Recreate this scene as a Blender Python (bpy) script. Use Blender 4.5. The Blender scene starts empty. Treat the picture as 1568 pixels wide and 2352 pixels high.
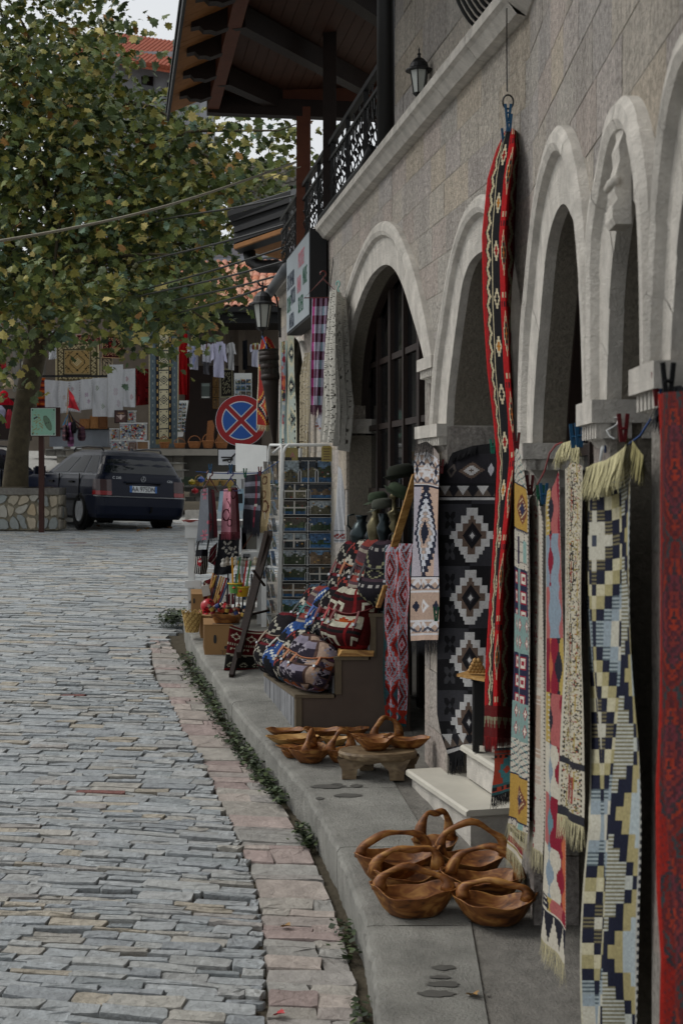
import bpy, math, random
import numpy as np
from mathutils import Vector, Matrix
random.seed(7); RNG = np.random.default_rng(11)
SC = bpy.context.scene; COL = SC.collection
PI = math.pi
# ------------------------------------------------------------------ camera
E, F, CX, HY = 2.0, 3267.0, 784.0, 1095.0
cam_d = bpy.data.cameras.new('camera'); cam = bpy.data.objects.new('camera', cam_d); COL.objects.link(cam)
cam.location = (0, 0, E); cam.rotation_euler = (math.radians(90), 0, 0)
cam_d.sensor_fit = 'VERTICAL'; cam_d.sensor_height = 36; cam_d.sensor_width = 24
cam_d.lens = 50.0; cam_d.shift_y = -81 / 2352; cam_d.clip_end = 400; cam_d.clip_start = .1
cam_d.dof.use_dof = True; cam_d.dof.focus_distance = 9.0; cam_d.dof.aperture_fstop = 7.1
SC.camera = cam
# ------------------------------------------------------------------ sky, sun, exposure (overcast autumn day)
SUN = Vector((-.66, .16, .74)).normalized()
w = bpy.data.worlds.new('World'); SC.world = w; w.use_nodes = True
nt = w.node_tree; nt.nodes.clear()
sky = nt.nodes.new('ShaderNodeTexSky'); sky.sky_type = 'NISHITA'; sky.sun_disc = False
sky.sun_elevation = math.asin(SUN.z); sky.sun_rotation = math.atan2(SUN.x, SUN.y)
sky.air_density = 1.0; sky.dust_density = 4.0; sky.ozone_density = 1.0
hs = nt.nodes.new('ShaderNodeHueSaturation'); hs.inputs['Saturation'].default_value = .16
cl = nt.nodes.new('ShaderNodeMix'); cl.data_type = 'RGBA'; cl.inputs[0].default_value = .72
cl.inputs[7].default_value = (8.6, 8.9, 9.2, 1)          # the even grey of a closed cloud cover
bg = nt.nodes.new('ShaderNodeBackground'); bg.inputs['Strength'].default_value = .1
wo = nt.nodes.new('ShaderNodeOutputWorld')
nt.links.new(sky.outputs[0], hs.inputs['Color']); nt.links.new(hs.outputs[0], cl.inputs[6])
nt.links.new(cl.outputs[2], bg.inputs['Color']); nt.links.new(bg.outputs[0], wo.inputs[0])
sd = bpy.data.lights.new('sun', 'SUN'); sd.energy = 1.55; sd.angle = math.radians(24); sd.color = (1, .97, .92)
so = bpy.data.objects.new('sun', sd); COL.objects.link(so); so.rotation_euler = SUN.to_track_quat('Z', 'Y').to_euler()
so.location = (-10, 5, 20)
SC.view_settings.view_transform = 'Standard'; SC.view_settings.look = 'None'
SC.view_settings.exposure = 0.06; SC.view_settings.gamma = 1.0
SC.cycles.use_denoising = True; SC.cycles.max_bounces = 6; SC.cycles.diffuse_bounces = 3
SC.cycles.glossy_bounces = 3; SC.cycles.transmission_bounces = 4; SC.cycles.transparent_max_bounces = 6
# ------------------------------------------------------------------ helpers
def lin(c):
    if isinstance(c, str):
        c = c.lstrip('#'); c = [int(c[i:i + 2], 16) / 255 for i in (0, 2, 4)]
        return tuple((x / 12.92 if x <= .04045 else ((x + .055) / 1.055) ** 2.4) for x in c)
    return tuple(c[:3])
def P(px, py, Y): return Vector(((px - CX) / F * Y, Y, E + (HY - py) / F * Y))
def NX(v): return Vector(v)
LOC = {}
def tag(o, label=None, cat=None, group=None, kind=None):
    if label: o['label'] = label
    if cat: o['category'] = cat
    if group: o['group'] = group
    if kind: o['kind'] = kind
    return o
def thing(name, label, cat, loc=(0, 0, 0), group=None):
    o = bpy.data.objects.new(name, None); COL.objects.link(o); o.location = loc; o.empty_display_size = .1
    LOC[o.name] = Vector(loc)
    return tag(o, label, cat, group)
def link_mesh(name, me, parent=None):
    o = bpy.data.objects.new(name, me); COL.objects.link(o)
    if parent: o.parent = parent
    LOC[o.name] = LOC.get(parent.name, Vector()) if parent else Vector()
    return o
def copy_tree(o, parent=None):
    c = o.copy(); COL.objects.link(c)
    if parent: c.parent = parent
    for ch in list(o.children): copy_tree(ch, c)
    return c
class MB:
    def __init__(s): s.v = []; s.f = []; s.c = []; s.cur = (.5, .5, .5)
    def color(s, c): s.cur = lin(c); return s
    def add(s, vs, fs, cols=None):
        b = len(s.v); s.v += [tuple(x) for x in vs]; s.f += [tuple(i + b for i in f) for f in fs]
        s.c += (list(cols) if cols is not None else [s.cur] * len(fs)); return s
    def hexa(s, p):   # 8 corners: bottom ring 0-3, top ring 4-7
        return s.add(p, [(3, 2, 1, 0), (4, 5, 6, 7), (0, 1, 5, 4), (1, 2, 6, 5), (2, 3, 7, 6), (3, 0, 4, 7)])
    def box(s, c, d, M=None):
        c = Vector(c); x, y, z = d[0] / 2, d[1] / 2, d[2] / 2
        p = [Vector(q) for q in ((-x, -y, -z), (x, -y, -z), (x, y, -z), (-x, y, -z), (-x, -y, z), (x, -y, z), (x, y, z), (-x, y, z))]
        return s.hexa([c + (M @ q if M else q) for q in p])
    def bar(s, a, b, w, h=None, up=(0, 0, 1)):
        a = Vector(a); b = Vector(b); h = h or w; d = (b - a).normalized(); u = Vector(up)
        if abs(d.dot(u)) > .98: u = Vector((1, 0, 0))
        r = d.cross(u).normalized(); u = r.cross(d).normalized()
        q = [(-w / 2, -h / 2), (w / 2, -h / 2), (w / 2, h / 2), (-w / 2, h / 2)]
        ra = [a + r * i + u * j for i, j in q]; rb = [b + r * i + u * j for i, j in q]
        return s.add(ra + rb, [(3, 2, 1, 0), (4, 5, 6, 7), (0, 1, 5, 4), (1, 2, 6, 5), (2, 3, 7, 6), (3, 0, 4, 7)])
    def tube(s, pts, r, n=6, closed=False, cap=True):
        pts = [Vector(p) for p in pts]; m = len(pts); rs = r if hasattr(r, '__len__') else [r] * m
        vs = []; u = None
        for i, p in enumerate(pts):
            a = pts[i - 1] if (i > 0 or closed) else p; b = pts[(i + 1) % m] if (i < m - 1 or closed) else p
            d = (b - a).normalized() if (b - a).length > 1e-9 else Vector((0, 0, 1))
            if u is None: u = d.orthogonal().normalized()
            u = (u - d * u.dot(d)); u = u.normalized() if u.length > 1e-6 else d.orthogonal().normalized()
            w_ = d.cross(u)
            for k in range(n):
                t = 2 * PI * k / n; vs.append(p + (u * math.cos(t) + w_ * math.sin(t)) * rs[i])
        fs = []
        for i in range(m if closed else m - 1):
            for k in range(n):
                a = i * n + k; b = i * n + (k + 1) % n; j = ((i + 1) % m) * n
                fs.append((a, b, j + (k + 1) % n, j + k))
        if cap and not closed: fs += [tuple(range(n - 1, -1, -1)), tuple((m - 1) * n + k for k in range(n))]
        return s.add(vs, fs)
    def lathe(s, prof, c, n=20, sx=1, sy=1, M=None, cols=None):   # prof: (r, z) from bottom to top
        c = Vector(c); vs = []; fs = []; cc = []
        for r, z in prof:
            for k in range(n):
                t = 2 * PI * k / n; q = Vector((r * sx * math.cos(t), r * sy * math.sin(t), z)); vs.append(c + (M @ q if M else q))
        for i in range(len(prof) - 1):
            for k in range(n):
                fs.append((i * n + k, i * n + (k + 1) % n, (i + 1) * n + (k + 1) % n, (i + 1) * n + k)); cc.append(lin(cols[i]) if cols else s.cur)
        if prof[0][0] > 1e-4: fs.append(tuple(range(n - 1, -1, -1))); cc.append(lin(cols[0]) if cols else s.cur)
        if prof[-1][0] > 1e-4: fs.append(tuple((len(prof) - 1) * n + k for k in range(n))); cc.append(lin(cols[-1]) if cols else s.cur)
        return s.add(vs, fs, cc)
    def prism(s, poly, vec):      # polygon of points extruded by a vector
        n = len(poly); a = [Vector(p) for p in poly]; b = [p + Vector(vec) for p in a]
        return s.add(a + b, [tuple(range(n - 1, -1, -1)), tuple(range(n, 2 * n))] + [(i, (i + 1) % n, n + (i + 1) % n, n + i) for i in range(n)])
    def grid(s, G, cols=None, mask=None):   # G[j][i] points
        G = np.asarray(G, float); nv, nu = G.shape[:2]; fs = []; cc = []
        for j in range(nv - 1):
            for i in range(nu - 1):
                if mask is not None and not mask[j, i]: continue
                a = j * nu + i; fs.append((a, a + 1, a + nu + 1, a + nu))
                cc.append(tuple(cols[j, i]) if cols is not None else s.cur)
        return s.add(G.reshape(-1, 3), fs, cc)
    def mesh(s, name, m, off=Vector(), smooth=False, attr=False):
        me = bpy.data.meshes.new(name); V = np.array(s.v, float).reshape(-1, 3) - np.array(off)
        me.from_pydata(V.tolist(), [], s.f)
        if attr:
            n = np.array([len(f) for f in s.f]); c = np.repeat(np.array(s.c, np.float32).reshape(-1, 3), n, axis=0)
            at = me.color_attributes.new('Col', 'FLOAT_COLOR', 'CORNER')
            at.data.foreach_set('color', np.hstack([c, np.ones((len(c), 1), np.float32)]).ravel())
        if smooth: me.shade_smooth()
        ms = m if isinstance(m, (list, tuple)) else [m]
        for x in ms: me.materials.append(x)
        me.update(); return me
    def build(s, name, m, parent=None, smooth=False):
        off = LOC.get(parent.name, Vector()) if parent else Vector()
        at = m.get('attr', 0) if not isinstance(m, (list, tuple)) else 0
        return link_mesh(name, s.mesh(name, m, off, smooth, bool(at)), parent)
# ------------------------------------------------------------------ materials
MATS = {}
def mk(name, col=None, rough=.75, var=.18, vs=6., bump=.0, bs=60., metal=0., spec=.3, coat=0., streak=0., weave=0., emit=None, trans=0.):
    m = bpy.data.materials.new(name); m.use_nodes = True; t = m.node_tree; N = t.nodes; L = t.links
    b = N['Principled BSDF']; b.inputs['Roughness'].default_value = rough; b.inputs['Metallic'].default_value = metal
    b.inputs['Specular IOR Level'].default_value = spec; b.inputs['Coat Weight'].default_value = coat
    b.inputs['Coat Roughness'].default_value = .06
    tc = N.new('ShaderNodeTexCoord'); src = None
    if col is None:
        a = N.new('ShaderNodeAttribute'); a.attribute_name = 'Col'; src = a.outputs['Color']; m['attr'] = 1
    else:
        r = N.new('ShaderNodeRGB'); r.outputs[0].default_value = (*lin(col), 1); src = r.outputs[0]
    if var > 0:
        n = N.new('ShaderNodeTexNoise'); n.inputs['Scale'].default_value = vs; n.inputs['Detail'].default_value = 6; n.inputs['Roughness'].default_value = .65
        L.new(tc.outputs['Object'], n.inputs['Vector'])
        mr = N.new('ShaderNodeMapRange'); mr.inputs[1].default_value = .25; mr.inputs[2].default_value = .75
        mr.inputs[3].default_value = 1 - var; mr.inputs[4].default_value = 1 + var; L.new(n.outputs[0], mr.inputs[0])
        mx = N.new('ShaderNodeVectorMath'); mx.operation = 'SCALE'; L.new(src, mx.inputs[0]); L.new(mr.outputs[0], mx.inputs['Scale']); src = mx.outputs[0]
    if streak > 0:
        mp = N.new('ShaderNodeMapping'); mp.inputs['Scale'].default_value = (6, 6, 1.); L.new(tc.outputs['Object'], mp.inputs[0])
        n2 = N.new('ShaderNodeTexNoise'); n2.inputs['Scale'].default_value = 1.6; n2.inputs['Detail'].default_value = 5; L.new(mp.outputs[0], n2.inputs['Vector'])
        m2 = N.new('ShaderNodeMapRange'); m2.inputs[1].default_value = .3; m2.inputs[2].default_value = .72; m2.inputs[3].default_value = 1 - streak; m2.inputs[4].default_value = 1 + streak * .5
        L.new(n2.outputs[0], m2.inputs[0]); mx = N.new('ShaderNodeVectorMath'); mx.operation = 'SCALE'; L.new(src, mx.inputs[0]); L.new(m2.outputs[0], mx.inputs['Scale']); src = mx.outputs[0]
    L.new(src, b.inputs['Base Color'])
    if bump > 0:
        n = N.new('ShaderNodeTexNoise'); n.inputs['Scale'].default_value = bs; n.inputs['Detail'].default_value = 8; n.inputs['Roughness'].default_value = .7
        L.new(tc.outputs['Object'], n.inputs['Vector'])
        bp = N.new('ShaderNodeBump'); bp.inputs['Strength'].default_value = bump; bp.inputs['Distance'].default_value = .02
        L.new(n.outputs[0], bp.inputs['Height']); L.new(bp.outputs[0], b.inputs['Normal'])
    if trans: b.inputs['Transmission Weight'].default_value = trans
    if emit: b.inputs['Emission Color'].default_value = (*lin(emit), 1); b.inputs['Emission Strength'].default_value = 1
    MATS[name] = m; return m
M_cloth = mk('woven_wool', rough=.95, var=.14, vs=90, bump=.35, bs=380, spec=.1)
M_paint = mk('painted', rough=.55, var=.08, vs=20, spec=.35)
M_dull = mk('dull_surface', rough=.9, var=.16, vs=14, bump=.2, bs=90, spec=.2)
M_paving = mk('paving_limestone', rough=.5, var=.3, vs=26, bump=1.0, bs=30, spec=.5)
M_flag = mk('pink_flagstone', rough=.7, var=.26, vs=14, bump=.8, bs=26, spec=.3)
M_soil = mk('joint_soil', '#4e483d', rough=1, var=.35, vs=30, bump=.6, bs=60, spec=.1)
M_conc = mk('pavement_concrete', '#86857f', rough=.85, var=.42, vs=4.5, bump=.8, bs=80, spec=.25)
M_concd = mk('rough_concrete', '#7b7872', rough=.95, var=.3, vs=16, bump=.8, bs=70, spec=.2)
M_stone = mk('facade_limestone', rough=.88, var=.5, vs=48, bump=1.6, bs=34, spec=.2, streak=.17)
M_smooth = mk('dressed_limestone', '#c3beb5', rough=.85, var=.22, vs=16, bump=.7, bs=90, spec=.2, streak=.2)
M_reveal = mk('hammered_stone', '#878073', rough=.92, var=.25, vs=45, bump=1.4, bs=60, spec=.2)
M_mortar = mk('mortar', '#aaa498', rough=.95, var=.15, vs=20, bump=.3, bs=90)
M_marble = mk('step_marble', '#b9b5a9', rough=.5, var=.12, vs=5, bump=.1, bs=60, spec=.4)
M_iron = mk('black_iron', '#141414', rough=.5, var=.1, spec=.4)
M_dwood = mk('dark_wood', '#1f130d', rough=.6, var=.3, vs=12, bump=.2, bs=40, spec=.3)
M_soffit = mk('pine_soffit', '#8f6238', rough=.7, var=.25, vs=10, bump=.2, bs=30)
M_rwood = mk('red_brown_wood', '#5c3322', rough=.65, var=.25, vs=9, bump=.15, bs=40)
M_glassd = mk('dark_glass', '#0b0d0f', rough=.08, var=0, spec=.6)
M_frost = mk('frosted_glass', '#a9aca6', rough=.35, var=.05, spec=.5)
M_white = mk('white_paint', '#c9cbc9', rough=.5, var=.06, vs=12, spec=.4)
M_steel = mk('white_wire', '#b9bcbc', rough=.4, var=.04, spec=.5)
M_gloss = mk('glossy_print', rough=.3, var=.06, vs=20, spec=.5)
M_carp = mk('car_paint', '#0a1122', rough=.35, var=0, spec=.16, coat=.1)
M_rub = mk('rubber', '#0c0c0c', rough=.8, var=.1, spec=.2)
M_chrome = mk('alloy', '#9a9da0', rough=.28, metal=1., var=0)
M_bark = mk('bark', '#4a4334', rough=.95, var=.45, vs=7, bump=.8, bs=14)
M_leaf = mk('leaf_tissue', rough=.55, var=.12, vs=30, spec=.35)
M_brass = mk('old_brass', '#5c5640', rough=.42, metal=.75, var=.3, vs=14, bump=.1, bs=40)
M_clay = mk('roof_clay', rough=.85, var=.22, vs=20, bump=.2, bs=60)
M_metal = mk('dark_sheet_metal', '#121315', rough=.6, var=.1, spec=.4)
M_print = mk('print_ink', rough=.6, var=0, spec=.2)
def wood_mat(name, c1, c2, c3):
    m = bpy.data.materials.new(name); m.use_nodes = True; t = m.node_tree; N = t.nodes; L = t.links; b = N['Principled BSDF']
    tc = N.new('ShaderNodeTexCoord'); mp = N.new('ShaderNodeMapping'); mp.inputs['Scale'].default_value = (9, 26, 20); mp.inputs['Rotation'].default_value = (.3, .5, .4)
    n = N.new('ShaderNodeTexNoise'); n.inputs['Scale'].default_value = 1.0; n.inputs['Detail'].default_value = 8; n.inputs['Distortion'].default_value = 1.6
    r = N.new('ShaderNodeValToRGB'); e = r.color_ramp.elements; e[0].position = .3; e[0].color = (*lin(c1), 1); e[1].position = .7; e[1].color = (*lin(c3), 1)
    k = e.new(.5); k.color = (*lin(c2), 1)
    oi = N.new('ShaderNodeObjectInfo'); ad = N.new('ShaderNodeVectorMath'); ad.operation = 'ADD'
    cm = N.new('ShaderNodeCombineXYZ'); mu = N.new('ShaderNodeMath'); mu.operation = 'MULTIPLY'; mu.inputs[1].default_value = 40
    L.new(oi.outputs['Random'], mu.inputs[0]); L.new(mu.outputs[0], cm.inputs[0]); L.new(tc.outputs['Object'], mp.inputs[0]); L.new(mp.outputs[0], ad.inputs[0]); L.new(cm.outputs[0], ad.inputs[1])
    L.new(ad.outputs[0], n.inputs['Vector']); L.new(n.outputs[0], r.inputs[0]); L.new(r.outputs[0], b.inputs['Base Color'])
    b.inputs['Roughness'].default_value = .5; b.inputs['Specular IOR Level'].default_value = .3
    bp = N.new('ShaderNodeBump'); bp.inputs['Strength'].default_value = .15; bp.inputs['Distance'].default_value = .01; L.new(n.outputs[0], bp.inputs['Height']); L.new(bp.outputs[0], b.inputs['Normal'])
    MATS[name] = m; return m
M_olive = wood_mat('olive_wood', '#40230f', '#794a23', '#a47840')
M_olived = wood_mat('aged_wood', '#4a3a29', '#6b5a44', '#85745a')
M_pale = wood_mat('pale_wood', '#7a542a', '#a17a44', '#b8945c')
# ------------------------------------------------------------------ the lie of the land
def S(Y): return 2.279 - .098 * np.minimum(Y, 11.6) - .035 * np.clip(np.asarray(Y) - 11.6, 0, 4)
_gy = np.array([-4, 2, 4, 6, 8, 10, 11.4, 13, 15, 18, 22, 26.3, 34, 60]); _gd = np.array([2.84, 2.253, 2.057, 1.861, 1.665, 1.469, 1.335, 1.235, 1.14, 1.05, .985, .95, .87, .6])
def G(Y): return np.interp(Y, _gy, _gd)
def zs(Y): return E - float(S(Y))
def zg(Y): return E - float(G(Y))
def on_street(px, py):
    lo, hi = 2.0, 80.0
    for _ in range(60):
        mi = (lo + hi) / 2
        if float(G(mi)) / mi > (py - HY) / F: lo = mi
        else: hi = mi
    return P(px, py, lo)
def on_walk(px, py):
    Y = 2.279 / ((py - HY) / F + .098); return P(px, py, Y)
def dwalk(px, py): return on_walk(px, py).y
# the facade line in plan: a straight far run and a slightly turned near run
def ypx(px, off=0.):
    u = (px - CX) / F; f = (1.661 - 1.0122 * off) / (u + .157); n = (.642 - 1.0002 * off) / (u - .02) if u > .021 else 99
    return min(f, n) if u > .1 else f
def wx(Y): return 1.661 - .157 * Y if Y > 5.757 else .642 + .02 * Y
NF = Vector((-.9879, -.1551, 0)); NN = Vector((-.9998, .02, 0))
def Wp(Y, z, off=0.):
    n = NF if Y > 5.757 else NN
    return Vector((wx(Y), Y, z)) + n * off
def Wpx(px, py, off=0.): return P(px, py, ypx(px, off))
def zpy(py, Y): return E + (HY - py) / F * Y
# ================================================================== ground, street, kerb, pavement
def interp_curve(pts, Y):   # X of a plan curve at Y; pts sorted by Y
    a = np.array(pts); return np.interp(Y, a[:, 1], a[:, 0])
KERB = [on_walk(x, y) for x, y in [(868, 2352), (861, 2286), (855, 2222.5), (844, 2158.6), (827, 2095), (806, 2031), (776, 1954), (742, 1890), (708, 1826), (669.5, 1779), (639.6, 1745), (614, 1711), (571.5, 1664), (529, 1609), (497, 1553.5), (465, 1511), (443.6, 1472.6), (427, 1434), (421.5, 1404)]]
KERB = [Vector((.19, 3.2, 0)), Vector((.165, 4.0, 0))] + KERB
KP = [(p.x, p.y) for p in KERB]; KEND = KP[-1][1]
GUT = [on_street(x, y) for x, y in [(616, 2351), (614, 2265), (610, 2158.6), (597, 2065), (576, 1988), (559, 1945.5), (529, 1877), (499, 1830.5), (478, 1767), (439, 1707), (414, 1664), (392.5, 1613), (363, 1566), (348, 1519), (344, 1460), (352, 1425)]]
GP = [(-.22, 2.5)] + [(p.x, p.y) for p in GUT]
# base terrain: one sheet out to the far distance, dark bedding under the stones
ys = np.concatenate([np.linspace(-4, 30, 69), np.linspace(32, 70, 20)])
xs = np.concatenate([np.linspace(-60, -12, 9), np.linspace(-10, 6, 33), np.linspace(8, 60, 8)])
Gd = np.array([[(x, y, E - float(G(y)) - .026) for x in xs] for y in ys])
ground = MB().grid(Gd).build('ground', M_soil); tag(ground, kind='structure')
street = thing('street', None, None); tag(street, kind='structure')
PAL = [lin(c) for c in ('#9ba0a2', '#a1a5a6', '#94999c', '#a2a4a2', '#a3a098', '#a69e8f', '#9b9c9a', '#9f9b96', '#8c9294', '#a8aaa9')]
PALW = np.array([20, 18, 16, 12, 9, 5, 8, 3, 6, 8], float); PALW /= PALW.sum()
def stone_mb(mb, c8, col, far, rel=.004):
    ctr = sum(c8, Vector()) / len(c8); n = len(c8); R = random.uniform
    top = [Vector((p.x, p.y, p.z)) for p in c8]
    mid = [ctr + (p - ctr) * 1.02 + Vector((0, 0, -.007)) for p in c8]
    bot = [Vector((p.x, p.y, p.z - .045)) for p in mid]
    if far:
        mb.add(top + bot, [tuple(range(n))] + [(i, n + i, n + (i + 1) % n, (i + 1) % n) for i in range(n)], [col] * (n + 1)); return
    top = [p + Vector((0, 0, R(-rel, rel) * .6)) for p in top]
    inn = [ctr + (p - ctr) * R(.5, .72) + Vector((0, 0, R(-rel, rel) * 1.3)) for p in c8]; cz = ctr + Vector((0, 0, R(-rel, rel)))
    q = lambda a, b: [(1 + a * n + i, 1 + b * n + i, 1 + b * n + (i + 1) % n, 1 + a * n + (i + 1) % n) for i in range(n)]
    fs = [(0, 1 + i, 1 + (i + 1) % n) for i in range(n)] + q(0, 1) + q(1, 2) + q(2, 3)
    cs = [tuple(np.array(col) * R(.93, 1.07)) for _ in range(2 * n)] + [tuple(np.array(col) * .9)] * (2 * n)
    mb.add([cz] + inn + top + mid + bot, fs, cs)
def ring8(x0, x1, y0, y1, j, rc, to):
    lx = x1 - x0; ly = y1 - y0; r = min(lx, ly) * rc; R = random.uniform
    pts = [(x0 + r, y0), ((x0 + x1) / 2, y0), (x1 - r, y0), (x1, y0 + r), (x1, y1 - r), (x1 - r, y1), ((x0 + x1) / 2, y1), (x0 + r, y1), (x0, y1 - r), (x0, y0 + r)]
    out = []
    tilt = (R(-.03, .03), R(-.05, .05), R(-.006, .005)); cx, cy = (x0 + x1) / 2, (y0 + y1) / 2
    for x, y in pts:
        x += R(-j, j); y += R(-j, j) * .7; X, Yy = to(x, y)
        out.append(Vector((X, Yy, E - float(G(Yy)) + tilt[2] + (x - cx) * tilt[0] + (y - cy) * tilt[1])))
    return out
stones = []
a7 = math.radians(-7); ca, sa = math.cos(a7), math.sin(a7)
def to_street(u, v): return u * ca - v * sa, u * sa + v * ca
v = 2.6
while v < 31:
    big = 1 + max(0, v - 9) * .035
    hv = random.choice((.042, .05, .058, .068, .084)) * big * random.uniform(.9, 1.1)
    ux = -.26 * v - 3.4 - max(0, v - 18) * .25; drift = random.uniform(-.01, .01)
    while ux < (1.2 if v < 12.5 else 3.2):
        L_ = random.uniform(.10, .29) * big * (1.25 if random.random() < .18 else 1); x0, x1 = ux, ux + L_; ux += L_
        X, Y = to_street((x0 + x1) / 2, v)
        if Y < 3.2 or Y > 29: continue
        if Y < 12.2:
            gx = interp_curve(GP, Y) - .012; xe = to_street(x1, v)[0]; xb = to_street(x0, v)[0]
            if xb > gx - .04: continue
            if xe > gx - .03: x1 = min(x1, x0 + (gx - xb)) if Y < 11.3 else x1
        if Y > 20 and abs(X) > .40 * Y: continue
        g = .0032 * big
        hh = hv * (random.uniform(.5, .62) if random.random() < .08 else 1)
        c = np.array(PAL[RNG.choice(len(PAL), p=PALW)]) * random.uniform(.86, 1.1)
        if random.random() < .003: c = np.array(lin('#7a4a42'))
        stones.append((abs(Y) + (0 if abs(X) < .26 * Y else 30), x0 + g, x1 - g, v + g, v + hh - g, tuple(c), Y))
    v += hv
stones.sort(key=lambda s: s[0])
rest = MB()
for k, (_, x0, x1, y0, y1, c, Y) in enumerate(stones):
    c8 = ring8(x0, x1, y0, y1, .0085, .13, lambda u, q: to_street(u, q + .02 * math.sin(u * 2.3 + 1.1 * math.sin(q * 3))))
    mb = MB() if k < 300 else rest
    stone_mb(mb, c8, c, Y > 11.5)
    if k < 300: mb.build('paving_stone', M_paving, street)
tag(rest.build('paving_stones', M_paving, street), kind='stuff')
# gutter: a strip of pinkish flagstones between the cobbles and the kerb
gutter = thing('gutter', None, None); tag(gutter, kind='structure')
FP = [lin(c) for c in ('#9c8c87', '#9f918b', '#9a928c', '#9d9890', '#979590', '#a59b93', '#94908b')]
Y = 3.0; gn = 0
while Y < 11.6:
    dY = random.choice((.05, .07, .09, .12, .16, .22)) * (1 if Y < 8 else 1.15); xa0, xa1 = interp_curve(GP, Y), interp_curve(GP, Y + dY)
    xb0, xb1 = interp_curve(KP, Y) - .04, interp_curve(KP, min(Y + dY, KEND)) - .04
    if Y > 10.6: xb0 -= (Y - 10.6) * .1; xb1 -= (Y - 10.6) * .1
    w_ = xb0 - xa0; cuts = [0, 1] if (dY > .2 or random.random() < .45) else [0, random.uniform(.35, .75), 1]
    for a, b in zip(cuts[:-1], cuts[1:]):
        def to_g(u, v_): 
            t = (v_ - Y) / dY; l = xa0 + (xa1 - xa0) * t; r = xb0 + (xb1 - xb0) * t
            return l + (r - l) * u / w_, v_ - (u / w_) * .03
        c8 = ring8(a * w_ + .003, b * w_ - .003, Y + .002, Y + dY - .002, .011, .08, to_g)
        c8 = [p + Vector((0, 0, -.004)) for p in c8]
        mb = MB(); stone_mb(mb, c8, tuple(np.array(random.choice(FP)) * random.uniform(.85, 1.08)), False, .0028); mb.build('flagstone', M_flag, gutter); gn += 1
    Y += dY
# pavement: concrete slabs with a worn outer edge, one part per slab
walk = thing('pavement', None, None); tag(walk, kind='structure')
joints = [2.6, 3.75, 4.65, 5.51, 6.36, 7.2, 8.05, 8.9, 9.75, 10.6, KEND - .001]
def slab(y0, y1, x_in, name, m, dz=0.):
    n = max(3, int((y1 - y0) / .03)); nu = 7; rows = []
    for j in range(n + 1):
        yy = y0 + .0022 + (y1 - y0 - .0044) * j / n; kx = interp_curve(KP, yy); rx = x_in(yy)
        e = .004 * math.sin(yy * 17 + 2 * math.sin(yy * 5)) + .004 * math.sin(yy * 61 + 3 * math.sin(yy * 23)) + .003 * math.sin(yy * 131); z = zs(yy) + dz; dpt = .19 + .02 * math.sin(yy * 9)
        row = [(kx + e * .6 + .012, yy, z - dpt - .12), (kx + e * .6, yy, z - dpt * .55), (kx + e, yy, z - .022), (kx + e + .012, yy, z - .004), (kx + e + .035, yy, z)]
        row += [(kx + .035 + (rx - kx - .035) * i / nu, yy, z + random.uniform(-.0012, .0012)) for i in range(1, nu + 1)]
        row += [(rx, yy, z - .03)]
        rows.append(row)
    MB().grid(np.array(rows)[:, ::-1]).build(name, m, walk, smooth=False)
for a, b in zip(joints[:-1], joints[1:]): slab(a, b, lambda y: wx(y) - .25 if y < 9.5 else wx(y) - .25, 'concrete_slab', M_conc)
rows = [[(wx(y) - .27 + random.uniform(-.004, .004), y, zs(y) - .009), (wx(y) - .12, y, zs(y) - .012 + random.uniform(-.004, .004)), (wx(y) + .1, y, zs(y) - .01), (wx(y) + 1.6, y, zs(y) - .012)] for y in np.linspace(2.6, 14.8, 120)]
MB().grid(np.array(rows)).build('rough_edge_strip', M_concd, walk)
# the pavement runs on past the kerb end towards the far corner
rows = [[(x, y, zs(y) - .012 if y < 12 else zg(y) + .004) for x in (-1.25 - (y - KEND) * .1, -.6, 0.1, .9)] for y in np.linspace(KEND + .002, 15, 24)]
MB().grid(np.array(rows)).build('corner_paving', M_concd, walk)
# damp patches on the concrete
damp = MB()
for px, py, rx, ry in [(1018, 2224, 30, 6), (1010, 2246, 26, 4), (1018, 2262, 46, 7), (1000, 2284, 52, 8), (1115, 2282, 6, 3), (752, 1807, 44, 5), (818, 1806, 16, 4), (800, 1828, 34, 5), (774, 1803, 14, 3), (735, 1835, 10, 3)]:
    vs = []
    for k in range(18):
        t = 2 * PI * k / 18; q = on_walk(px + rx * math.cos(t) * random.uniform(.7, 1.1), py + ry * math.sin(t) * random.uniform(.7, 1.15)); vs.append(q + Vector((0, 0, .0035)))
    damp.add(vs, [tuple(range(17, -1, -1))])
tag(damp.build('damp_patches', mk('damp_concrete', '#504f4b', rough=.6, var=.2, vs=20), walk), kind='stuff')
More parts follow.
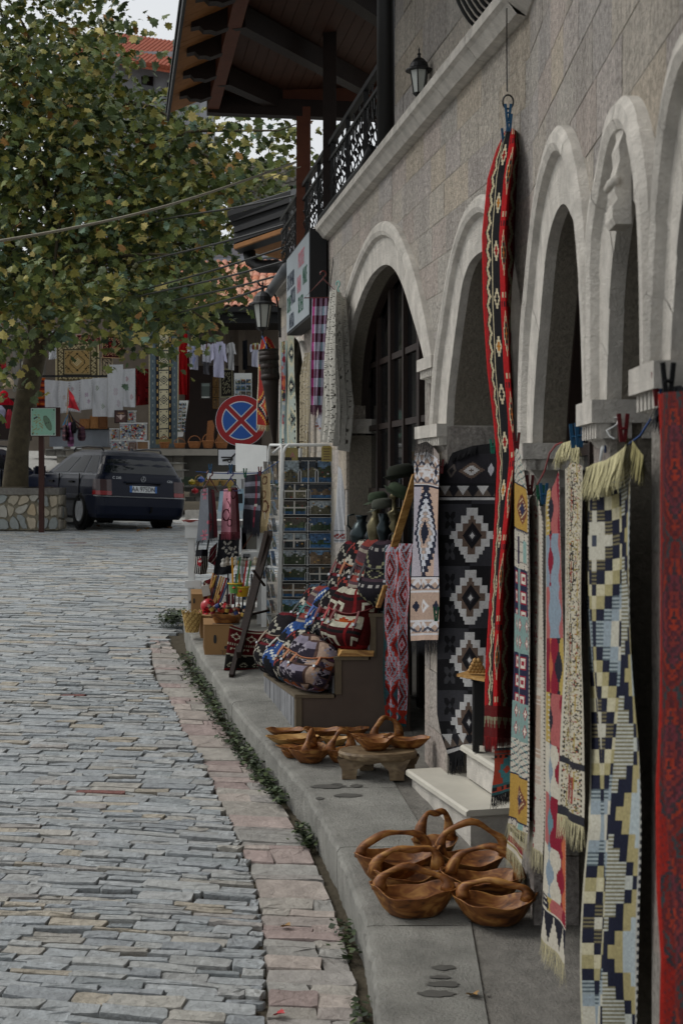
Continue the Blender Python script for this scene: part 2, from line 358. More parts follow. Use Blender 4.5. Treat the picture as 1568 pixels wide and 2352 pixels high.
# fallen leaves and specks of litter
def leaf_shape(r=1., fold=.25):
    lobes = [(0, -.5, .0), (.2, -.36, 0), (.52, -.38, 1), (.47, -.12, 0), (.74, .1, 1), (.46, .2, 0), (.46, .46, 1), (.23, .44, 0), (0, .74, 1),
             (-.23, .44, 0), (-.46, .46, 1), (-.46, .2, 0), (-.74, .1, 1), (-.47, -.12, 0), (-.52, -.38, 1), (-.2, -.36, 0)]
    vs = [Vector((x * r, y * r, -abs(x) * fold * r - (.08 * r if t else 0))) for x, y, t in lobes]
    n = len(vs); return [Vector((0, 0, .02 * r))] + vs, [(0, 1 + i, 1 + (i + 1) % n) for i in range(n)]
for px, py, c in [(656, 2132, 0), (640, 1216, 1), (617, 1213, 1), (680, 1208, 0), (437, 1247, 1), (224, 1211, 1), (320, 1222, 1), (336, 1217, 0), (390, 1215, 1), (1085, 2290, 0), (640, 2335, 2)]:
    if px > 600 and py < 1300: continue
    p = on_street(px, py) if px < 800 else on_walk(px, py); s_ = .05 if py < 1300 else .022
    v_, f_ = leaf_shape(s_ * 1.8, -.5); M = Matrix.Rotation(random.uniform(0, 6), 3, 'Z') @ Matrix.Rotation(.4, 3, 'X')
    o = MB().color(('#8a6a3a', '#7c5a34', '#a01f24')[c]).add([M @ q + p + Vector((0, 0, .02 if s_ > .03 else .008)) for q in v_], f_).build('fallen_leaf', M_leaf)
    tag(o, 'small dry fallen leaf lying on the paving', 'leaf', 'fallen leaves on the paving')
# weeds in the gap along the kerb
def weeds(name, label, pts, n, h, spread, cols):
    mb = MB()
    for k in range(n):
        c = Vector(random.choice(pts)) + Vector((random.gauss(0, spread), random.gauss(0, spread), 0)); ht = h * random.uniform(.3, 1)
        d = Vector((random.uniform(-.8, .6), random.uniform(-.8, .5), 1)).normalized(); tip = c + d * ht
        a = random.uniform(0, 6.3); s_ = random.uniform(.009, .02); u = Vector((math.cos(a), math.sin(a), random.uniform(-.5, .5))) * s_; v_ = Vector((-math.sin(a), math.cos(a), random.uniform(-.3, .6))) * s_
        mb.color(random.choice(cols)).add([tip - u, tip - v_ * .8, tip + u, tip + v_], [(0, 1, 2, 3)])
        if k % 3 == 0: mb.add([c, c + u * .2, tip], [(0, 1, 2)])
    return tag(mb.build(name, M_leaf), label, 'plant', 'weeds growing along the kerb')
GR = ('#24301a', '#2f3b20', '#38462a', '#202a18', '#465230')
def gap(py0, py1, n):   # points in the gap just outside the kerb
    out = []
    for k in range(n):
        py = py0 + (py1 - py0) * k / max(1, n - 1); y = dwalk(0, py) ; x = interp_curve(KP, min(y, KEND)) - .04; out.append((x, y, zg(y) - .01))
    return out
WE = [('bushy green weed tuft at the far tip of the kerb', [on_street(400, 1428), on_street(388, 1440), on_street(408, 1440)], 420, .13, .05),
      ('leafy weeds below the wicker basket and cardboard boxes', gap(1470, 1560, 8), 520, .11, .035),
      ('low dark weeds in the gap beside the leaning plank', gap(1570, 1640, 6), 330, .09, .03),
      ('ivy-like weeds under the kerb by the stepped display stand', gap(1650, 1730, 7), 380, .085, .028),
      ('weed tuft under the kerb beside the wooden bowls', gap(1740, 1775, 3), 170, .08, .022),
      ('small weed tuft growing at the kerb near the stool', gap(1835, 1865, 3), 150, .07, .02),
      ('sparse weed sprig in the gap by the carved baskets', gap(2040, 2100, 4), 70, .06, .02),
      ('green weeds lowest down along the kerb in the foreground', gap(2210, 2300, 5), 80, .05, .016)]
for lab, pts, n, h, sp in WE: weeds('weed_clump', lab, pts, n, h, sp, GR)
# ================================================================== the long stone shop building
bld = thing('stone_building', 'long limestone shop building with arches and a ledge along the street', 'building', (1.2, 7, 0))
def chain(*seg): return [p for s in seg for p in s]
ARCH = {
 0: dict(o=[(667, 1100), (667, 880), (671, 820), (679, 785), (690, 772), (701, 785), (709, 830), (713, 900), (713, 1100)], i=[(673, 1100), (673, 880), (677, 825), (683, 795), (691, 783), (699, 798), (705, 840), (708, 900), (708, 1100)], d=.25),
 1: dict(o=[(785, 930), (787, 850), (791, 760), (798, 696), (806, 670), (825, 612), (845.5, 562.5), (872, 518), (897, 507.5), (919, 520.6), (942.5, 570), (961, 623), (979, 696), (992, 754), (1003, 826)], i=[(792, 930), (795, 850), (801, 790), (814, 727.5), (835, 670), (853, 636), (872, 615), (888.5, 606), (903, 611), (919, 633), (934.6, 675), (953, 738), (968.7, 790), (977, 826)], d=.17),
 2: dict(o=[(1002, 978), (1006.5, 907), (1013, 817), (1026, 738), (1037, 664.7), (1055, 570), (1081, 486.5), (1107.5, 452.5), (1125, 445), (1150, 468), (1175, 560), (1195, 700), (1206, 850), (1211, 1018)], i=[(1028, 978), (1031, 907), (1036, 868), (1045, 791), (1056, 714.5), (1065.6, 645), (1081, 602), (1102, 581), (1120, 574), (1145, 595), (1168, 680), (1186, 800), (1197, 920), (1202, 1018)], d=.55),
 3: dict(o=[(1212, 1020), (1212, 962), (1214, 841), (1219, 734), (1228.5, 640), (1239, 532), (1255.5, 425), (1269, 368), (1280, 329), (1293.5, 295), (1306, 287.5), (1319.7, 300.6), (1332.8, 334.6), (1348, 400), (1360, 492), (1369.5, 600), (1377, 740), (1382, 928)], i=[(1228, 1020), (1230, 949), (1236.6, 841), (1248.7, 688), (1258, 586), (1266, 540.5), (1275.5, 505.6), (1286, 479), (1298, 466.7), (1306.4, 468), (1317, 489.5), (1328, 521.7), (1336, 559), (1344, 613), (1353.4, 693.6), (1360, 774), (1364, 854.6), (1366, 928)], d=.17),
 4: dict(o=[(1383, 928), (1380, 720), (1379, 613), (1382.5, 497), (1401, 402.7), (1416.6, 329), (1427, 261), (1448, 227), (1463, 221), (1477, 232.5), (1490, 266.5), (1503, 324), (1513.5, 392), (1521, 500), (1525, 640), (1527, 853)], i=[(1400, 928), (1404.5, 747), (1410, 653), (1416.5, 581), (1428, 495), (1441, 465), (1458, 455), (1470, 471), (1481, 527), (1489, 599.6), (1496, 693.6), (1499, 780), (1500, 853)], d=.2),
 5: dict(o=[(1528, 853), (1530, 700), (1534, 580), (1541, 460), (1551, 340), (1568, 200), (1600, 90), (1640, 40), (1690, 60), (1730, 200), (1765, 420), (1785, 760)], i=[(1549, 853), (1555, 700), (1562, 600), (1572, 500), (1588, 400), (1610, 310), (1640, 270), (1670, 300), (1700, 420), (1725, 600), (1740, 760)], d=.2)}
def resample(pts, n):
    p = np.array(pts, float); d = np.r_[0, np.cumsum(np.hypot(*np.diff(p, axis=0).T))]; t = np.linspace(0, d[-1], n)
    q = np.c_[np.interp(t, d, p[:, 0]), np.interp(t, d, p[:, 1])]
    for _ in range(2): q[1:-1] = .25 * q[:-2] + .5 * q[1:-1] + .25 * q[2:]
    return q
def to_wall(pts): return np.array([(ypx(a), zpy(b, ypx(a))) for a, b in pts])
NV = 49
for k, A in ARCH.items():
    A['O'] = resample(to_wall(A['o']), NV); A['I'] = resample(to_wall(A['i']), NV)
    A['rng'] = (A['O'][:, 0].min(), A['O'][:, 0].max()); A['in'] = (A['I'][-1, 0], A['I'][0, 0]); A['zs'] = (A['O'][0, 1], A['O'][-1, 1])
def top_of(poly, Y):
    a = poly[:, 0]; m = -9.
    for i in range(len(a) - 1):
        lo, hi = sorted((a[i], a[i + 1]))
        if lo <= Y <= hi and hi - lo > 1e-6: m = max(m, poly[i, 1] + (poly[i + 1, 1] - poly[i, 1]) * (Y - a[i]) / (a[i + 1] - a[i]))
    return m
def z_low(Y, key='O'):
    m = -9.
    for A in ARCH.values(): m = max(m, top_of(A[key], Y))
    return m
YE = 14.7; ZC = E + 1.98
# backing wall behind the face stones (leaves the arches open)
brk = sorted(set([1.4, 5.757, YE] + [float(y) for A in ARCH.values() for y in A['O'][:, 0]] + list(np.arange(1.5, YE, .15))))
bk = MB(); TH = .3; MO = -.0016
for a, b in zip(brk[:-1], brk[1:]):
    if b - a < 1e-4: continue
    m = (a + b) / 2; zl = z_low(m, 'O'); za = max(top_of(A['O'], a + 1e-5) for A in ARCH.values()); zb = max(top_of(A['O'], b - 1e-5) for A in ARCH.values())
    if zl < 0: za = zb = zs(m) - .25
    elif za < 0 or zb < 0: za = zb = zl
    tp = E + 1.9 if m < 8.54 else E + 1.86
    f = [Wp(a, za, MO), Wp(b, zb, MO), Wp(b, tp, MO), Wp(a, tp, MO)]; n = NF if m > 5.757 else NN
    bk.hexa([f[0], f[1], f[1] - n * TH, f[0] - n * TH, f[3], f[2], f[2] - n * TH, f[3] - n * TH])
bk.build('rubble_core', M_mortar, bld)
BP = [lin(c) for c in ('#b5afa6', '#b7afa4', '#b5ada6', '#afa8a0', '#bab2a6', '#b7aca3', '#b0aaa4', '#baaf9f')]
def face_block(y0, y1, z0, z1, off, key='O', m=None, clip=True, name='stone_block'):
    g = .0026; y0 += g; y1 -= g; z0 += g; z1 -= g
    if y1 - y0 < .02 or z1 - z0 < .02: return
    cuts = [y0, y1]
    if clip:
        for A in ARCH.values():
            cuts += [float(v) for v in A[key][:, 0] if y0 < v < y1]
    if y0 < 5.757 < y1: cuts.append(5.757)
    cuts = sorted(set(cuts)); mb = MB(); mb.cur = tuple(np.array(random.choice(BP)) * random.uniform(.93, 1.06))
    for a, b in zip(cuts[:-1], cuts[1:]):
        if b - a < 2e-4: continue
        za = zb = z0
        if clip:
            zm = z_low((a + b) / 2, key)
            if zm > 0:
                za = max(z0, max(top_of(A[key], a + 1e-5) for A in ARCH.values())); zb = max(z0, max(top_of(A[key], b - 1e-5) for A in ARCH.values()))
                if min(za, zb) < z0 + .001 and zm > z1: continue
        za, zb = min(za, z1), min(zb, z1)
        if z1 - za < .004 and z1 - zb < .004: continue
        f = [Wp(a, za, off), Wp(b, zb, off), Wp(b, z1, off), Wp(a, z1, off)]; n = (NF if (a + b) / 2 > 5.757 else NN) * .03
        mb.hexa([f[0], f[1], f[1] - n, f[0] - n, f[3], f[2], f[2] - n, f[3] - n])
    if mb.f: mb.build(name, m or M_stone, bld)
# courses of face stones up to the ledge
zc = E + .02; row = 0
while zc < E + 1.88:
    h = min(.186, E + 1.9 - zc)
    if E + 1.9 - zc - h < .06: h = E + 1.9 - zc
    y = 2.35 + (row % 2) * .17
    while y < YE:
        l = random.uniform(.3, .5) * (1 if y > 5 else .9); y1 = min(y + l, YE)
        if YE - y1 < .12: y1 = YE
        mid = (y + y1) / 2
        if any(z_low(q) < zc + h for q in (y + .01, mid, y1 - .01)):
            if zpy(0, mid) > zc - .1: face_block(y, y1, zc, zc + h, random.uniform(-.0006, .0015))
        y = y1
    zc += h; row += 1
# piers below the springing
for y0, y1, zt in ((7.2, 7.69, E + .2), (5.56, 5.85, E + .08), (3.79, 4.05, E + .16), (2.985, 3.235, E + .18), (10.33, 12.42, E + .3), (13.5, YE, E + .3)):
    zb = zs(y1) - .1; nrow = 0
    while zb < zt - .01:
        h = min(random.choice((.2, .26, .3)), zt - zb); h = zt - zb if zt - zb - h < .07 else h
        yy = y0
        while yy < y1 - .01:
            l = (y1 - y0) if y1 - y0 < .6 else random.uniform(.35, .55); ye = min(yy + l, y1); ye = y1 if y1 - ye < .15 else ye
            face_block(yy, ye, zb, zb + h, random.uniform(-.004, .006), clip=False); yy = ye
        zb += h
    f = [Wp(y0, zs(y1) - .2, -.016), Wp(y1, zs(y1) - .2, -.016)]; n = NF if y0 > 5.757 else NN
    q = [f[0], f[1], f[1] - n * .34, f[0] - n * .34]
    MB().hexa(q + [p + Vector((0, 0, zt - zs(y1) + .2)) for p in q]).build('pier', M_reveal, bld)
# upper storey wall above the ledge, between the balcony and the kink, running on above
for r_ in range(9):
    z0 = ZC + .01 + r_ * .235; y = 3.0 + (r_ % 2) * .2
    while y < 8.54:
        y1 = min(y + random.uniform(.45, .7), 8.54); y1 = 8.54 if 8.54 - y1 < .15 else y1
        if zpy(-80, y1) > z0: face_block(y, y1, z0, z0 + .235, random.uniform(-.0025, .003), clip=False)
        y = y1
for a, b in ((1.4, 5.757), (5.757, 8.53)):
    n = NF if b > 5.8 else NN; f = [Wp(a, ZC - .06, -.006), Wp(b, ZC - .06, -.006)]; q = [f[0], f[1], f[1] - n * 1.5, f[0] - n * 1.5]
    MB().hexa(q + [p + Vector((0, 0, 2.7)) for p in q]).build('upper_wall', M_mortar, bld)
# stone ledge along the facade
led = [5.76, 6.4, 7.05, 7.6, 8.3, 9.0, 9.7, 10.4, 11.1, 11.9, 12.7, 13.6, YE + .05]
for a, b in zip(led[:-1], led[1:]):
    rows = []
    for y in (a + .002, b - .002):
        rows.append([Wp(y, ZC - .115, -.05), Wp(y, ZC - .115, .01), Wp(y, ZC - .105, .05), Wp(y, ZC - .06, .085), Wp(y, ZC - .045, .105), Wp(y, ZC, .105), Wp(y, ZC + .004, -.3)])
    MB().grid([[tuple(p) for p in r] for r in rows]).build('ledge_stone', M_smooth, bld)
rows = [[tuple(Wp(y, ZC + dz, o)) for dz, o in ((-.115, -.05), (-.115, .01), (-.06, .085), (-.045, .105), (0, .105), (.004, -.1))] for y in (3.0, 5.755)]
MB().grid(rows).build('ledge_stone', M_smooth, bld)
# corner return at the far end, and floor slab of the balcony
far = Wp(YE, 0, -.0); side = [far + NF * -0.0, far - NF * 4.0]
for k in range(14):
    z0 = E - 1.3 + k * .235; xoff = 0
    for j in range(6):
        a = far - NF * (j * .55 + (k % 2) * .2); b = far - NF * (min(4, (j + 1) * .55 + (k % 2) * .2)); d = Vector((-.155, .988, 0)) * .02
        mb = MB(); mb.cur = tuple(np.array(random.choice(BP)) * random.uniform(.86, 1.08))
        q = [a + Vector((0, 0, z0 + .002)), b + Vector((0, 0, z0 + .002)), b + d + Vector((0, 0, z0 + .002)), a + d + Vector((0, 0, z0 + .002))]
        mb.hexa(q + [p + Vector((0, 0, .231)) for p in q]).build('corner_block', M_stone, bld)
f = [Wp(8.6, ZC - .1, .0), Wp(YE, ZC - .1, .0)]; q = [f[0], f[1], f[1] - NF * 3, f[0] - NF * 3]
MB().hexa(q + [p + Vector((0, 0, .085)) for p in q]).build('balcony_floor', M_mortar, bld)
# archivolts: voussoir pieces with a rolled outer moulding, then the hammered reveal
PROF = [(-.02, -.012), (-.02, .03), (.06, .046), (.2, .05), (.3, .04), (.36, .016), (.5, .011), (1.0, .010), (1.0, -.03)]
for k, A in ARCH.items():
    O, I = A['O'], A['I']; nseg = 2 if k == 0 else 9; cut = np.linspace(0, NV - 1, nseg + 1).astype(int)
    def pt(i, f, off):
        q = O[i] * (1 - f) + I[i] * f; return tuple(Wp(q[0], q[1], off))
    for a, b in zip(cut[:-1], cut[1:]):
        sc = random.uniform(-.0015, .0015)
        MB().grid([[pt(i, f, o + sc) for f, o in PROF] for i in range(a, b + 1)]).build('voussoir', M_smooth, bld, smooth=False)
    D = A['d']
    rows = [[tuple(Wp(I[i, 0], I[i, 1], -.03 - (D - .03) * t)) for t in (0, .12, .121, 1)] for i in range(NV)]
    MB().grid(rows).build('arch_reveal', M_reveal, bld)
    # jambs from the springing to the pavement
    for s_, i in ((1, 0), (-1, NV - 1)):
        Y_, Z_ = I[i]; 
        if k == 0: continue
        zb = zs(Y_) - .1; n = NF if Y_ > 5.757 else NN; dY = Vector((-.155, .988, 0)) if Y_ > 5.757 else Vector((.02, 1, 0)); z0 = zb
        while z0 < Z_ - .01:
            h = min(random.uniform(.26, .36), Z_ - z0); h = Z_ - z0 if Z_ - z0 - h < .1 else h
            a = Wp(Y_, z0 + .002, .004) + dY * (random.uniform(-.004, .002)) * s_; q = [a, a - n * (D + .004), a - n * (D + .004) + dY * .12 * s_, a + dY * .12 * s_]
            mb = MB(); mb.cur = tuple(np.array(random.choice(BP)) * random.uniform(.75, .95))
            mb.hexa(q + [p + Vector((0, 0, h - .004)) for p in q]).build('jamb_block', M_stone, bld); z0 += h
# capitals (moulded slab, dentils, tapered foot)
def capital(y0, y1, ztop, depth, s=1., foot=True):
    dY = Vector((-.155, .988, 0)) if y1 > 5.757 else Vector((.02, 1, 0)); n = NF if y1 > 5.757 else NN
    o = Wp(y0, 0, 0)
    def bxx(a0, a1, p0, p1, z0, z1):   # along, outward, height
        q = [o + dY * a0 + n * p1, o + dY * a1 + n * p1, o + dY * a1 - n * p0, o + dY * a0 - n * p0]
        return [v + Vector((0, 0, z0)) for v in q] + [v + Vector((0, 0, z1)) for v in q]
    L_ = y1 - y0; ov = .03 * s
    cap = MB().hexa(bxx(-ov, L_ + ov, depth, .055 * s, ztop - .062 * s, ztop)).build('capital', M_smooth, bld)
    de = MB(); de.hexa(bxx(-ov * .3, L_ + ov * .3, depth - .01, .022 * s, ztop - .105 * s, ztop - .062 * s))
    n_ = max(3, int(L_ / .038)); 
    for i in range(n_): a = -ov * .6 + (L_ + ov * 1.2) * i / n_; de.hexa(bxx(a, a + (L_ + ov) / n_ * .55, 0, .042 * s, ztop - .103 * s, ztop - .0625 * s))
    n_ = max(3, int(depth / .045))
    for i in range(n_):
        p = .03 - (depth + .02) * i / n_; q = p - (depth) / n_ * .55
        de.hexa(bxx(-ov * .75, -ov * .2, -q, p, ztop - .103 * s, ztop - .0625 * s)); de.hexa(bxx(L_ + ov * .2, L_ + ov * .75, -q, p, ztop - .103 * s, ztop - .0625 * s))
    de.build('dentil_band', M_smooth, cap)
    if foot:
        z0, z1 = ztop - .105 * s, ztop - .2 * s; rows = []
        t = bxx(.0, L_, depth - .02, .018 * s, z0, z0)[:4]; b = bxx(.05, L_ - .05, depth - .06, -.02, z1, z1)[:4]; m_ = [(x * .45 + y_ * .55) + Vector((0, 0, .022 * s)) for x, y_ in zip(t, b)]
        MB().grid([[tuple(p) for p in r + r[:1]] for r in (b, m_, t)]).build('capital_foot', M_smooth, cap)
capital(7.34, 7.64, E + .625, .16, 1.0)
capital(7.2, 7.68, E + .268, .5, 1.05)
capital(5.5, 5.64, E + .13, .45, 1.)
capital(3.80, 4.03, E + .205, .2, 1.)
capital(2.99, 3.22, E + .243, .2, .95)
capital(10.35, 10.6, E + .42, .2, 1., False)
# carved keystone bracket on the fourth arch
yk = ypx(1452); b0 = Wp(yk, 0, 0); dY = Vector((.02, 1, 0))
prof = [(.012, .9), (.025, .905), (.035, .87), (.032, .83), (.043, .8), (.04, .765), (.05, .73), (.053, .69), (.046, .67), (.058, .655), (.058, .625), (.05, .61), (.012, .61)]
ck = MB(); pl = [b0 + NN * o + Vector((0, 0, E + z)) - dY * .05 for o, z in prof]; ck.prism(pl, dY * .1)
kst = ck.build('keystone_bracket', M_smooth, bld)
MB().tube([b0 + NN * .05 + Vector((0, 0, E + .715)) - dY * .058, b0 + NN * .054 + Vector((0, 0, E + .715)), b0 + NN * .05 + Vector((0, 0, E + .715)) + dY * .058], .012, 8).build('carved_roll', M_smooth, kst, smooth=True)
# timber doors and windows set back in the arches
def infill(k, zbot, nb, slats, door=False):
    A = ARCH[k]; D = A['d'] + .01; I = A['I']; y0, y1 = A['in']; n = NF if y0 > 5.757 else NN; ztop = I[:, 1].max()
    fr = MB(); 
    poly = [Wp(a, b, -D + .035) for a, b in I]
    fr.tube(poly, .035, 4, cap=False)
    ys_ = np.linspace(y0, y1, nb + 1)
    for i, y in enumerate(ys_):
        zt = top_of(I, min(max(y, y0 + .03), y1 - .03)); zt = zt if zt > 0 else A['zs'][0]
        fr.bar(Wp(y, zbot, -D + .014), Wp(y, zt, -D + .014), .075 if i % 2 == 0 else .04, .03, up=n)
    for z in slats:
        a, b = y0, y1
        for q in np.linspace(y0, y1, 60):
            if z > A['zs'][0] and top_of(I, q) > z: a = q; break
        for q in np.linspace(y1, y0, 60):
            if z > A['zs'][0] and top_of(I, q) > z: b = q; break
        if b > a: fr.bar(Wp(a, z, -D + .008), Wp(b, z, -D + .008), .02, .04)
    w_ = fr.build('door_frame' if door else 'window_frame', M_dwood, bld)
    for i in range(nb):
        a, b = ys_[i] + .03, ys_[i + 1] - .03; zt0, zt1 = top_of(I, max(a, y0 + .02)), top_of(I, min(b, y1 - .02)); zt0 = zt0 if zt0 > 0 else A['zs'][0]; zt1 = zt1 if zt1 > 0 else A['zs'][0]
        m_ = max(zt0, zt1, top_of(I, (a + b) / 2)); q = [Wp(a, zbot + .02, -D), Wp(b, zbot + .02, -D), Wp(b, max(zt1, zbot + .1), -D), Wp((a + b) / 2, m_, -D), Wp(a, max(zt0, zbot + .1), -D)]
        MB().prism(q, -n * .008).build('pane', M_glassd, w_)
infill(1, zs(9.0), 6, (E - .55, E - .1, E + .35, E + .8), True)
infill(2, E - 1.1, 4, (E - .2, E + .3, E + .7), True)
infill(3, E - .6, 4, (E + .1, E + .42, E + .7))
infill(4, E - .6, 3, (E + .2, E + .5))
infill(5, E - .6, 3, (E + .2,))
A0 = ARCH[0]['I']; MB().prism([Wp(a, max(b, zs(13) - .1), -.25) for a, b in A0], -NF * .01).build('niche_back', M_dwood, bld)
# dark room behind the doors; unseen eave added to shade the upper wall
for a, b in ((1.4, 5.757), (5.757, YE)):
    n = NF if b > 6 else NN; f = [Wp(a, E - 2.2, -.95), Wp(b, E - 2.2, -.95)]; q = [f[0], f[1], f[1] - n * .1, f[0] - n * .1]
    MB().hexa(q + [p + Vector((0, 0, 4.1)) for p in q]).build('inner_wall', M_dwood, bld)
    f = [Wp(a, E + 4.6, 1.0), Wp(min(b, 8.5), E + 4.6, 1.0)]; q = [f[0], f[1], f[1] - n * 3.2, f[0] - n * 3.2]
    MB().hexa(q + [p + Vector((0, 0, .14)) for p in q]).build('unseen_shade_eave', M_soffit, bld)
# ================================================================== balcony, timber roof, shop sign, lamps, pipes, cables
# iron balustrade standing on the ledge
ra = thing('balcony_railing', 'black wrought iron balcony railing with twisted bars above the shop sign', 'railing', (0, 10, E + 2))
zt = E + 2.60
top = MB().bar(Wp(8.75, zt, 0), Wp(14.4, zt, 0), .045, .035); top.build('top_rail', M_iron, ra)
MB().bar(Wp(8.75, zt - .13, 0), Wp(14.4, zt - .13, 0), .035, .025).build('mid_rail', M_iron, ra)
MB().bar(Wp(8.75, ZC + .06, 0), Wp(14.4, ZC + .06, 0), .03, .02).build('bottom_rail', M_iron, ra)
y = 8.8; k = 0
while y < 14.4:
    b = MB()
    if k % 9 == 0: b.bar(Wp(y, ZC, 0), Wp(y, zt + .01, 0), .035)
    else:
        pts = []
        for i in range(15):
            z = ZC + .06 + (zt - .19 - ZC) * i / 14; a = i * 1.6 + k; r = .012 if 3 < i < 11 else 0
            if k % 3 == 1: r = .013 * math.sin(PI * i / 14 * 3) ** 2
            pts.append(Wp(y + r * math.cos(a), z, r * math.sin(a)))
        b.tube(pts, .0065, 4)
        zk = ZC + .28 + (k % 2) * .1
        b.lathe([(.006, -.02), (.018, 0), (.006, .02)], Wp(y, zk, 0), 6)
        if k % 3 == 0:
            b.tube([Wp(y + .04 * math.cos(t) * (1 - t / 8), zt - .07 + .04 * math.sin(t) * (1 - t / 8), 0) for t in np.linspace(0, 6, 9)], .005, 4)
    b.build('baluster', M_iron, ra); y += .082; k += 1
# timber roof over the balcony
rf = thing('timber_roof', 'brown timber canopy roof on posts over the balcony', 'roof', (0, 10, E + 3.3))
def postbar(px, w_, Y0, z0, z1, name='post', m=M_rwood):
    c = Wp(Y0, 0, 0); MB().box((c.x, c.y, (z0 + z1) / 2), (w_, w_, z1 - z0)).build(name, m, rf)
postbar(697, .125, ypx(697), ZC, E + 3.3); postbar(757, .105, ypx(757), ZC, E + 4.6, m=M_dwood)
MB().tube([Wp(8.62, E + 1.99, .04), Wp(8.62, E + 4.6, .04)], .055, 10).build('drain_pipe', M_iron, rf, smooth=True)
lb = [Wp(12.74, E + 3.33, .81), Wp(5.9, E + 3.33, .81)]
MB().bar(lb[0], lb[1], .10, .17).build('eave_beam', M_rwood, rf)
MB().bar(Wp(12.74, E + 3.29, .86), Wp(12.74, E + 3.29, -1.6), .12, .15).build('end_beam', M_dwood, rf)
# plank ceiling: rises gently inwards, boards run along the street
def roofp(Y, t): return Wp(Y, E + 3.32 + .0 + (t < .81) * 0 + (.81 - t) * .07 - max(0, t - .81) * .42, t)
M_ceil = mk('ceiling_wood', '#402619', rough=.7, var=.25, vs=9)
ts = np.arange(1.19, -2.2, -.095)
for i, t in enumerate(ts[:-1]):
    t2 = ts[i + 1]; m = M_ceil
    q = [roofp(12.85, t) + Vector((0, 0, .1)), roofp(5.7, t) + Vector((0, 0, .1)), roofp(5.7, t2 + .004) + Vector((0, 0, .1)), roofp(12.85, t2 + .004) + Vector((0, 0, .1))]
    if t > .75:
        continue
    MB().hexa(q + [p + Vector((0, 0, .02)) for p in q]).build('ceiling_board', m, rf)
# eave overhang: cross boards and carved rafter tails
yb = 12.85
while yb > 6.0:
    q = [roofp(yb, 1.18), roofp(yb - .117, 1.18), roofp(yb - .117, .78), roofp(yb, .78)]; q = [p + Vector((0, 0, .1 + random.uniform(0, .004))) for p in q]
    MB().hexa(q + [p + Vector((0, 0, .02)) for p in q]).build('eave_board', M_soffit, rf); yb -= .12
for yr in np.arange(12.3, 6, -.62):
    d = Vector((-.155, .988, 0)) * .05; pr = [(.8, .1), (1.12, .1), (1.12, .06), (1.06, .045), (1.03, .0), (.98, -.02), (.94, -.05), (.8, -.055)]
    pl = [roofp(yr, t) + Vector((0, 0, dz)) for t, dz in pr]; MB().prism([p - d * 1. for p in pl], d * 2.).build('rafter_tail', M_dwood, rf)
MB().bar(roofp(12.87, 1.2) + Vector((0, 0, .09)), roofp(5.9, 1.2) + Vector((0, 0, .09)), .02, .1).build('eave_gutter', M_metal, rf)
for ya, yb_ in ((12.0, 9.6), (10.4, 8.0), (8.8, 6.5), (12.6, 11.6)):
    a = roofp(ya - 1.6 if ya < 12.5 else ya - .7, .78) + Vector((0, 0, .0)); b = roofp(ya + .4, -.5 if ya < 12.5 else .1) + Vector((0, 0, .02))
    MB().bar(a, b, .11, .16).build('diagonal_rafter', M_dwood, rf)
for t0, t1 in ((1.22, .81), (.81, -2.4)):
    q = [roofp(12.95, t0), roofp(5.6, t0), roofp(5.6, t1), roofp(12.95, t1)]; q = [p + Vector((0, 0, .135)) for p in q]
    MB().hexa(q + [p + Vector((0, 0, .05)) for p in q]).build('roof_deck', M_metal, rf)
q = [Wp(12.76, E + 3.3, .8), Wp(12.76, E + 3.3, -2.4), roofp(12.76, -2.4) + Vector((0, 0, .15)), roofp(12.76, .8) + Vector((0, 0, .15))]
MB().prism(q, (0, .03, 0)).build('gable_board', M_rwood, rf)
# iron window basket above the ledge
ib = thing('window_grille', 'black bulging iron window basket low on the upper wall', 'window grille', Wp(6.2, ZC, 0))
for k in range(9):
    y = 6.52 - k * .062; pts = [Wp(y, ZC + .005 + .5 * t, .02 + .085 * math.sin(PI * min(1, t * 1.15)) ** .8 * (1 if t < .87 else 1)) for t in np.linspace(0, .95, 12)]
    pts = [Wp(y, ZC + .07 + .48 * t, .012 + .12 * math.sin(PI * t) ** .75) for t in np.linspace(0, 1, 14)]
    MB().tube(pts, .0085, 6).build('curved_bar', M_iron, ib, smooth=True)
    c = Wp(y - .03, ZC + .04, .035); MB().tube([c + Vector((0, math.cos(t) * .026, math.sin(t) * .026)) for t in np.linspace(0, 5.4, 12)], .006, 5).build('scroll', M_iron, ib, smooth=True)
MB().bar(Wp(6.56, ZC + .075, .02), Wp(5.95, ZC + .075, .02), .014).build('base_bar', M_iron, ib)
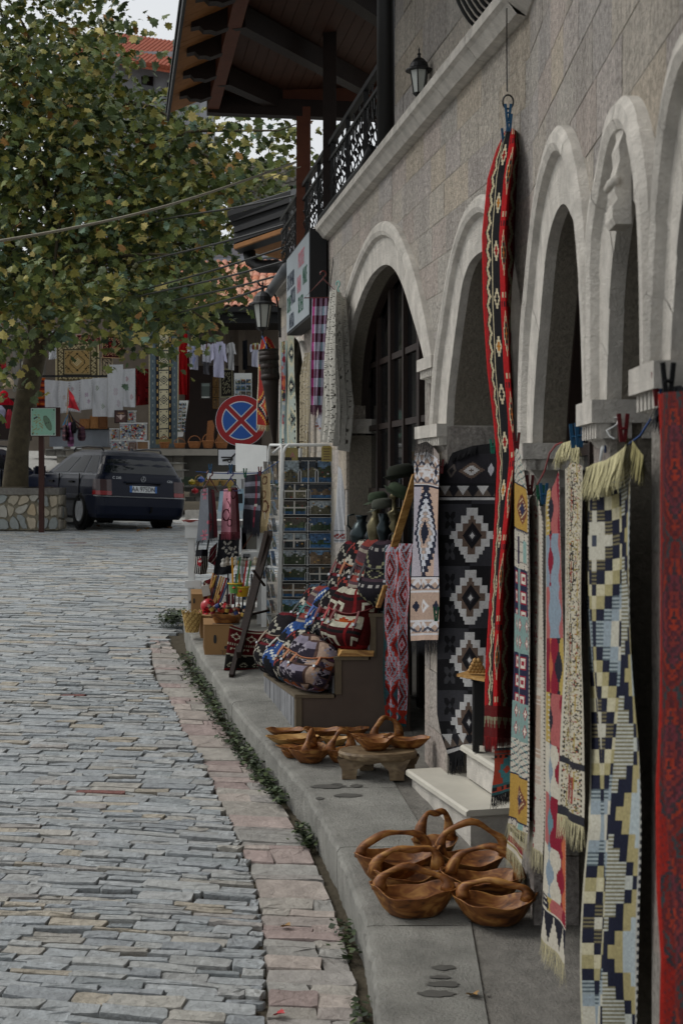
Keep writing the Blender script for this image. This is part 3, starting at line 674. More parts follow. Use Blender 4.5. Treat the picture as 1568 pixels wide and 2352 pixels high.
# wall lantern on the upper wall
def lantern(c, s, hang, name, label, tow):
    t = thing(name, label, 'lantern', c, 'black iron wall lanterns')
    c = Vector(c); n = 6
    def ring(r, z): return [c + Vector((r * s * math.cos(2 * PI * k / n + .3), r * s * math.sin(2 * PI * k / n + .3), z * s)) for k in range(n)]
    b0, b1 = ring(.052, 0), ring(.083, .2)
    for k in range(n):
        MB().bar(b0[k], b1[k], .011 * s).build('glazing_bar', M_iron, t)
        q = [b0[k], b0[(k + 1) % n], b1[(k + 1) % n], b1[k]]; q = [c + (p - c) * .985 + Vector((0, 0, 0)) for p in q]
        MB().add(q, [(0, 1, 2, 3)]).build('glass_pane', M_frost, t)
    MB().lathe([(.03 * s, -.03 * s), (.05 * s, -.015 * s), (.06 * s, .0)], c, 6).build('base_ring', M_iron, t)
    MB().lathe([(.122 * s, .195 * s), (.12 * s, .207 * s), (.085 * s, .225 * s), (.075 * s, .265 * s), (.045 * s, .3 * s), (.014 * s, .318 * s), (.012 * s, .335 * s), (.018 * s, .345 * s), (.006 * s, .36 * s), (.009 * s, .385 * s), (.002 * s, .405 * s)], c, 14).build('cap', M_iron, t, smooth=False)
    MB().lathe([(.004, -.095 * s), (.012 * s, -.085 * s), (.006 * s, -.07 * s), (.012 * s, -.05 * s), (.01 * s, -.03 * s)], c, 8).build('finial', M_iron, t)
    tow = Vector(tow)
    if hang:
        a = c + Vector((0, 0, .36 * s)); MB().tube([a + Vector((-.05 * s, 0, .05)), a + Vector((-.02 * s, 0, .005)), a, a + (tow - a) * .45 + Vector((0, 0, .09 * s)), a + (tow - a) * .85 + Vector((0, 0, .08 * s)), tow + Vector((0, 0, -.02)), tow + Vector((0, 0, -.2))], .011, 6).build('bracket_arm', M_iron, t, smooth=True)
    else:
        a = c + Vector((0, 0, -.045 * s)); MB().tube([a, a + (tow - a) * .45 + Vector((0, 0, -.012)), a + (tow - a) * .8 + Vector((0, 0, .004)), tow + Vector((0, 0, .06))], [.008, .011, .016, .016], 6).build('bracket_arm', M_iron, t, smooth=True)
    MB().box(tow + Vector((.012, .0, .0 if not hang else -.12)), (.025, .05, .13 if not hang else .3)).build('wall_plate', M_iron, t)
yl = ypx(985); cl_ = P(962, 214, yl - .05); lantern(cl_, .6, False, 'wall_lantern', 'black six-sided lantern on the upper wall beside the iron window basket', Wpx(998, 222, .02))
cl2 = P(603, 752, 13.9); lantern(cl2, 1.12, True, 'wall_lantern', 'black round-capped lantern with white glass below the shop sign corner', Wp(14.5, E + 1.69, .02))
# lit-box shop sign
def text(body, size, name, m, parent, M, sx=1.):
    cu = bpy.data.curves.new(name, 'FONT'); cu.body = body; cu.size = size; cu.align_x = 'CENTER'; cu.align_y = 'CENTER'; cu.extrude = .0008
    tmp = bpy.data.objects.new('tmp_text', cu); COL.objects.link(tmp); dg = bpy.context.evaluated_depsgraph_get(); me = bpy.data.meshes.new_from_object(tmp.evaluated_get(dg))
    bpy.data.objects.remove(tmp); bpy.data.curves.remove(cu); me.name = name
    off = LOC.get(parent.name, Vector()); me.transform(Matrix.Translation(-off) @ M @ Matrix.Diagonal((sx, 1, 1, 1))); me.materials.clear(); me.materials.append(m)
    return link_mesh(name, me, parent)
def frame(o, x, y):   # matrix with local x, y, and z = x cross y, at o
    x = Vector(x).normalized(); y = Vector(y).normalized(); z = x.cross(y); return Matrix((( x.x, y.x, z.x, o[0]), (x.y, y.y, z.y, o[1]), (x.z, y.z, z.z, o[2]), (0, 0, 0, 1)))
ink = {k: mk('ink_' + k, v, rough=.7, var=0) for k, v in dict(navy='#2c3644', green='#175038', red='#b0707a', dark='#15171a', white='#c8c8c4', brown='#5b4632').items()}
sg = thing('shop_sign', 'grey box sign lettered SOUVENIR, OLIVE WOOD and SILVER on the wall', 'sign', Wp(12, E + 1.6, .1))
yA, yB = 12.72, 11.2; oA, oB = .02, .15
z0, z1 = E + 1.26, E + 1.95
f = [Wp(yA, z0, oA), Wp(yB, z0, oA), Wp(yB, z0, oB), Wp(yA, z0, oB)]
MB().hexa(f + [p + Vector((0, 0, z1 - z0)) for p in f]).build('sign_box', M_metal, sg)
f = [Wp(yA - .02, z0 + .02, oB + .003), Wp(yB + .015, z0 + .02, oB + .003), Wp(yB + .015, z1 - .02, oB + .003), Wp(yA - .02, z1 - .02, oB + .003)]
MB().color('#9ba3a8').prism(f, NF * .004).build('sign_face', mk('sign_panel', '#9aa2a8', rough=.35, var=.08, vs=5), sg)
xd = (Wp(yB, 0, 0) - Wp(yA, 0, 0)).normalized()
def sgt(body, Yc, zc_, size, ink_, sx=1.): text(body, size, 'lettering', ink[ink_], sg, frame(Wp(Yc, zc_, oB + .0085), xd, (0, 0, 1)), sx)
sgt('SOUVENIR', 12.39, E + 1.70, .2, 'navy', .53); sgt('PORTRET', 11.68, E + 1.785, .19, 'red', .5); sgt('OLIVE', 12.52, E + 1.505, .2, 'green', .5); sgt('WOOD', 12.23, E + 1.545, .2, 'navy', .46)
sgt('HAND', 11.83, E + 1.59, .2, 'red', .44); sgt('MADE', 11.46, E + 1.615, .2, 'green', .48); sgt('ANTIKA', 12.33, E + 1.345, .18, 'navy', .55); sgt('SILVER', 11.72, E + 1.415, .19, 'green', .6)
# grey waste pipe along the ledge, black gutters of the neighbour roof
MB().tube([Wp(14.75, E + 1.83, .14), Wp(13.2, E + 1.86, .15), Wp(12.75, E + 1.87, .15)], .05, 12).build('waste_pipe', mk('grey_pipe', '#5e6164', rough=.5), bld, smooth=True)
MB().tube([Wp(11.2, ZC + .05, .06), Wp(9.3, ZC + .05, .06), Wp(9.0, ZC + .09, .06)], .03, 8).build('rail_pipe', M_metal, bld, smooth=True)
# overhead cables
def cable(name, label, pts, r, m, group=None, n=24):
    q = [P(*p) for p in pts]; out = []
    t_ = np.linspace(0, len(q) - 1, n); A = np.array([tuple(p) for p in q])
    for c in t_:
        i = min(int(c), len(q) - 2); f = c - i; p0 = A[max(i - 1, 0)]; p1, p2 = A[i], A[i + 1]; p3 = A[min(i + 2, len(q) - 1)]
        out.append(Vector(.5 * (2 * p1 + (p2 - p0) * f + (2 * p0 - 5 * p1 + 4 * p2 - p3) * f * f + (3 * p1 - p0 - 3 * p2 + p3) * f ** 3)))
    return tag(MB().tube(out, r, 6).build(name, m, smooth=True), label, 'cable', group)
cable('overhead_cable', 'thick pale twisted cable crossing in front of the tree', [(-40, 560, 8.5), (150, 527, 9.3), (330, 487, 10), (500, 436, 11), (680, 372, 12.5)], .0095, mk('pale_cable', '#8d8878', rough=.7, var=.2, vs=30), n=30)
cable('overhead_cable', 'thin pale cable running just above the thick one', [(600, 415, 11.5), (640, 400, 12), (690, 383, 12.6)], .004, MATS['pale_cable'])
for i, (a, b) in enumerate([((395, 500), (690, 445)), ((330, 600), (690, 505)), ((350, 660), (690, 555)), ((330, 678), (690, 590)), ((400, 690), (690, 618)), ((420, 716), (632, 651))]):
    cable('black_cable', ('uppermost', 'second highest', 'third highest', 'third lowest', 'second lowest', 'lowest')[i] + ' of the thin black cables running from the balcony into the tree', [(a[0] - 70, a[1] + 20, 23.5), (*a, 19.5), ((a[0] + b[0]) / 2, (a[1] + b[1]) / 2 + 4, 15.4), (*b, 14.2)], .011, M_iron, 'black cables from the balcony')
cable('drop_wire', 'thin black wire hanging down the ledge wall near the coat hanger', [(775, 480, 11), (768, 570, 11), (760, 640, 10.9), (752, 700, 10.8)], .004, M_iron)
# ================================================================== buildings and shops behind the car
def wall_box(mb, x0, x1, y0, y1, Y, d): # front rectangle in pixels at depth Y, thickness d backwards
    a, b = P(x0, y1, Y), P(x1, y0, Y); return mb.box(((a.x + b.x) / 2, Y + d / 2, (a.z + b.z) / 2), (b.x - a.x, d, b.z - a.z))
YB = 34.0
sh = thing('souvenir_shop', 'open-fronted souvenir shop with tiled roof behind the parked estate car', 'building', P(500, 1030, 36))
M_wallr = mk('shop_render', '#6f665c', rough=.95, var=.15, vs=3, bump=.2, bs=30)
wall_box(MB(), 60, 760, 690, 1035, 36.6, .3).build('back_wall', M_wallr, sh)
wall_box(MB(), 425, 600, 840, 1034, 36.3, .2).build('dark_doorway', M_dwood, sh)
for x0, x1 in ((503, 520), (548, 562)): wall_box(MB(), x0, x1, 740, 1030, 36.2, .15).build('pillar', M_wallr, sh)
wall_box(MB(), 330, 760, 712, 742, 34.2, 1.6).build('eave_board', M_metal, sh)
wall_box(MB(), 325, 760, 704, 716, 33.9, .25).build('gutter', M_metal, sh)
# clay tiles, rows up the slope
tile = MB(); n = 6; L0 = .42; r0, r1 = .105, .085
vs = []; 
for j, (yy, r) in enumerate(((0, r0), (L0, r1))):
    for th in (1., .8):
        for k in range(n + 1):
            t = PI * k / n; vs.append((r * th * math.cos(t) if th == 1 else (r - .018) * math.cos(t), yy, (r if th == 1 else r - .018) * math.sin(t)))
m_ = n + 1
for k in range(n):
    tile.add([], []); 
tile.v = vs; tile.f = [(k, k + 1, 2 * m_ + k + 1, 2 * m_ + k) for k in range(n)] + [(m_ + k + 1, m_ + k, k, k + 1)[::-1] for k in range(n)] + [(m_ + k, m_ + k + 1, 3 * m_ + k + 1, 3 * m_ + k)[::-1] for k in range(n)]
TC = [mk('clay_%s' % c, h, rough=.85, var=.2, vs=9, bump=.15, bs=40) for c, h in (('pale', '#bf9078'), ('orange', '#b8775a'), ('rose', '#b8806c'), ('brown', '#9c6a54'))]
tme = []
for c in TC:
    tile.c = [(.5,) * 3] * len(tile.f); tme.append(tile.mesh('roof_tile', c, smooth=False))
sl = math.radians(24); base = P(470, 708, 34.0)
roofd = [P(330, 712, 34.1), P(780, 708, 34.1)]; up = Vector((0, math.cos(sl), math.sin(sl)))
q = roofd + [roofd[1] + up * 4.2, roofd[0] + up * 4.2]; q = [p + Vector((0, 0, -.05)) for p in q]
MB().hexa(q + [p + Vector((0, 0, .05)) for p in q]).build('roof_deck', TC[3], sh)
cnt = 0
for r_ in range(11):
    for c in range(19):
        px = 400 + c * 17.5
        if px > 660: continue
        o = link_mesh('roof_tile', tme[RNG.choice(4, p=[.42, .2, .3, .08])], sh); p = P(px, 708, 34.0) + up * (r_ * .36) + Vector((random.uniform(-.01, .01), 0, .0))
        o.location = p - LOC[sh.name]; o.rotation_euler = (sl + .03, 0, random.uniform(-.03, .03)); cnt += 1
# terrace with slab edge and steps
te = thing('shop_terrace', 'raised stone terrace with steps in front of the souvenir shop', 'terrace', P(420, 1040, 33))
a, b = P(295, 1029, 32.6), P(800, 1018, 32.6)
q = [P(295, 1041, 32.4), P(800, 1041, 32.4), P(800, 1041, 36.8), P(100, 1041, 36.8)]
MB().hexa([v - Vector((0, 0, .05)) for v in q] + [v + Vector((0, 0, .095)) for v in q]).build('slab_edge', mk('terrace_stone', '#8b867c', rough=.9, var=.2, vs=3, bump=.3, bs=20), te)
wall_box(MB(), 290, 820, 1042, 1095, 33.2, .3).build('dark_base', mk('terrace_base', '#5c5a55', rough=.95, var=.2, vs=2), te)  # base in a darker grey than the slab edge
for i, (x0, x1, yt, yb2, Y) in enumerate([(105, 420, 1031, 1046, 33.4), (130, 420, 1046, 1062, 32.9), (170, 420, 1062, 1080, 32.4), (205, 420, 1078, 1100, 31.9)]):
    st = wall_box(MB(), x0, x1, yt, yt + 3, Y - .05, 3.5).build('step', M_conc, te)
    n_ = int((x1 - x0) / 22)
    for k in range(n_): wall_box(MB(), x0 + k * (x1 - x0) / n_ + .8, x0 + (k + 1) * (x1 - x0) / n_ - .8, yt + 3.2, yb2 + 1, Y, .3).build('riser_stone', random.choice((M_concd, MATS['terrace_stone'])), te)
# low wall with baskets behind the car, kerb stone
lw = thing('low_stone_wall', 'low grey block wall carrying baskets behind the scarf stall', 'wall', P(480, 1130, 27))
for r_ in range(3):
    for k in range(8): wall_box(MB(), 425 + k * 24 + (r_ % 2) * 10 + .5, 448 + k * 24 + (r_ % 2) * 10, 1119 + r_ * 11 + .5, 1129.5 + r_ * 11, 27 + random.uniform(0, .03), .35).build('block', random.choice((M_concd, MATS['terrace_base'])), lw)
wall_box(MB(), 422, 640, 1116, 1119.5, 26.95, .42).build('coping', M_conc, lw)
wall_box(MB(), 425, 640, 1172, 1196, 25.5, .3).build('kerb_stone', M_smooth, lw)
# the lane climbing away to the left of the steps
q = [P(-60, 1150, 27.5), P(200, 1150, 27.5), P(260, 1090, 33), P(250, 1020, 41), P(-80, 1020, 41), P(-120, 1090, 33)]
tag(MB().add(q, [(0, 1, 2, 5), (5, 2, 3, 4)]).build('lane', mk('lane_paving', '#9d9c97', rough=.8, var=.18, vs=8, bump=.5, bs=25)), kind='structure')
# house with the red roof, seen through the tree
ho = thing('hill_house', 'pale house with an orange tiled roof above the tree', 'house', P(320, 200, 50))
wall_box(MB(), 215, 460, 118, 900, 50, 6).build('wall', mk('house_render', '#8f9195', rough=.95, var=.14, vs=2, bump=.3, bs=12), ho)
for x0, x1, y0, y1 in ((325, 352, 175, 222), (385, 405, 190, 235)): wall_box(MB(), x0, x1, y0, y1, 49.9, .12).build('window', M_glassd, ho)
wall_box(MB(), 325, 355, 222, 226, 49.8, .2).build('sill', M_conc, ho)
a, b = P(150, 120, 48.8), P(470, 172, 48.8); c_, d_ = P(225, 74, 52.5), P(400, 118, 52.5)
rt = MB(); rt.hexa([v - Vector((0, 0, .12)) for v in (a, b, d_ + Vector((2, 0, 0)), c_)] + [a, b, d_ + Vector((2, 0, 0)), c_]); ro = rt.build('roof', mk('orange_tile', '#8f4a34', rough=.8, var=.25, vs=4), ho)
for k in range(34):
    t = k / 33; p = a + (b - a) * t; q2 = c_ + (d_ + Vector((2, 0, 0)) - c_) * t; MB().tube([p + Vector((0, -.05, .03)), q2 + Vector((0, 0, .03))], .085, 6).build('tile_course', MATS['orange_tile'], ro)
# second block of house behind roof tiles: grey roof and pale wall
nh = thing('neighbour_house', 'house with grey sheet roof rising behind the tiled shop roof', 'house', P(560, 600, 44))
wall_box(MB(), 430, 700, 560, 700, 44, 4).build('wall', mk('lilac_render', '#8a8588', rough=.95, var=.1, vs=2), nh)
q = [P(440, 620, 42), P(700, 575, 42), P(690, 560, 46), P(520, 565, 46)]; MB().hexa([v - Vector((0, 0, .1)) for v in q] + q).build('roof', mk('grey_roof', '#54565c', rough=.7, var=.2, vs=3), nh)
# black awning roof of the next building (fluted dark fascia)
aw = thing('black_awning', 'black ribbed metal awning jutting out beyond the balcony railing', 'awning', P(590, 520, 15.4))
def A3(px, py, Y): return P(px, py, Y)
for i in range(6):
    t0, t1 = i / 6, (i + 1) / 6
    l0 = np.array([523 + 14 * min(1, t0 * 3), 497 + 74 * t0]); l1 = np.array([523 + 14 * min(1, t1 * 3), 497 + 74 * t1]); r0_ = np.array([665, 452 + 76 * t0]); r1_ = np.array([665, 452 + 76 * t1])
    dy = .05 * (i % 2); q = [A3(*l0, 16.2 + dy), A3(*r0_, 15.6 + dy), A3(*r1_, 15.6 + dy), A3(*l1, 16.2 + dy)]
    MB().hexa(q + [v + Vector((.05, .4, 0)) for v in q]).build('fascia_strip', M_metal, aw)
q = [A3(537, 572, 16.2), A3(665, 528, 15.6), A3(665, 600, 17.3), A3(600, 585, 17.6)]
MB().hexa(q + [v + Vector((0, 0, .05)) for v in q]).build('soffit', M_soffit, aw)
q = [A3(522, 497, 16.2), A3(668, 450, 15.6), A3(690, 440, 18.5), A3(560, 480, 18.8)]
MB().hexa([v for v in q] + [v + Vector((0, 0, .06)) for v in q]).build('roof_sheet', M_metal, aw)
MB().tube([A3(572, 578, 16.6), A3(577, 600, 16.6), A3(597, 612, 16.5), A3(640, 612, 16.2)], .075, 8).build('gutter_bend', M_iron, aw, smooth=True)
# ruined fortress wall above, old arches behind the tree
ru = thing('ruined_wall', 'ruined rubble stone fortress wall on the skyline beyond the awning', 'ruin', P(620, 400, 55))
pl = [(545, 640), (545, 372), (560, 366), (590, 364), (618, 372), (650, 377), (700, 385), (700, 640)]
MB().prism([P(x, y, 55) for x, y in pl], (0, 1.5, 0)).build('rubble_core', mk('ruin_stone', '#77746d', rough=.95, var=.3, vs=2, bump=.8, bs=6), ru)
for k in range(90):
    x, y = random.uniform(548, 696), random.uniform(376 if k < 60 else 390, 470)
    if y < 368 + max(0, x - 590) * .14: continue
    s_ = random.uniform(4, 9); q = [P(x + s_ * math.cos(t) * random.uniform(.7, 1.2), y + s_ * .7 * math.sin(t) * random.uniform(.7, 1.2), 54.9) for t in np.linspace(0, 2 * PI, 7)[:-1]]
    MB().prism(q, (0, .3, 0)).build('stone', random.choice((MATS['ruin_stone'], M_concd, MATS['terrace_stone'])), ru)
wall_box(MB(), 572, 586, 400, 428, 54.7, .2).build('red_shutter', mk('red_paint', '#8e1f24', rough=.6), ru)
oa = thing('old_stone_arches', 'weathered grey stone wall with two broken arches behind the tree trunk', 'ruin', P(50, 740, 42))
arp = [(-80, 800), (-80, 690), (-20, 686), (5, 688), (28, 712), (44, 742), (92, 742), (98, 722), (112, 700), (132, 690), (160, 688), (160, 800)]
MB().prism([P(x, y, 42) for x, y in arp], (0, .8, 0)).build('wall', MATS['ruin_stone'], oa)
for k in range(40):
    x, y = random.uniform(-60, 150), random.uniform(748, 796); s_ = random.uniform(6, 12)
    MB().prism([P(x + s_ * math.cos(t) * random.uniform(.7, 1.2), y + s_ * .6 * math.sin(t) * random.uniform(.8, 1.1), 41.93) for t in np.linspace(0, 2 * PI, 7)[:-1]], (0, .2, 0)).build('stone', random.choice((MATS['ruin_stone'], MATS['terrace_stone'])), oa)
wall_box(MB(), -160, 130, 790, 1040, 40, .4).build('shop_back_wall', M_wallr, oa)
# wooded slope far behind
pts = []
hm = MB(); hg = np.array([[(x, 62 + 14 * (z / 14), E + z * (1 - .012 * (x + 8) ** 2 / 8) + random.uniform(-.4, .4)) for x in np.linspace(-30, 3, 40)] for z in np.linspace(-2, 13, 16)])
tag(hm.grid(hg).build('hillside', mk('dark_wood_slope', '#1c2519', rough=1, var=.5, vs=1.2, bump=1, bs=3)), kind='structure')

q = [Vector((-12, 28.3, zg(28.3) - .012)), Vector((3.5, 28.3, zg(28.3) - .012)), Vector((3.5, 33.4, zg(33.4) - .012)), Vector((-12, 33.4, zg(33.4) - .012))]
tag(MB().add(q, [(0, 1, 2, 3)]).build('road', MATS['lane_paving']), kind='structure')
# ================================================================== the plane tree
tr = thing('plane_tree', 'big plane tree with dark leaning trunk and olive and yellowing leaves', 'tree', P(38, 1120, 26))
TRK = [(36, 1230, 25.9, .26), (36, 1110, 25.9, .225), (42, 1030, 25.9, .205), (52, 960, 26, .2), (68, 880, 26, .195), (84, 810, 25.9, .19), (92, 740, 25.8, .18), (104, 660, 25.6, .17), (130, 560, 25.3, .15), (160, 430, 25, .12), (185, 280, 24.8, .09), (200, 100, 24.6, .06)]
MB().tube([P(a, b, c) for a, b, c, r in TRK], [r * (1 + .06 * math.sin(i * 2)) for i, (a, b, c, r) in enumerate(TRK)], 14).build('trunk', M_bark, tr, smooth=True)
def inpoly(x, y, poly):
    r = False; j = len(poly) - 1
    for i in range(len(poly)):
        xi, yi = poly[i]; xj, yj = poly[j]
        if (yi > y) != (yj > y) and x < (xj - xi) * (y - yi) / (yj - yi) + xi: r = not r
        j = i
    return r
CR = [(-90, -60), (250, -60), (300, 40), (345, 130), (390, 250), (450, 290), (520, 320), (570, 350), (600, 400), (650, 440), (610, 455), (545, 455), (500, 560), (520, 630), (478, 690), (462, 735), (410, 765), (360, 752), (315, 800), (280, 780), (240, 740), (170, 752), (120, 738), (66, 735), (50, 800), (20, 870), (-40, 930), (-90, 930)]
GAPS = [(375, 110, 70, 150, .93), (70, 30, 150, 45, .85), (250, 0, 120, 40, .8), (545, 305, 120, 55, .92), (635, 350, 70, 60, .8), (70, 45, 90, 35, .8), (200, 50, 40, 26, .7), (20, 45, 40, 30, .9), (300, 170, 70, 60, .6), (60, 28, 70, 20, .85), (330, 30, 60, 60, .75), (395, 90, 30, 110, .8), (325, 140, 60, 60, .72), (290, 235, 42, 40, .55), (350, 215, 50, 40, .5), (20, 720, 40, 40, .75), (45, 650, 30, 50, .5), (25, 870, 36, 60, .35), (150, 120, 30, 20, .4), (560, 320, 60, 30, .5), (20, 120, 30, 30, .4), (235, 20, 60, 30, .5), (110, 5, 50, 20, .4)]
cl = []
while len(cl) < 1050:
    x, y = random.uniform(-90, 690), random.uniform(-60, 960)
    if not inpoly(x, y, CR): continue
    if x < 60 and y > 700 and random.random() < .5: continue
    if any(((x - a) / c) ** 2 + ((y - b) / d) ** 2 < 1 and random.random() < k for a, b, c, d, k in GAPS): continue
    ed = 1.
    Y = random.triangular(19.5, 30, 22.5) if x < 480 else random.uniform(20, 25)
    if y > 640 and x < 520: Y = random.uniform(19.5, 25)
    cl.append((x, y, Y))
cl += [(random.uniform(610, 685), random.uniform(270, 350), random.uniform(19, 23)) for _ in range(8)]
cl += [(random.uniform(470, 600), random.uniform(268, 330), random.uniform(19, 23)) for _ in range(5)]
for _ in range(420): cl.append((random.uniform(-720, -90), 0, random.uniform(21, 30)))
cl[-420:] = [(x, random.uniform(-50 + .3 * abs(x + 90) * .5, 800 - .25 * abs(x + 90)), Y) for x, _, Y in cl[-420:]]
# limbs
lm = 0
tk = [P(a, b, c) for a, b, c, r in TRK]
for k in range(46):
    x, y, Y = random.choice(cl[:1050]); e = P(x, y, Y); s_ = tk[random.choice((5, 6, 7, 7, 8, 8, 9, 9, 10))]; mid = (s_ + e) / 2 + Vector((random.uniform(-.3, .3), random.uniform(-.4, .4), random.uniform(.1, .9)))
    pts = [s_ * (1 - t) ** 2 + mid * 2 * t * (1 - t) + e * t * t for t in np.linspace(0, 1, 9)]
    MB().tube(pts, [.075 * (1 - t) + .009 for t in np.linspace(0, 1, 9)], 6).build('limb', M_bark, tr, smooth=True)
for pts in ([(520, 520, 22), (560, 505, 21.8), (620, 470, 21.5), (690, 425, 21)], [(330, 330, 22), (450, 300, 21.5), (560, 300, 21), (640, 300, 20.5), (680, 285, 20)], [(-60, 240, 23), (40, 150, 23), (110, 90, 23), (160, 40, 23)], [(250, 540, 22), (340, 640, 21.5), (420, 700, 21), (480, 740, 20.6)]):
    MB().tube([P(*p) for p in pts], [.035, .026, .018, .012, .008][:len(pts)], 6).build('limb', M_bark, tr, smooth=True)
LV, LF = leaf_shape(1., .28); LVa = np.array([tuple(v) for v in LV])
LC = [lin(c) for c in ('#45542c', '#3a4928', '#54612f', '#626a30', '#737436', '#4d5838', '#857f3e', '#a39655', '#b8a868', '#8a6430', '#5f7660', '#2f3f26')]
LP = np.array([13, 9, 14, 15, 13, 9, 10, 8, 5, 2, 4, 5], float); LP /= LP.sum()
allv, allc, key = [], [], []
for x, y, Y in cl:
    c = P(x, y, Y); m_ = random.randint(11, 21); hue = RNG.choice(len(LC), p=LP)
    yl = .55 if (y > 560 and x > 100) else .3
    for j in range(m_):
        p = c + Vector((random.gauss(0, .30), random.gauss(0, .34), random.gauss(-.05, .25)))
        r = random.triangular(.06, .16, .105); A = Matrix.Rotation(random.uniform(0, 6.28), 3, 'Z') @ Matrix.Rotation(random.gauss(-.75, .5), 3, 'X') @ Matrix.Rotation(random.gauss(0, .5), 3, 'Y') @ Matrix.Rotation(random.gauss(PI, .7), 3, 'Z')
        allv.append((LVa * r) @ np.array(A).T + np.array(p)); q = RNG.choice(len(LC), p=LP) if random.random() < .6 else hue
        if q in (7, 8) and random.random() > yl + .2: q = 2
        allc.append(np.array(LC[q]) * random.uniform(.8, 1.25)); px = CX + F * p.x / p.y; py = HY - F * (p.z - E) / p.y
        key.append(p.y if (0 < px < 680 and 0 < py < 900) else 99)
order = np.argsort(key); big = set(order[:300].tolist())
fo = MB(); nl = len(LVa); fl = []
for i, (v_, c_) in enumerate(zip(allv, allc)):
    if i in big: MB().add(v_, LF, [tuple(c_)] * len(LF)).build('leaf', M_leaf, tr)
    else: fo.add(v_, LF, [tuple(c_)] * len(LF))
tag(fo.build('foliage', M_leaf, tr), kind='stuff')
# seed balls hanging on threads
for k in range(26):
    x, y = random.choice(((560, 640), (545, 655), (500, 330), (470, 310), (575, 650), (600, 420), (590, 415), (300, 620)))
    MB().color('#4a4a2c').lathe([(0, -.03), (.025, -.018), (.03, 0), (.025, .018), (0, .03)], P(x + random.uniform(-14, 14), y + random.uniform(-20, 20), 19.4), 8).build('seed_ball', M_leaf, tr)
# stone planter round the trunk
pw = thing('stone_planter', 'low rubble stone planter wall with a concrete coping under the tree', 'planter', P(60, 1213, 25))
x0, x1 = P(-140, 1213, 25.0).x, P(134, 1213, 25.0).x; zb = P(0, 1218, 25).z; ztp = P(0, 1136, 25).z; zcp = P(0, 1121, 25).z
MB().box(((x0 + x1) / 2, 25.3, (zb + ztp) / 2), (x1 - x0, .6, ztp - zb)).build('wall_core', mk('planter_mortar', '#7d7767', rough=.95, var=.2, vs=9), pw)
MB().box(((x0 + x1) / 2, 25.3, (ztp + zcp) / 2), (x1 - x0 + .04, .68, zcp - ztp)).build('coping', M_concd, pw)
MB().grid([[(x0 + .15 + (x1 - x0 - .3) * i / 6, 25.05 + .5 * j / 6, zcp + .002 + random.uniform(0, .02)) for i in range(7)] for j in range(7)]).build('soil', M_soil, pw)
PC = ('#a59d8c', '#b0a591', '#958f84', '#a8a59b', '#8f9492', '#b3a287')
def rubble(pts_of, W_, H_, n, cols, parent, m, depth=.05):
    # irregular polygon stones: jittered grid cells shrunk inside mortar joints
    nx = max(2, int(W_ / n)); nz = max(2, int(H_ / n)); gx = np.zeros((nz + 1, nx + 1, 2))
    for j in range(nz + 1):
        for i in range(nx + 1):
            gx[j, i] = (i / nx * W_ + (random.uniform(-.42, .42) * W_ / nx if 0 < i < nx else 0) + 0, j / nz * H_ + (random.uniform(-.42, .42) * H_ / nz if 0 < j < nz else 0))
    for j in range(nz):
        for i in range(nx):
            q = [gx[j, i], gx[j, i + 1], gx[j + 1, i + 1], gx[j + 1, i]]; c = sum(q) / 4; pr = []
            for k in range(4):
                a, b = q[k], q[(k + 1) % 4]; pr += [a * .8 + b * .2, (a + b) / 2 + np.array([random.uniform(-.1, .1) * n] * 2), a * .2 + b * .8]
            pr = [c + (p - c) * .86 for p in pr]; d = random.uniform(.4, 1) * depth
            mb = MB(); mb.color(random.choice(cols)); k_ = len(pr); f0 = [pts_of(p[0], p[1], 0) for p in pr]; f1 = [pts_of(*(c + (p - c) * .93), d) for p in pr]
            mb.add(f0 + f1, [tuple(range(k_, 2 * k_))] + [(a, (a + 1) % k_, k_ + (a + 1) % k_, k_ + a) for a in range(k_)]); mb.build('rubble_stone', m, parent)
rubble(lambda u, h, d: Vector((x0 + u, 25.0 - d, zb + h)), x1 - x0, ztp - zb, .17, PC, pw, M_dull)
rubble(lambda u, h, d: Vector((x1 + d, 25.0 + u, zb + h)), .6, ztp - zb, .17, PC, pw, M_dull)
# brown post with the map board
mp = thing('map_board', 'mint green map board on a brown square post before the planter', 'sign', P(96, 1214, 24.6))
pt = P(96, 1214, 24.6); MB().box((pt.x, pt.y, (pt.z + P(0, 1000, 24.6).z) / 2), (.085, .085, P(0, 1000, 24.6).z - pt.z + .4)).build('post', mk('brown_steel', '#3b2019', rough=.6), mp)
c = P(100, 969, 24.5); wdt, hgt = 57 / F * 24.5, 63 / F * 24.5; nb = 44
MB().box((c.x + .025, c.y + .03, c.z), (wdt + .1, .03, hgt + .03)).build('backing_board', MATS['brown_steel'], mp)
jj, ii = np.mgrid[0:nb, 0:nb] / (nb - 1.); img = np.zeros((nb, nb, 3)); img[:] = lin('#86b8a0')
def spot(m_, col): img[m_] = lin(col)
n1 = np.sin(ii * 23 + 3 * np.sin(jj * 17)) * np.sin(jj * 29 + 2 * np.sin(ii * 13))
spot((n1 > .45) & (ii < .5) & (jj < .9) & (np.hypot(ii - .22, (jj - .45) * .7) < .3), '#8d8a5e')
X, Y_ = ii - .68, jj - .46; xr, yr = X * math.cos(.45) + Y_ * math.sin(.45), -X * math.sin(.45) + Y_ * math.cos(.45)
spot((xr / .13) ** 2 + (yr / .31) ** 2 < 1, '#46503c'); spot((xr / .105) ** 2 + (yr / .28) ** 2 < 1, '#56795c')
spot((np.hypot((xr + .06) / .05, (yr - .02) / .06) < .5), '#20281e'); spot(np.hypot(xr - .03, yr) < .025, '#2c3528')
spot((np.abs(jj - .66 - (ii - .2) * .5) < .035) & (ii > .1) & (ii < .3) & (n1 > -.6), '#2b2024')
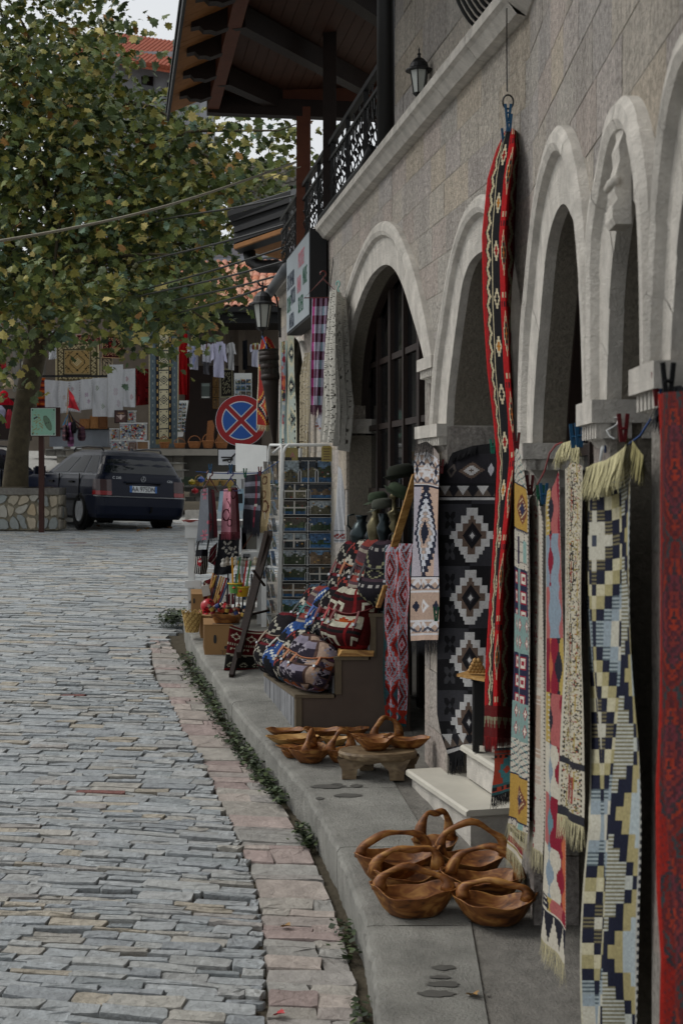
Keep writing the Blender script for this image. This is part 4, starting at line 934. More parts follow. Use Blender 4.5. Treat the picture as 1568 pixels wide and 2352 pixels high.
spot((ii > .83) & (ii < .95) & (jj > .55) & (jj < .9) & ((np.arange(nb)[:, None] % 3) == 0), '#8aa0a0')
img[(ii < .02) | (ii > .98) | (jj < .02) | (jj > .98)] = lin('#b9c4bd')
Gp = np.array([[(c.x - wdt / 2 + wdt * i / nb, c.y, c.z - hgt / 2 + hgt * j / nb) for i in range(nb + 1)] for j in range(nb + 1)])
MB().grid(Gp, img).build('map_panel', M_gloss, mp)
for sx in (-1, 1):
    for sz in (-1, 1): MB().lathe([(.014, 0), (.01, .008)], (c.x + sx * (wdt / 2 - .03), c.y - .001, c.z + sz * (hgt / 2 - .03)), 6, M=Matrix.Rotation(PI / 2, 3, 'X')).build('bolt', M_iron, mp)
# ================================================================== estate car
M_tint = mk('tinted_window', '#0b0f11', rough=.16, var=0, spec=.07)
def make_car(label, glass):
    t = thing('estate_car', label, 'car', (0, 0, 0), 'cars parked by the tree')
    # plan outlines stacked in height: (z, x_rear, x_front, half width, rear corner radius, front corner radius)
    lv = [(.20, .10, 4.30, .80, .16, .3), (.27, .03, 4.42, .835, .18, .35), (.42, .0, 4.47, .855, .2, .4), (.56, .0, 4.48, .862, .2, .4), (.595, .015, 4.47, .862, .2, .4), (.60, .07, 4.46, .85, .18, .4), (.74, .085, 4.40, .856, .17, .45), (.88, .11, 4.3, .845, .17, .5), (.94, .13, 4.1, .825, .17, .55)]
    def outline(xr, xf, hw, rr, rfr, n=6):
        h = [(xr, 0.), (xr + .004, hw * .45), (xr + .015, hw - rr)]
        for k in range(1, n): a = PI / 2 * k / n; h.append((xr + .015 + rr * (1 - math.cos(a)) * 1.15, hw - rr + rr * math.sin(a)))
        for f in np.linspace(0, 1, 12): h.append((xr + .25 + (xf - rfr * 1.5 - xr - .25) * f, hw * (1 - .02 * abs(f - .4))))
        for k in range(1, n): a = PI / 2 * k / n; h.append((xf - rfr * 1.5 + rfr * 1.45 * math.sin(a), hw - rfr * .9 * (1 - math.cos(a))))
        h.append((xf, 0.)); return h + [(x, -y) for x, y in h[-2:0:-1]]
    R = [[(x, y, z) for x, y in outline(xr, xf, hw, rr, rf)] for z, xr, xf, hw, rr, rf in lv]
    hood = [[(x, y, .97) for x, y in outline(.15, 3.05, .80, .17, .3)]]
    b = MB(); n = len(R[0])
    def loft(mb, rings):
        G_ = [r + [r[0]] for r in rings]; mb.grid(np.array(G_)[:, ::-1])
    loft(b, R + hood); b.add(R[0], [tuple(range(n))]); b.build('body', M_carp, t, smooth=False)
    # cabin: pillars and roof
    cl_ = [(.955, .14, 3.08, .80, .17, .25), (1.15, .24, 2.72, .72, .17, .3), (1.31, .36, 2.40, .645, .17, .32), (1.375, .46, 2.22, .60, .2, .32), (1.41, .6, 2.1, .52, .2, .3)]
    CRn = [[(x, y, z) for x, y in outline(xr, xf, hw, rr, rf)] for z, xr, xf, hw, rr, rf in cl_]
    c_ = MB(); loft(c_, CRn); c_.add(CRn[-1], [tuple(range(n))[::-1]]); c_.build('roof', M_carp, t)
    def glass_panel(name, i0, i1, z0, z1, m=glass, sink=.006):
        rows = []
        for z in np.linspace(z0, z1, 4):
            for k in range(len(cl_) - 1):
                if cl_[k][0] <= z <= cl_[k + 1][0]: f = (z - cl_[k][0]) / (cl_[k + 1][0] - cl_[k][0]); ring = [Vector(a) * (1 - f) + Vector(b_) * f for a, b_ in zip(CRn[k], CRn[k + 1])]; break
            ring = ring + ring; cc = sum(ring[:n], Vector()) / n; row = []
            for i in np.linspace(i0, i1, 8):
                j = int(math.floor(i)); p = ring[j % n] * (1 - (i - j)) + ring[(j + 1) % n] * (i - j); d = (p - cc); d.z = 0; row.append(tuple(p + d.normalized() * sink))
            rows.append(row)
        return MB().grid(np.array(rows)[:, ::-1]).build(name, m, t, smooth=True)
    glass_panel('rear_window', -4.2, 4.2, 1.0, 1.335)
    for a, b_ in ((7.7, 10.3), (10.8, 14.2), (14.7, 18.4)):
        glass_panel('side_window', a, b_, 1.0, 1.31 if a < 14 else 1.28, M_tint); glass_panel('side_window', n - b_, n - a, 1.0, 1.31 if a < 14 else 1.28, M_tint)
    glass_panel('windscreen', 22.5, n - 22.5, 1.0, 1.33)
    # wheels
    for x in (.93, 3.62):
        for s in (1, -1):
            M = Matrix.Rotation(PI / 2, 3, 'X')
            w_ = thing('wheel', None, None); w_.parent = t; w_.location = (x, s * .835, .315); LOC[w_.name] = Vector((x, s * .835, .315)); M = Matrix.Rotation(-s * PI / 2, 3, 'X'); o_ = Vector((x, s * .835, .315))
            MB().lathe([(.375, -.06), (.375, -.0), (.34, .004)], o_, 28, M=M).build('arch_lining', M_rub, w_)
            MB().lathe([(.2, .012), (.205, .02), (.29, .028), (.312, .012), (.315, -.18)][::-1], o_, 28, M=M).build('tyre', M_rub, w_, smooth=True)
            rm = MB().lathe([(.0, .02), (.05, .022), (.07, .01), (.165, .008), (.19, .024), (.205, .02)][::-1], o_, 28, M=M)
            for k in range(8):
                a = k * PI / 4; rm.bar(o_ + M @ Vector((.04 * math.cos(a), .04 * math.sin(a), .02)), o_ + M @ Vector((.19 * math.cos(a), .19 * math.sin(a), .016)), .045, .012, up=M @ Vector((0, 0, 1)))
            rm.build('rim', M_chrome, w_)
    def surf_box(name, x, y0, y1, z0, z1, m, d=.012, slope=0., par=t):
        q = [Vector((x, y0, z0)), Vector((x, y1, z0)), Vector((x + slope, y1, z1)), Vector((x + slope, y0, z1))]
        return MB().prism(q, (-d, 0, 0)).build(name, m, par)
    red, smoke = MATS.get('tail_red') or mk('tail_red', '#7a0c12', rough=.2, var=0, spec=.6), MATS.get('tail_smoke') or mk('tail_smoke', '#2a0a0c', rough=.2, var=0, spec=.6)
    for s in (1, -1):   # tail lamps wrap the corner
        for nm, z0, z1, m in (('tail_light', .605, .68, red), ('tail_light', .682, .88, smoke)):
            rows = [[(lv_x + d_, s * y, z) for lv_x, y, d_ in ((.083 + (z - .6) * .16, .60, -.012), (.085 + (z - .6) * .16, .69, -.012), (.12 + (z - .6) * .16, .80, -.014), (.19 + (z - .6) * .1, .855, 0), (.31, .868, 0))] for z in np.linspace(z0, z1, 3)]
            MB().grid(rows).build(nm, m, t)
    br = [(x, y * 1.008, .585) for x, y in outline(-.006, 3, .866, .2, .4)[:9]]
    MB().tube([(x, y, z) for x, y, z in reversed([(x, -y, z) for x, y, z in br[1:]])] + br, .009, 5).build('bumper_trim', M_chrome, t)
    for s in (1, -1):
        MB().box((2.2, s * .868, .5), (2.6, .02, .05)).build('side_moulding', M_rub, t)
        MB().tube([(.62, s * .56, 1.40), (.72, s * .575, 1.455), (1.3, s * .58, 1.475), (1.9, s * .575, 1.46), (2.05, s * .56, 1.40)], .017, 6).build('roof_rail', M_iron, t, smooth=True)
        for x in (1.35, 2.35): MB().box((x, s * .862, .82), (.2, .03, .035)).build('door_handle', M_rub, t)
        for x in (.98, 1.98, 2.95): MB().box((x, s * .855, .72), (.008, .02, .5)).build('door_gap', M_rub, t)
        mb = MB().box((2.85, s * .93, 1.0), (.1, .2, .13)); mb.build('wing_mirror', M_carp, t)
        MB().box((.35, s * .835, .955), (2.6 if 0 else .02, .01, .012)).build('clip', M_chrome, t)
        MB().bar((.3, s * .832, .965), (2.9, s * .82, .965), .012, .012).build('window_trim', M_chrome, t)
    surf_box('number_plate', .088, -.26, .26, .668, .782, mk('plate_white', '#c9cdcf', rough=.4, var=0) if 'plate_white' not in MATS else MATS['plate_white'], .016, .012)
    blue = MATS.get('plate_blue') or mk('plate_blue', '#2f5f9e', rough=.4, var=0)
    surf_box('plate_band', .0865, .215, .26, .668, .782, blue, .016, .012); surf_box('plate_band', .0865, -.26, -.225, .668, .782, blue, .016, .012)
    surf_box('plate_recess', .10, -.33, .33, .64, .83, M_rub, .018, .02); surf_box('tailgate_strip', .088, -.36, .36, .84, .862, M_carp, .03, 0)
    fr_ = lambda y, z, dx=0.: frame((.0695 + dx, y, z), (0, -1, 0), (.1, 0, 1))
    text('AA 975DN', .125, 'plate_text', ink['dark'], t, fr_(-.0, .722), .78)
    text('C 220', .06, 'badge_text', M_chrome, t, fr_(.5, .915, .046), 1.1); text('CDI', .055, 'badge_text', M_chrome, t, fr_(-.52, .88, .038), 1.15)
    o_ = Vector((.1, 0, .905)); MB().tube([o_ + Vector((0, .045 * math.cos(a), .045 * math.sin(a))) for a in np.linspace(0, 2 * PI, 17)[:-1]], .005, 5, closed=True).build('emblem_ring', M_chrome, t)
    st = MB()
    for k in range(3): a = PI / 2 + k * 2 * PI / 3; st.bar(o_, o_ + Vector((0, .045 * math.cos(a), .045 * math.sin(a))), .009, .006)
    st.build('emblem_star', M_chrome, t)
    MB().bar((.2, .3, 1.02), (.2, -.2, 1.035), .018, .02).build('rear_wiper', M_rub, t); MB().prism([(.62, -.015, 1.405), (.76, -.015, 1.41), (.66, -.015, 1.46)], (0, .03, 0)).build('aerial_fin', M_carp, t)
    MB().tube([(-.04, -.12, .42), (-.04, -.12, .36), (.05, -.12, .3)], .018, 6).build('tow_hitch', M_rub, t)
    surf_box('tailgate_gap', .082, -.6, .6, .6025, .607, M_rub, .004)
    MB().box((2.2, 0, .2), (3.6, 1.5, .1)).build('underbody', M_rub, t)
    return t
M_glc = mk('car_glass', '#10161a', rough=.06, var=0, spec=.45, coat=.1)
car = make_car('dark blue estate car parked with its tail towards the street', M_glc)
def place_car(o, px, Y, ang):
    p = P(px, 1100, Y); o.location = (p.x, p.y, zg(Y) + .005); o.rotation_euler = (.042, -.01, math.radians(ang))
place_car(car, 330, 25.2, 122)
c2 = copy_tree(car); c2['label'] = 'dark car cut off by the picture edge beside the tree trunk'; pq = P(-64, 1100, 28); c2.location = (pq.x - .62, pq.y, zg(28) + .1); c2.rotation_euler = (0, 0, math.radians(80))
# ================================================================== cloth tools and woven patterns
def drape(rows, nu, nv, amp=.0, waves=2., ph=0., vamp=0.):
    rows = [np.array(r, float) for r in rows]; ym = np.array([r[:, 1].mean() for r in rows]); tv = (ym - ym[0]) / max(1e-6, ym[-1] - ym[0]); out = np.zeros((nv + 1, nu + 1, 3))
    for j in range(nv + 1):
        v = j / nv; k = min(np.searchsorted(tv, v, 'right') - 1, len(rows) - 2); f = (v - tv[k]) / max(1e-6, tv[k + 1] - tv[k]); r = rows[k] * (1 - f) + rows[k + 1] * f
        u = np.linspace(0, len(r) - 1, nu + 1); q = np.stack([np.interp(u, range(len(r)), r[:, c]) for c in range(3)], 1)
        X = (q[:, 0] - CX) / F * q[:, 2]; Z = E + (HY - q[:, 1]) / F * q[:, 2]; out[j] = np.stack([X, q[:, 2], Z], 1)
    if amp:
        uu = np.linspace(0, 1, nu + 1)[None, :]; vv = np.linspace(0, 1, nv + 1)[:, None]
        w_ = amp * (.35 + .65 * vv) * np.sin(2 * PI * waves * uu + ph + 1.3 * np.sin(vv * 5 + ph)) + vamp * np.sin(vv * 9 + ph)
        T = out[:, -1] - out[:, 0]; N_ = np.stack([-T[:, 1], T[:, 0], 0 * T[:, 0]], 1); N_ /= np.maximum(1e-6, np.linalg.norm(N_, axis=1))[:, None]
        out += w_[:, :, None] * N_[:, None, :]
    return out
def cloth(name, label, cat, rows, img, amp=.006, waves=2., ph=0., mask=None, group=None, parent=None, m=None, vamp=0.):
    nv, nu = img.shape[:2]; Gp = drape(rows, nu, nv, amp, waves, ph, vamp)
    o = MB().grid(Gp, img, mask).build(name, m or M_cloth, parent, smooth=True)
    if label: tag(o, label, cat, group)
    return o, Gp
def fringe(pts, ln, n, col, parent, name='fringe', jit=.25, w_=.006, dirv=(0, 0, -1)):
    pts = [Vector(p) for p in pts]; mb = MB(); d = Vector(dirv); n = int(n * 1.6); w_ *= .65
    for k in range(n):
        t = (k + random.uniform(-.3, .3)) / n * (len(pts) - 1); t = min(max(t, 0), len(pts) - 1.001); i = int(t); p = pts[i].lerp(pts[i + 1], t - i)
        T = (pts[i + 1] - pts[i]).normalized() * w_ * random.uniform(.5, .9); l = ln * random.uniform(.75, 1.1); o = Vector((random.gauss(0, jit), random.gauss(0, jit), 0)) * ln * .4
        a, b = p + d * l * .5 + o * .4, p + d * l + o; mb.color(tuple(np.array(lin(col)) * random.uniform(.75, 1.15)))
        mb.add([p - T, p + T, a + T, a - T, b + T * .5, b - T * .5], [(0, 1, 2, 3), (3, 2, 4, 5)])
    return mb.build(name, M_cloth, parent)
def canvas(nu, nv, col): a = np.zeros((nv, nu, 3)); a[:] = lin(col); j, i = np.mgrid[0:nv, 0:nu]; return a, i, j
def put(a, m_, col): a[m_] = lin(col)
def tri(x): return np.abs((x % 1) - .5) * 2
def noisy(a, s=.06): return np.clip(a * .86 * (1 + RNG.normal(0, s, a.shape[:2])[:, :, None]), 0, 1)
def plain(col, nu=10, nv=14): return noisy(canvas(nu, nv, col)[0], .03)
def pin(p, col, parent=None, label=None, up=1):   # spring clothes-peg: two legs and a coil
    mb = MB(); p = Vector(p)
    for s in (-1, 1): mb.bar(p + Vector((s * .004, 0, -.03)), p + Vector((s * .011, 0, .042 * up)), .007, .01)
    mb.tube([p + Vector((-.008, -.006, .004)), p + Vector((.008, -.006, .004))], .004, 5)
    o = mb.build('clothes_peg', ink.get(col) or MATS.get('peg_' + col) or mk('peg_' + col, {'green': '#1d5a45', 'blue': '#1c4a6a', 'maroon': '#5a1418', 'black': '#141416', 'teal': '#2a7a62', 'yellow': '#8a7a2a'}[col], rough=.4, var=0)); return o
def peg(px, py, Y, col, label): return tag(pin(P(px, py, Y), col), label, 'peg', 'clothes pegs on the lines')
def hanger(c, w_, col, label, xd=(1, 0, 0), drop=.12):
    c = Vector(c); x = Vector(xd).normalized() * w_ / 2; h = [c + Vector((0, 0, .035)) + x.normalized() * .022 * math.cos(a) + Vector((0, 0, .022 * math.sin(a))) for a in np.linspace(3.4, -1.4, 9)]
    pts = h + [c, c - x + Vector((0, 0, -drop)), c + x + Vector((0, 0, -drop)), c]
    return tag(MB().tube(pts, .006, 5, cap=True).build('coat_hanger', MATS.get('hang_' + col) or mk('hang_' + col, col, rough=.4, var=0)), label, 'hanger')
def rect(x0, y0, x1, y1, Y, dY=0.): return [[(x0, y0, Y), (x1, y0, Y + dY)], [(x0, y1, Y), (x1, y1, Y + dY)]]
def carpet_img(nu, nv, bord, field, deep, accent):
    a, i, j = canvas(nu, nv, bord); e = np.minimum.reduce([i, nu - 1 - i, j, nv - 1 - j])
    put(a, e < 1, accent); put(a, (e >= 2) & (e < 3), deep); put(a, (e >= 3) & (e < 7) & ((i + j) % 3 == 0), accent); put(a, (e >= 3) & (e < 7) & ((i - j) % 5 == 0), deep); put(a, (e >= 7) & (e < 8), deep); put(a, e >= 9, field)
    d = np.abs(i - nu / 2 + .5) / (nu * .36) + np.abs(j - nv / 2 + .5) / (nv * .42); put(a, (d < .98) & (d > .9) & (e >= 9), deep); put(a, (d < .55) & (d > .48), deep); put(a, (d < .3) & ((i + j) % 2 == 0), accent)
    put(a, (e >= 9) & (d > 1.05) & ((i * 3 + j * 2) % 7 == 0), deep); return noisy(a)
# ================================================================== goods of the souvenir shop behind the car
def bgcloth(name, label, x0, y0, x1, y1, img, Y=33.6, amp=.03, waves=1.5, group=None, cat='cloth'):
    return cloth(name, label, cat, [[(x0, y0, Y), (x1, y0 + random.uniform(-3, 3), Y)], [(x0 + random.uniform(-1, 2), y1, Y), (x1 + random.uniform(-2, 1), y1 + random.uniform(-4, 4), Y)]], img, amp, waves, random.uniform(0, 6), group=group)[0]
# runner carpet with cream centre
a, i, j = canvas(26, 96, '#5c6a72'); put(a, (i < 1) | (i > 24), '#b0a78c'); put(a, ((i == 3) | (i == 22)) & (j % 6 < 2), '#8d9492'); put(a, ((i > 5) & (i < 9)) | ((i > 16) & (i < 20)), '#2e2f33'); put(a, ((i == 7) | (i == 18)) & (j % 6 < 3), '#b89a62'); put(a, (i > 8) & (i < 17), '#c9c1a2')
put(a, (i > 8) & (i < 17) & (j % 16 < 1), '#3c4148'); dd = np.abs(i - 12.5) + np.abs(j % 16 - 8); put(a, (i > 8) & (i < 17) & ((dd == 3.5) | (dd == 1.5) | ((np.abs(i - 12.5) == 2.5) & (j % 16 % 5 == 2))), '#41484f'); put(a, (j > 88) & (i > 5) & (i < 20), '#8a7c4e'); put(a, (j > 92), '#5c6a72')
bgcloth('runner_carpet', 'long grey-blue runner carpet with a cream flowered centre strip', 342, 760, 411, 1030, noisy(a), 33.3, .02, 1, cat='carpet')
bgcloth('carpet', 'beige carpet with a golden hexagon medallion above the white cloths', 127, 786, 228, 878, carpet_img(40, 40, '#8f8262', '#a3895a', '#3a3328', '#c9bb93'), 34.4, .01, cat='carpet')
bgcloth('carpet', 'deep red patterned carpet partly behind the beige medallion carpet', 175, 768, 232, 806, carpet_img(30, 24, '#7a1f2a', '#6d1722', '#241418', '#b5a18a'), 34.6, .01, cat='carpet')
bgcloth('carpet', 'red and black carpet with diamonds hanging at the upper line', 234, 770, 285, 822, carpet_img(26, 28, '#5c1a1c', '#7c2420', '#1d1516', '#b09370'), 34.4, .01, cat='carpet')
bgcloth('carpet', 'dark red carpet with a cream star border under the diamond carpet', 232, 820, 260, 868, carpet_img(18, 28, '#b0a188', '#6b1b24', '#2a2328', '#c5b89a'), 34.5, .01, cat='carpet')
a, i, j = canvas(10, 30, '#7c2a1e'); put(a, j % 6 < 2, '#b25a26'); put(a, j % 6 == 3, '#3a1c2c'); bgcloth('striped_rug', 'orange and maroon striped rug beside the tree trunk', 86, 866, 105, 940, noisy(a), 34.2, cat='rug')
# rail and white embroidered cloths
tag(MB().bar(P(60, 864, 33.5), P(250, 864, 33.5), .05).build('hanging_rail', M_metal), 'long grey rail carrying the white embroidered cloths', 'rail')
def wcloth(nu, nv, edge, fl, k=0):
    a, i, j = canvas(nu, nv, '#c3c5c9')
    if edge: put(a, ((i < 2) | (i > nu - 3) | (j > nv - 3)) & ((i + j) % 3 == 0), edge)
    if fl:
        for c, r in ((.3, .25), (.7, .72), (.5, .5))[k:k + 2]: dd = np.hypot(i - c * nu, j - r * nv); put(a, (dd < 2.3) & ((i + j) % 2 == 0), fl)
    return noisy(a, .03)
WC = [(103, 872, 135, 938, None, None, 'plain white folded cloth first on the rail beside the trunk'), (135, 874, 160, 950, '#8d8a88', '#a89088', 'white lace-edged tablecloth with grey corner pattern'), (158, 876, 186, 944, '#8c7077', '#94616a', 'white cloth with a mauve flower band behind the red flag'),
      (184, 872, 213, 942, '#9b9ca0', '#8a5a80', 'white scalloped cloth with purple flowers'), (213, 868, 247, 957, None, '#6f7f62', 'white table runner with green leaf corners'), (247, 838, 283, 958, None, '#a99aa4', 'tall white towel hanging highest on the rail'), (283, 848, 311, 934, None, '#9c6068', 'white cloth with small pink roses at the end of the rail')]
for k, (x0, y0, x1, y1, ed, fl, lab) in enumerate(WC): bgcloth('embroidered_cloth', lab, x0, y0, x1, y1, wcloth(18, 36, ed, fl, k % 2), 33.2 - .05 * (k % 2), .02, group='white cloths on the rail')
bgcloth('lace_cloth', 'white cut lace doily cloth hanging beside the trunk', 113, 762, 130, 826, wcloth(10, 30, '#8f9194', '#a5a6aa'), 34.1)
# red flag on a stick
a, i, j = canvas(16, 14, '#c0353f'); dd = (np.abs(i - 7) / 4 + np.abs(j - 7) / 4); put(a, (dd < 1) & ((i + j) % 2 == 0), '#3a1015')
f_, _ = cloth('flag', 'small red flag with a dark eagle above the hanging bags', 'flag', [[(158, 894, 31.9), (160, 896, 31.9)], [(157, 935, 31.9), (172, 915, 31.8)], [(157, 936, 31.9), (186, 944, 31.8)]], noisy(a), .04, 1.)
MB().tube([P(157, 890, 31.9), P(152, 1010, 31.9)], .012, 5).build('stick', M_pale, f_)
# hanging bags
for k, (x, y0, y1, w_, c, lab) in enumerate([(150, 955, 1012, 14, '#3d2f36', 'dark fabric shoulder bag with a blue strap below the flag'), (163, 950, 1025, 16, '#5a3550', 'purple striped shoulder bag under the flag'), (168, 948, 995, 18, '#17171a', 'black backpack hung from the flag post'), (188, 960, 1012, 20, '#3a2430', 'dark maroon bag hung beside the wooden boxes')]):
    t = thing('shoulder_bag', lab, 'bag', P(x, y1, 31.7), 'bags hanging under the flag'); s_ = 31.7 / F
    a, i, j = canvas(8, 10, c); put(a, (j % 3 == 0) & (k != 2), ('#6a4a4e', '#8a5a80', '#17171a', '#4c343c')[k]); G_ = drape([[(x - w_ * .35, y0 + 22, 31.7), (x, y0 + 20, 31.45), (x + w_ * .35, y0 + 22, 31.7)], [(x - w_ * .5, y1 - 8, 31.7), (x, y1 - 6, 31.4), (x + w_ * .5, y1 - 8, 31.7)], [(x - w_ * .35, y1, 31.7), (x, y1 + 1, 31.55), (x + w_ * .35, y1, 31.7)]], 8, 10)
    MB().grid(G_, noisy(a)).build('bag_body', M_cloth, t); MB().tube([P(x - w_ * .3, y0 + 23, 31.7), P(158, y0 - 5, 31.8), P(x + w_ * .3, y0 + 23, 31.7)], .018, 5).build('strap', mk('bag_strap_%d' % k, ('#2a6a8c', '#6a4a2c', '#17171a', '#4a1c20')[k], rough=.9), t)
# display cabinet, wooden boxes, frames, trinket boards
cb = thing('display_cabinet', 'grey metal display bench below the white cloths', 'bench', P(190, 1030, 33.4)); wall_box(MB(), 114, 248, 986, 1026, 33.6, .7).build('cabinet', mk('grey_sheet', '#7a8088', rough=.5, var=.12), cb); wall_box(MB(), 110, 250, 982, 987, 33.5, .8).build('top', M_metal, cb)
for x0 in (123, 163): wall_box(MB(), x0, x0 + 20, 1026, 1031, 33.3, .3).build('foot', M_white, cb)
for k, (x0, y0, x1, y1, c, lab) in enumerate([(183, 962, 208, 984, '#8c5f35', 'light carved wooden panel first from the bags'), (207, 955, 226, 984, '#9a6c3e', 'tall carved wooden panel between two others'), (227, 957, 247, 985, '#6e4626', 'dark carved wooden panel at the cabinet end')]):
    t = wall_box(MB(), x0, x1, y0, y1, 33.45, .06).build('carved_panel', mk('carved_%d' % k, c, rough=.6, var=.35, vs=30, bump=.6, bs=40)); tag(t, lab, 'panel', 'carved wooden panels'); wall_box(MB(), x0 + 3, x1 - 3, y0 + 4, y1 - 4, 33.43, .02).build('relief', MATS['carved_%d' % k], t)
def framed(x0, y0, x1, y1, Y, lab, fcol, img, cat='picture', gp=None):
    t = thing('picture_frame', lab, cat, P((x0 + x1) / 2, y1, Y), gp); fm = MATS.get('fr_' + fcol) or mk('fr_' + fcol, fcol, rough=.5, var=.1); b = max(1.5, (x1 - x0) * .09)
    for q in ((x0, y0, x1, y0 + b), (x0, y1 - b, x1, y1), (x0, y0 + b, x0 + b, y1 - b), (x1 - b, y0 + b, x1, y1 - b)): wall_box(MB(), q[0], q[2], q[1], q[3], Y - .02, .04).build('frame_bar', fm, t)
    nv, nu = img.shape[:2]; MB().grid(drape(rect(x0 + b * .6, y0 + b * .6, x1 - b * .6, y1 - b * .6, Y), nu, nv), img).build('print', M_gloss, t); return t
a, i, j = canvas(22, 24, '#4a2a26'); dd = np.abs(i - 11); put(a, (j > 8) & (j < 19) & (dd < (19 - j)) & (dd > 1) & ((i + j) % 2 == 0), '#c8b4ac'); put(a, (j > 7) & (j < 18) & (dd < 2), '#c8b4ac'); put(a, (j > 3) & (j < 6) & (dd < 7) & (i % 2 == 0), '#b08c5c'); framed(263, 942, 292, 972, 33.0, 'dark framed picture of a pale double-headed eagle', '#2b1714', a)
def scatter(nu, nv, base, cols, dens=.5):
    a = canvas(nu, nv, base)[0]
    for _ in range(int(nu * nv * dens / 5)):
        c, r = random.randrange(nu - 1), random.randrange(nv - 1); a[r:r + 2, c:c + random.choice((1, 2))] = np.array(lin(random.choice(cols))) * random.uniform(.7, 1.2)
    return a
TCOL = ('#8a1a22', '#c0b9a8', '#2e4a74', '#b08a3a', '#d0d0cc', '#3a3a3c', '#7a3040', '#5c8aa0', '#c43a34')
def trinkets(x0, y0, x1, y1, Y, lab, n):
    t = thing('magnet_board', lab, 'display board', P((x0 + x1) / 2, y1, Y)); wall_box(MB(), x0, x1, y0, y1, Y, .05).build('board', mk('board_' + str(int(x0)), '#a9acb0', rough=.6), t); wall_box(MB(), x0 - 1, x1 + 1, y0 - 2, y0, Y - .03, .08).build('board_edge', M_white, t)
    for k in range(n):
        px, py = random.uniform(x0 + 1.5, x1 - 1.5), random.uniform(y0 + 2, y1 - 2); s_ = random.uniform(1.1, 2.3); c = random.choice(TCOL); mb = MB(); mb.color(c)
        if k % 2: mb.lathe([(s_ / F * Y * .9, 0), (s_ / F * Y, .02), (s_ / F * Y * .4, .04)], P(px, py, Y - .005), 7, M=Matrix.Rotation(PI / 2, 3, 'X'))
        else: mb.box(P(px, py, Y - .02), (s_ * 2 / F * Y, .03, s_ * random.uniform(1.4, 2.4) / F * Y))
        mb.build('magnet', M_gloss, t)
trinkets(276, 973, 337, 1010, 32.6, 'white board crowded with bright fridge magnets', 130); trinkets(252, 986, 273, 1022, 32.7, 'narrow card of red and gold trinkets beside the magnet board', 36)
trinkets(295, 945, 312, 972, 33.3, 'white card with rows of small dark earrings', 24); trinkets(255, 1012, 330, 1034, 32.3, 'low tray of glass souvenirs under the magnet board', 50)
framed(313, 1012, 343, 1034, 32.2, 'white wooden frame standing above the car roof', '#b9bcbc', canvas(8, 6, '#7a5a3a')[0]); framed(296, 1016, 314, 1036, 32.1, 'small brown picture leaning beside the white frame', '#5c3626', scatter(8, 10, '#6a5a50', ('#8a7a70', '#4a3a30')))
framed(278, 966, 312, 978, 33.2, 'silver relief plaque in a pale frame below the earrings', '#9c9f9e', scatter(14, 6, '#8d908e', ('#a5a7a5', '#7c7f7d')))
# red goods, shirts and scarves at the doorway
bgcloth('red_scarf', 'long bright red scarf hanging beside the runner carpet', 409, 755, 431, 906, plain('#a31a1e'), 33.9, .05, 2); bgcloth('red_rug', 'dark red folded rug behind the white rose cloth', 311, 846, 346, 932, noisy(scatter(12, 20, '#5e1214', ('#3a0c10', '#741a1c'))), 34.3, cat='rug')
bgcloth('red_dress', 'dark red dress hung behind the scarf', 426, 775, 436, 930, plain('#6d1418'), 34.6, .05, 2)
def shirt(x0, y0, x1, y1, Y, lab, col, front=None, name='shirt', sleeve=.45, low=None):
    t = thing(name, lab, 'shirt', P((x0 + x1) / 2, y1, Y), 'shirts hanging in the shop'); w_ = x1 - x0; h = y1 - y0; mc = MATS.get('sh_' + col) or mk('sh_' + col, col, rough=.95, var=.06)
    bx0, bx1 = x0 + w_ * .2, x1 - w_ * .2; nu, nv = 12, 14; img = plain(col, nu, nv)
    if front: img = front(img)
    b_ = drape([[(bx0 + w_ * .06, y0 + h * .03, Y), (bx1 - w_ * .06, y0, Y)], [(bx0, y0 + h * .12, Y), (bx1, y0 + h * .12, Y)], [(bx0, y1 - 2, Y), (bx1, y1, Y)]], nu, nv, .04, 1.5, random.uniform(0, 6)); MB().grid(b_, img).build('shirt_body', M_cloth, t, smooth=True)
    MB().grid(b_ + np.array([0, .12, 0])).build('shirt_back', mc, t)
    for s in (0, 1):
        a_ = (x0, x1)[s]; c_ = (bx0, bx1)[s]; MB().grid(drape([[(c_, y0 + h * .05, Y), (c_ + (a_ - c_) * .6, y0 + h * .08, Y)], [(c_, y0 + h * sleeve * .8, Y - .05), (a_, y0 + h * sleeve, Y + .05)]], 5, 6, .02, 1)).build('sleeve', mc, t, smooth=True)
    MB().tube([P((x0 + x1) / 2, y0, Y), P((x0 + x1) / 2, y0 - 10, Y), P((x0 + x1) / 2 + 3, y0 - 13, Y)], .008, 4).build('hanger_hook', M_iron, t); return t
def fr1(a): a[2:, 4:9][(RNG.random((12, 5)) < .6)] = lin('#8791b8'); return a
def fr2(a): a[:5, 5:7] = lin('#5a1a20'); return a
def fr3(a): a[:4] = lin('#8f8f5e'); a[1:4, 1:4] = lin('#6d2024'); a[1:4, 8:11] = lin('#6d2024'); a[:2, 5:7] = lin('#c3c4ca'); return a
shirt(429, 782, 461, 849, 33.8, 'white t-shirt with a faded blue print', '#b4b5c2', fr1); shirt(460, 789, 489, 832, 33.6, 'short white top with a dark neckline', '#bbbdc8', fr2); shirt(463, 820, 484, 860, 33.9, 'small grey shirt under the short white top', '#6a6a70')
shirt(483, 784, 521, 867, 33.5, 'long plain pale lilac shirt beside the grey pillar', '#b3b3ca', sleeve=.6); shirt(520, 786, 541, 850, 33.7, 'narrow white t-shirt seen side on by the grey pillar', '#b0b1b2'); shirt(573, 787, 600, 843, 33.9, 'white folk blouse with a gold and red embroidered bodice', '#b1b3c4', fr3)
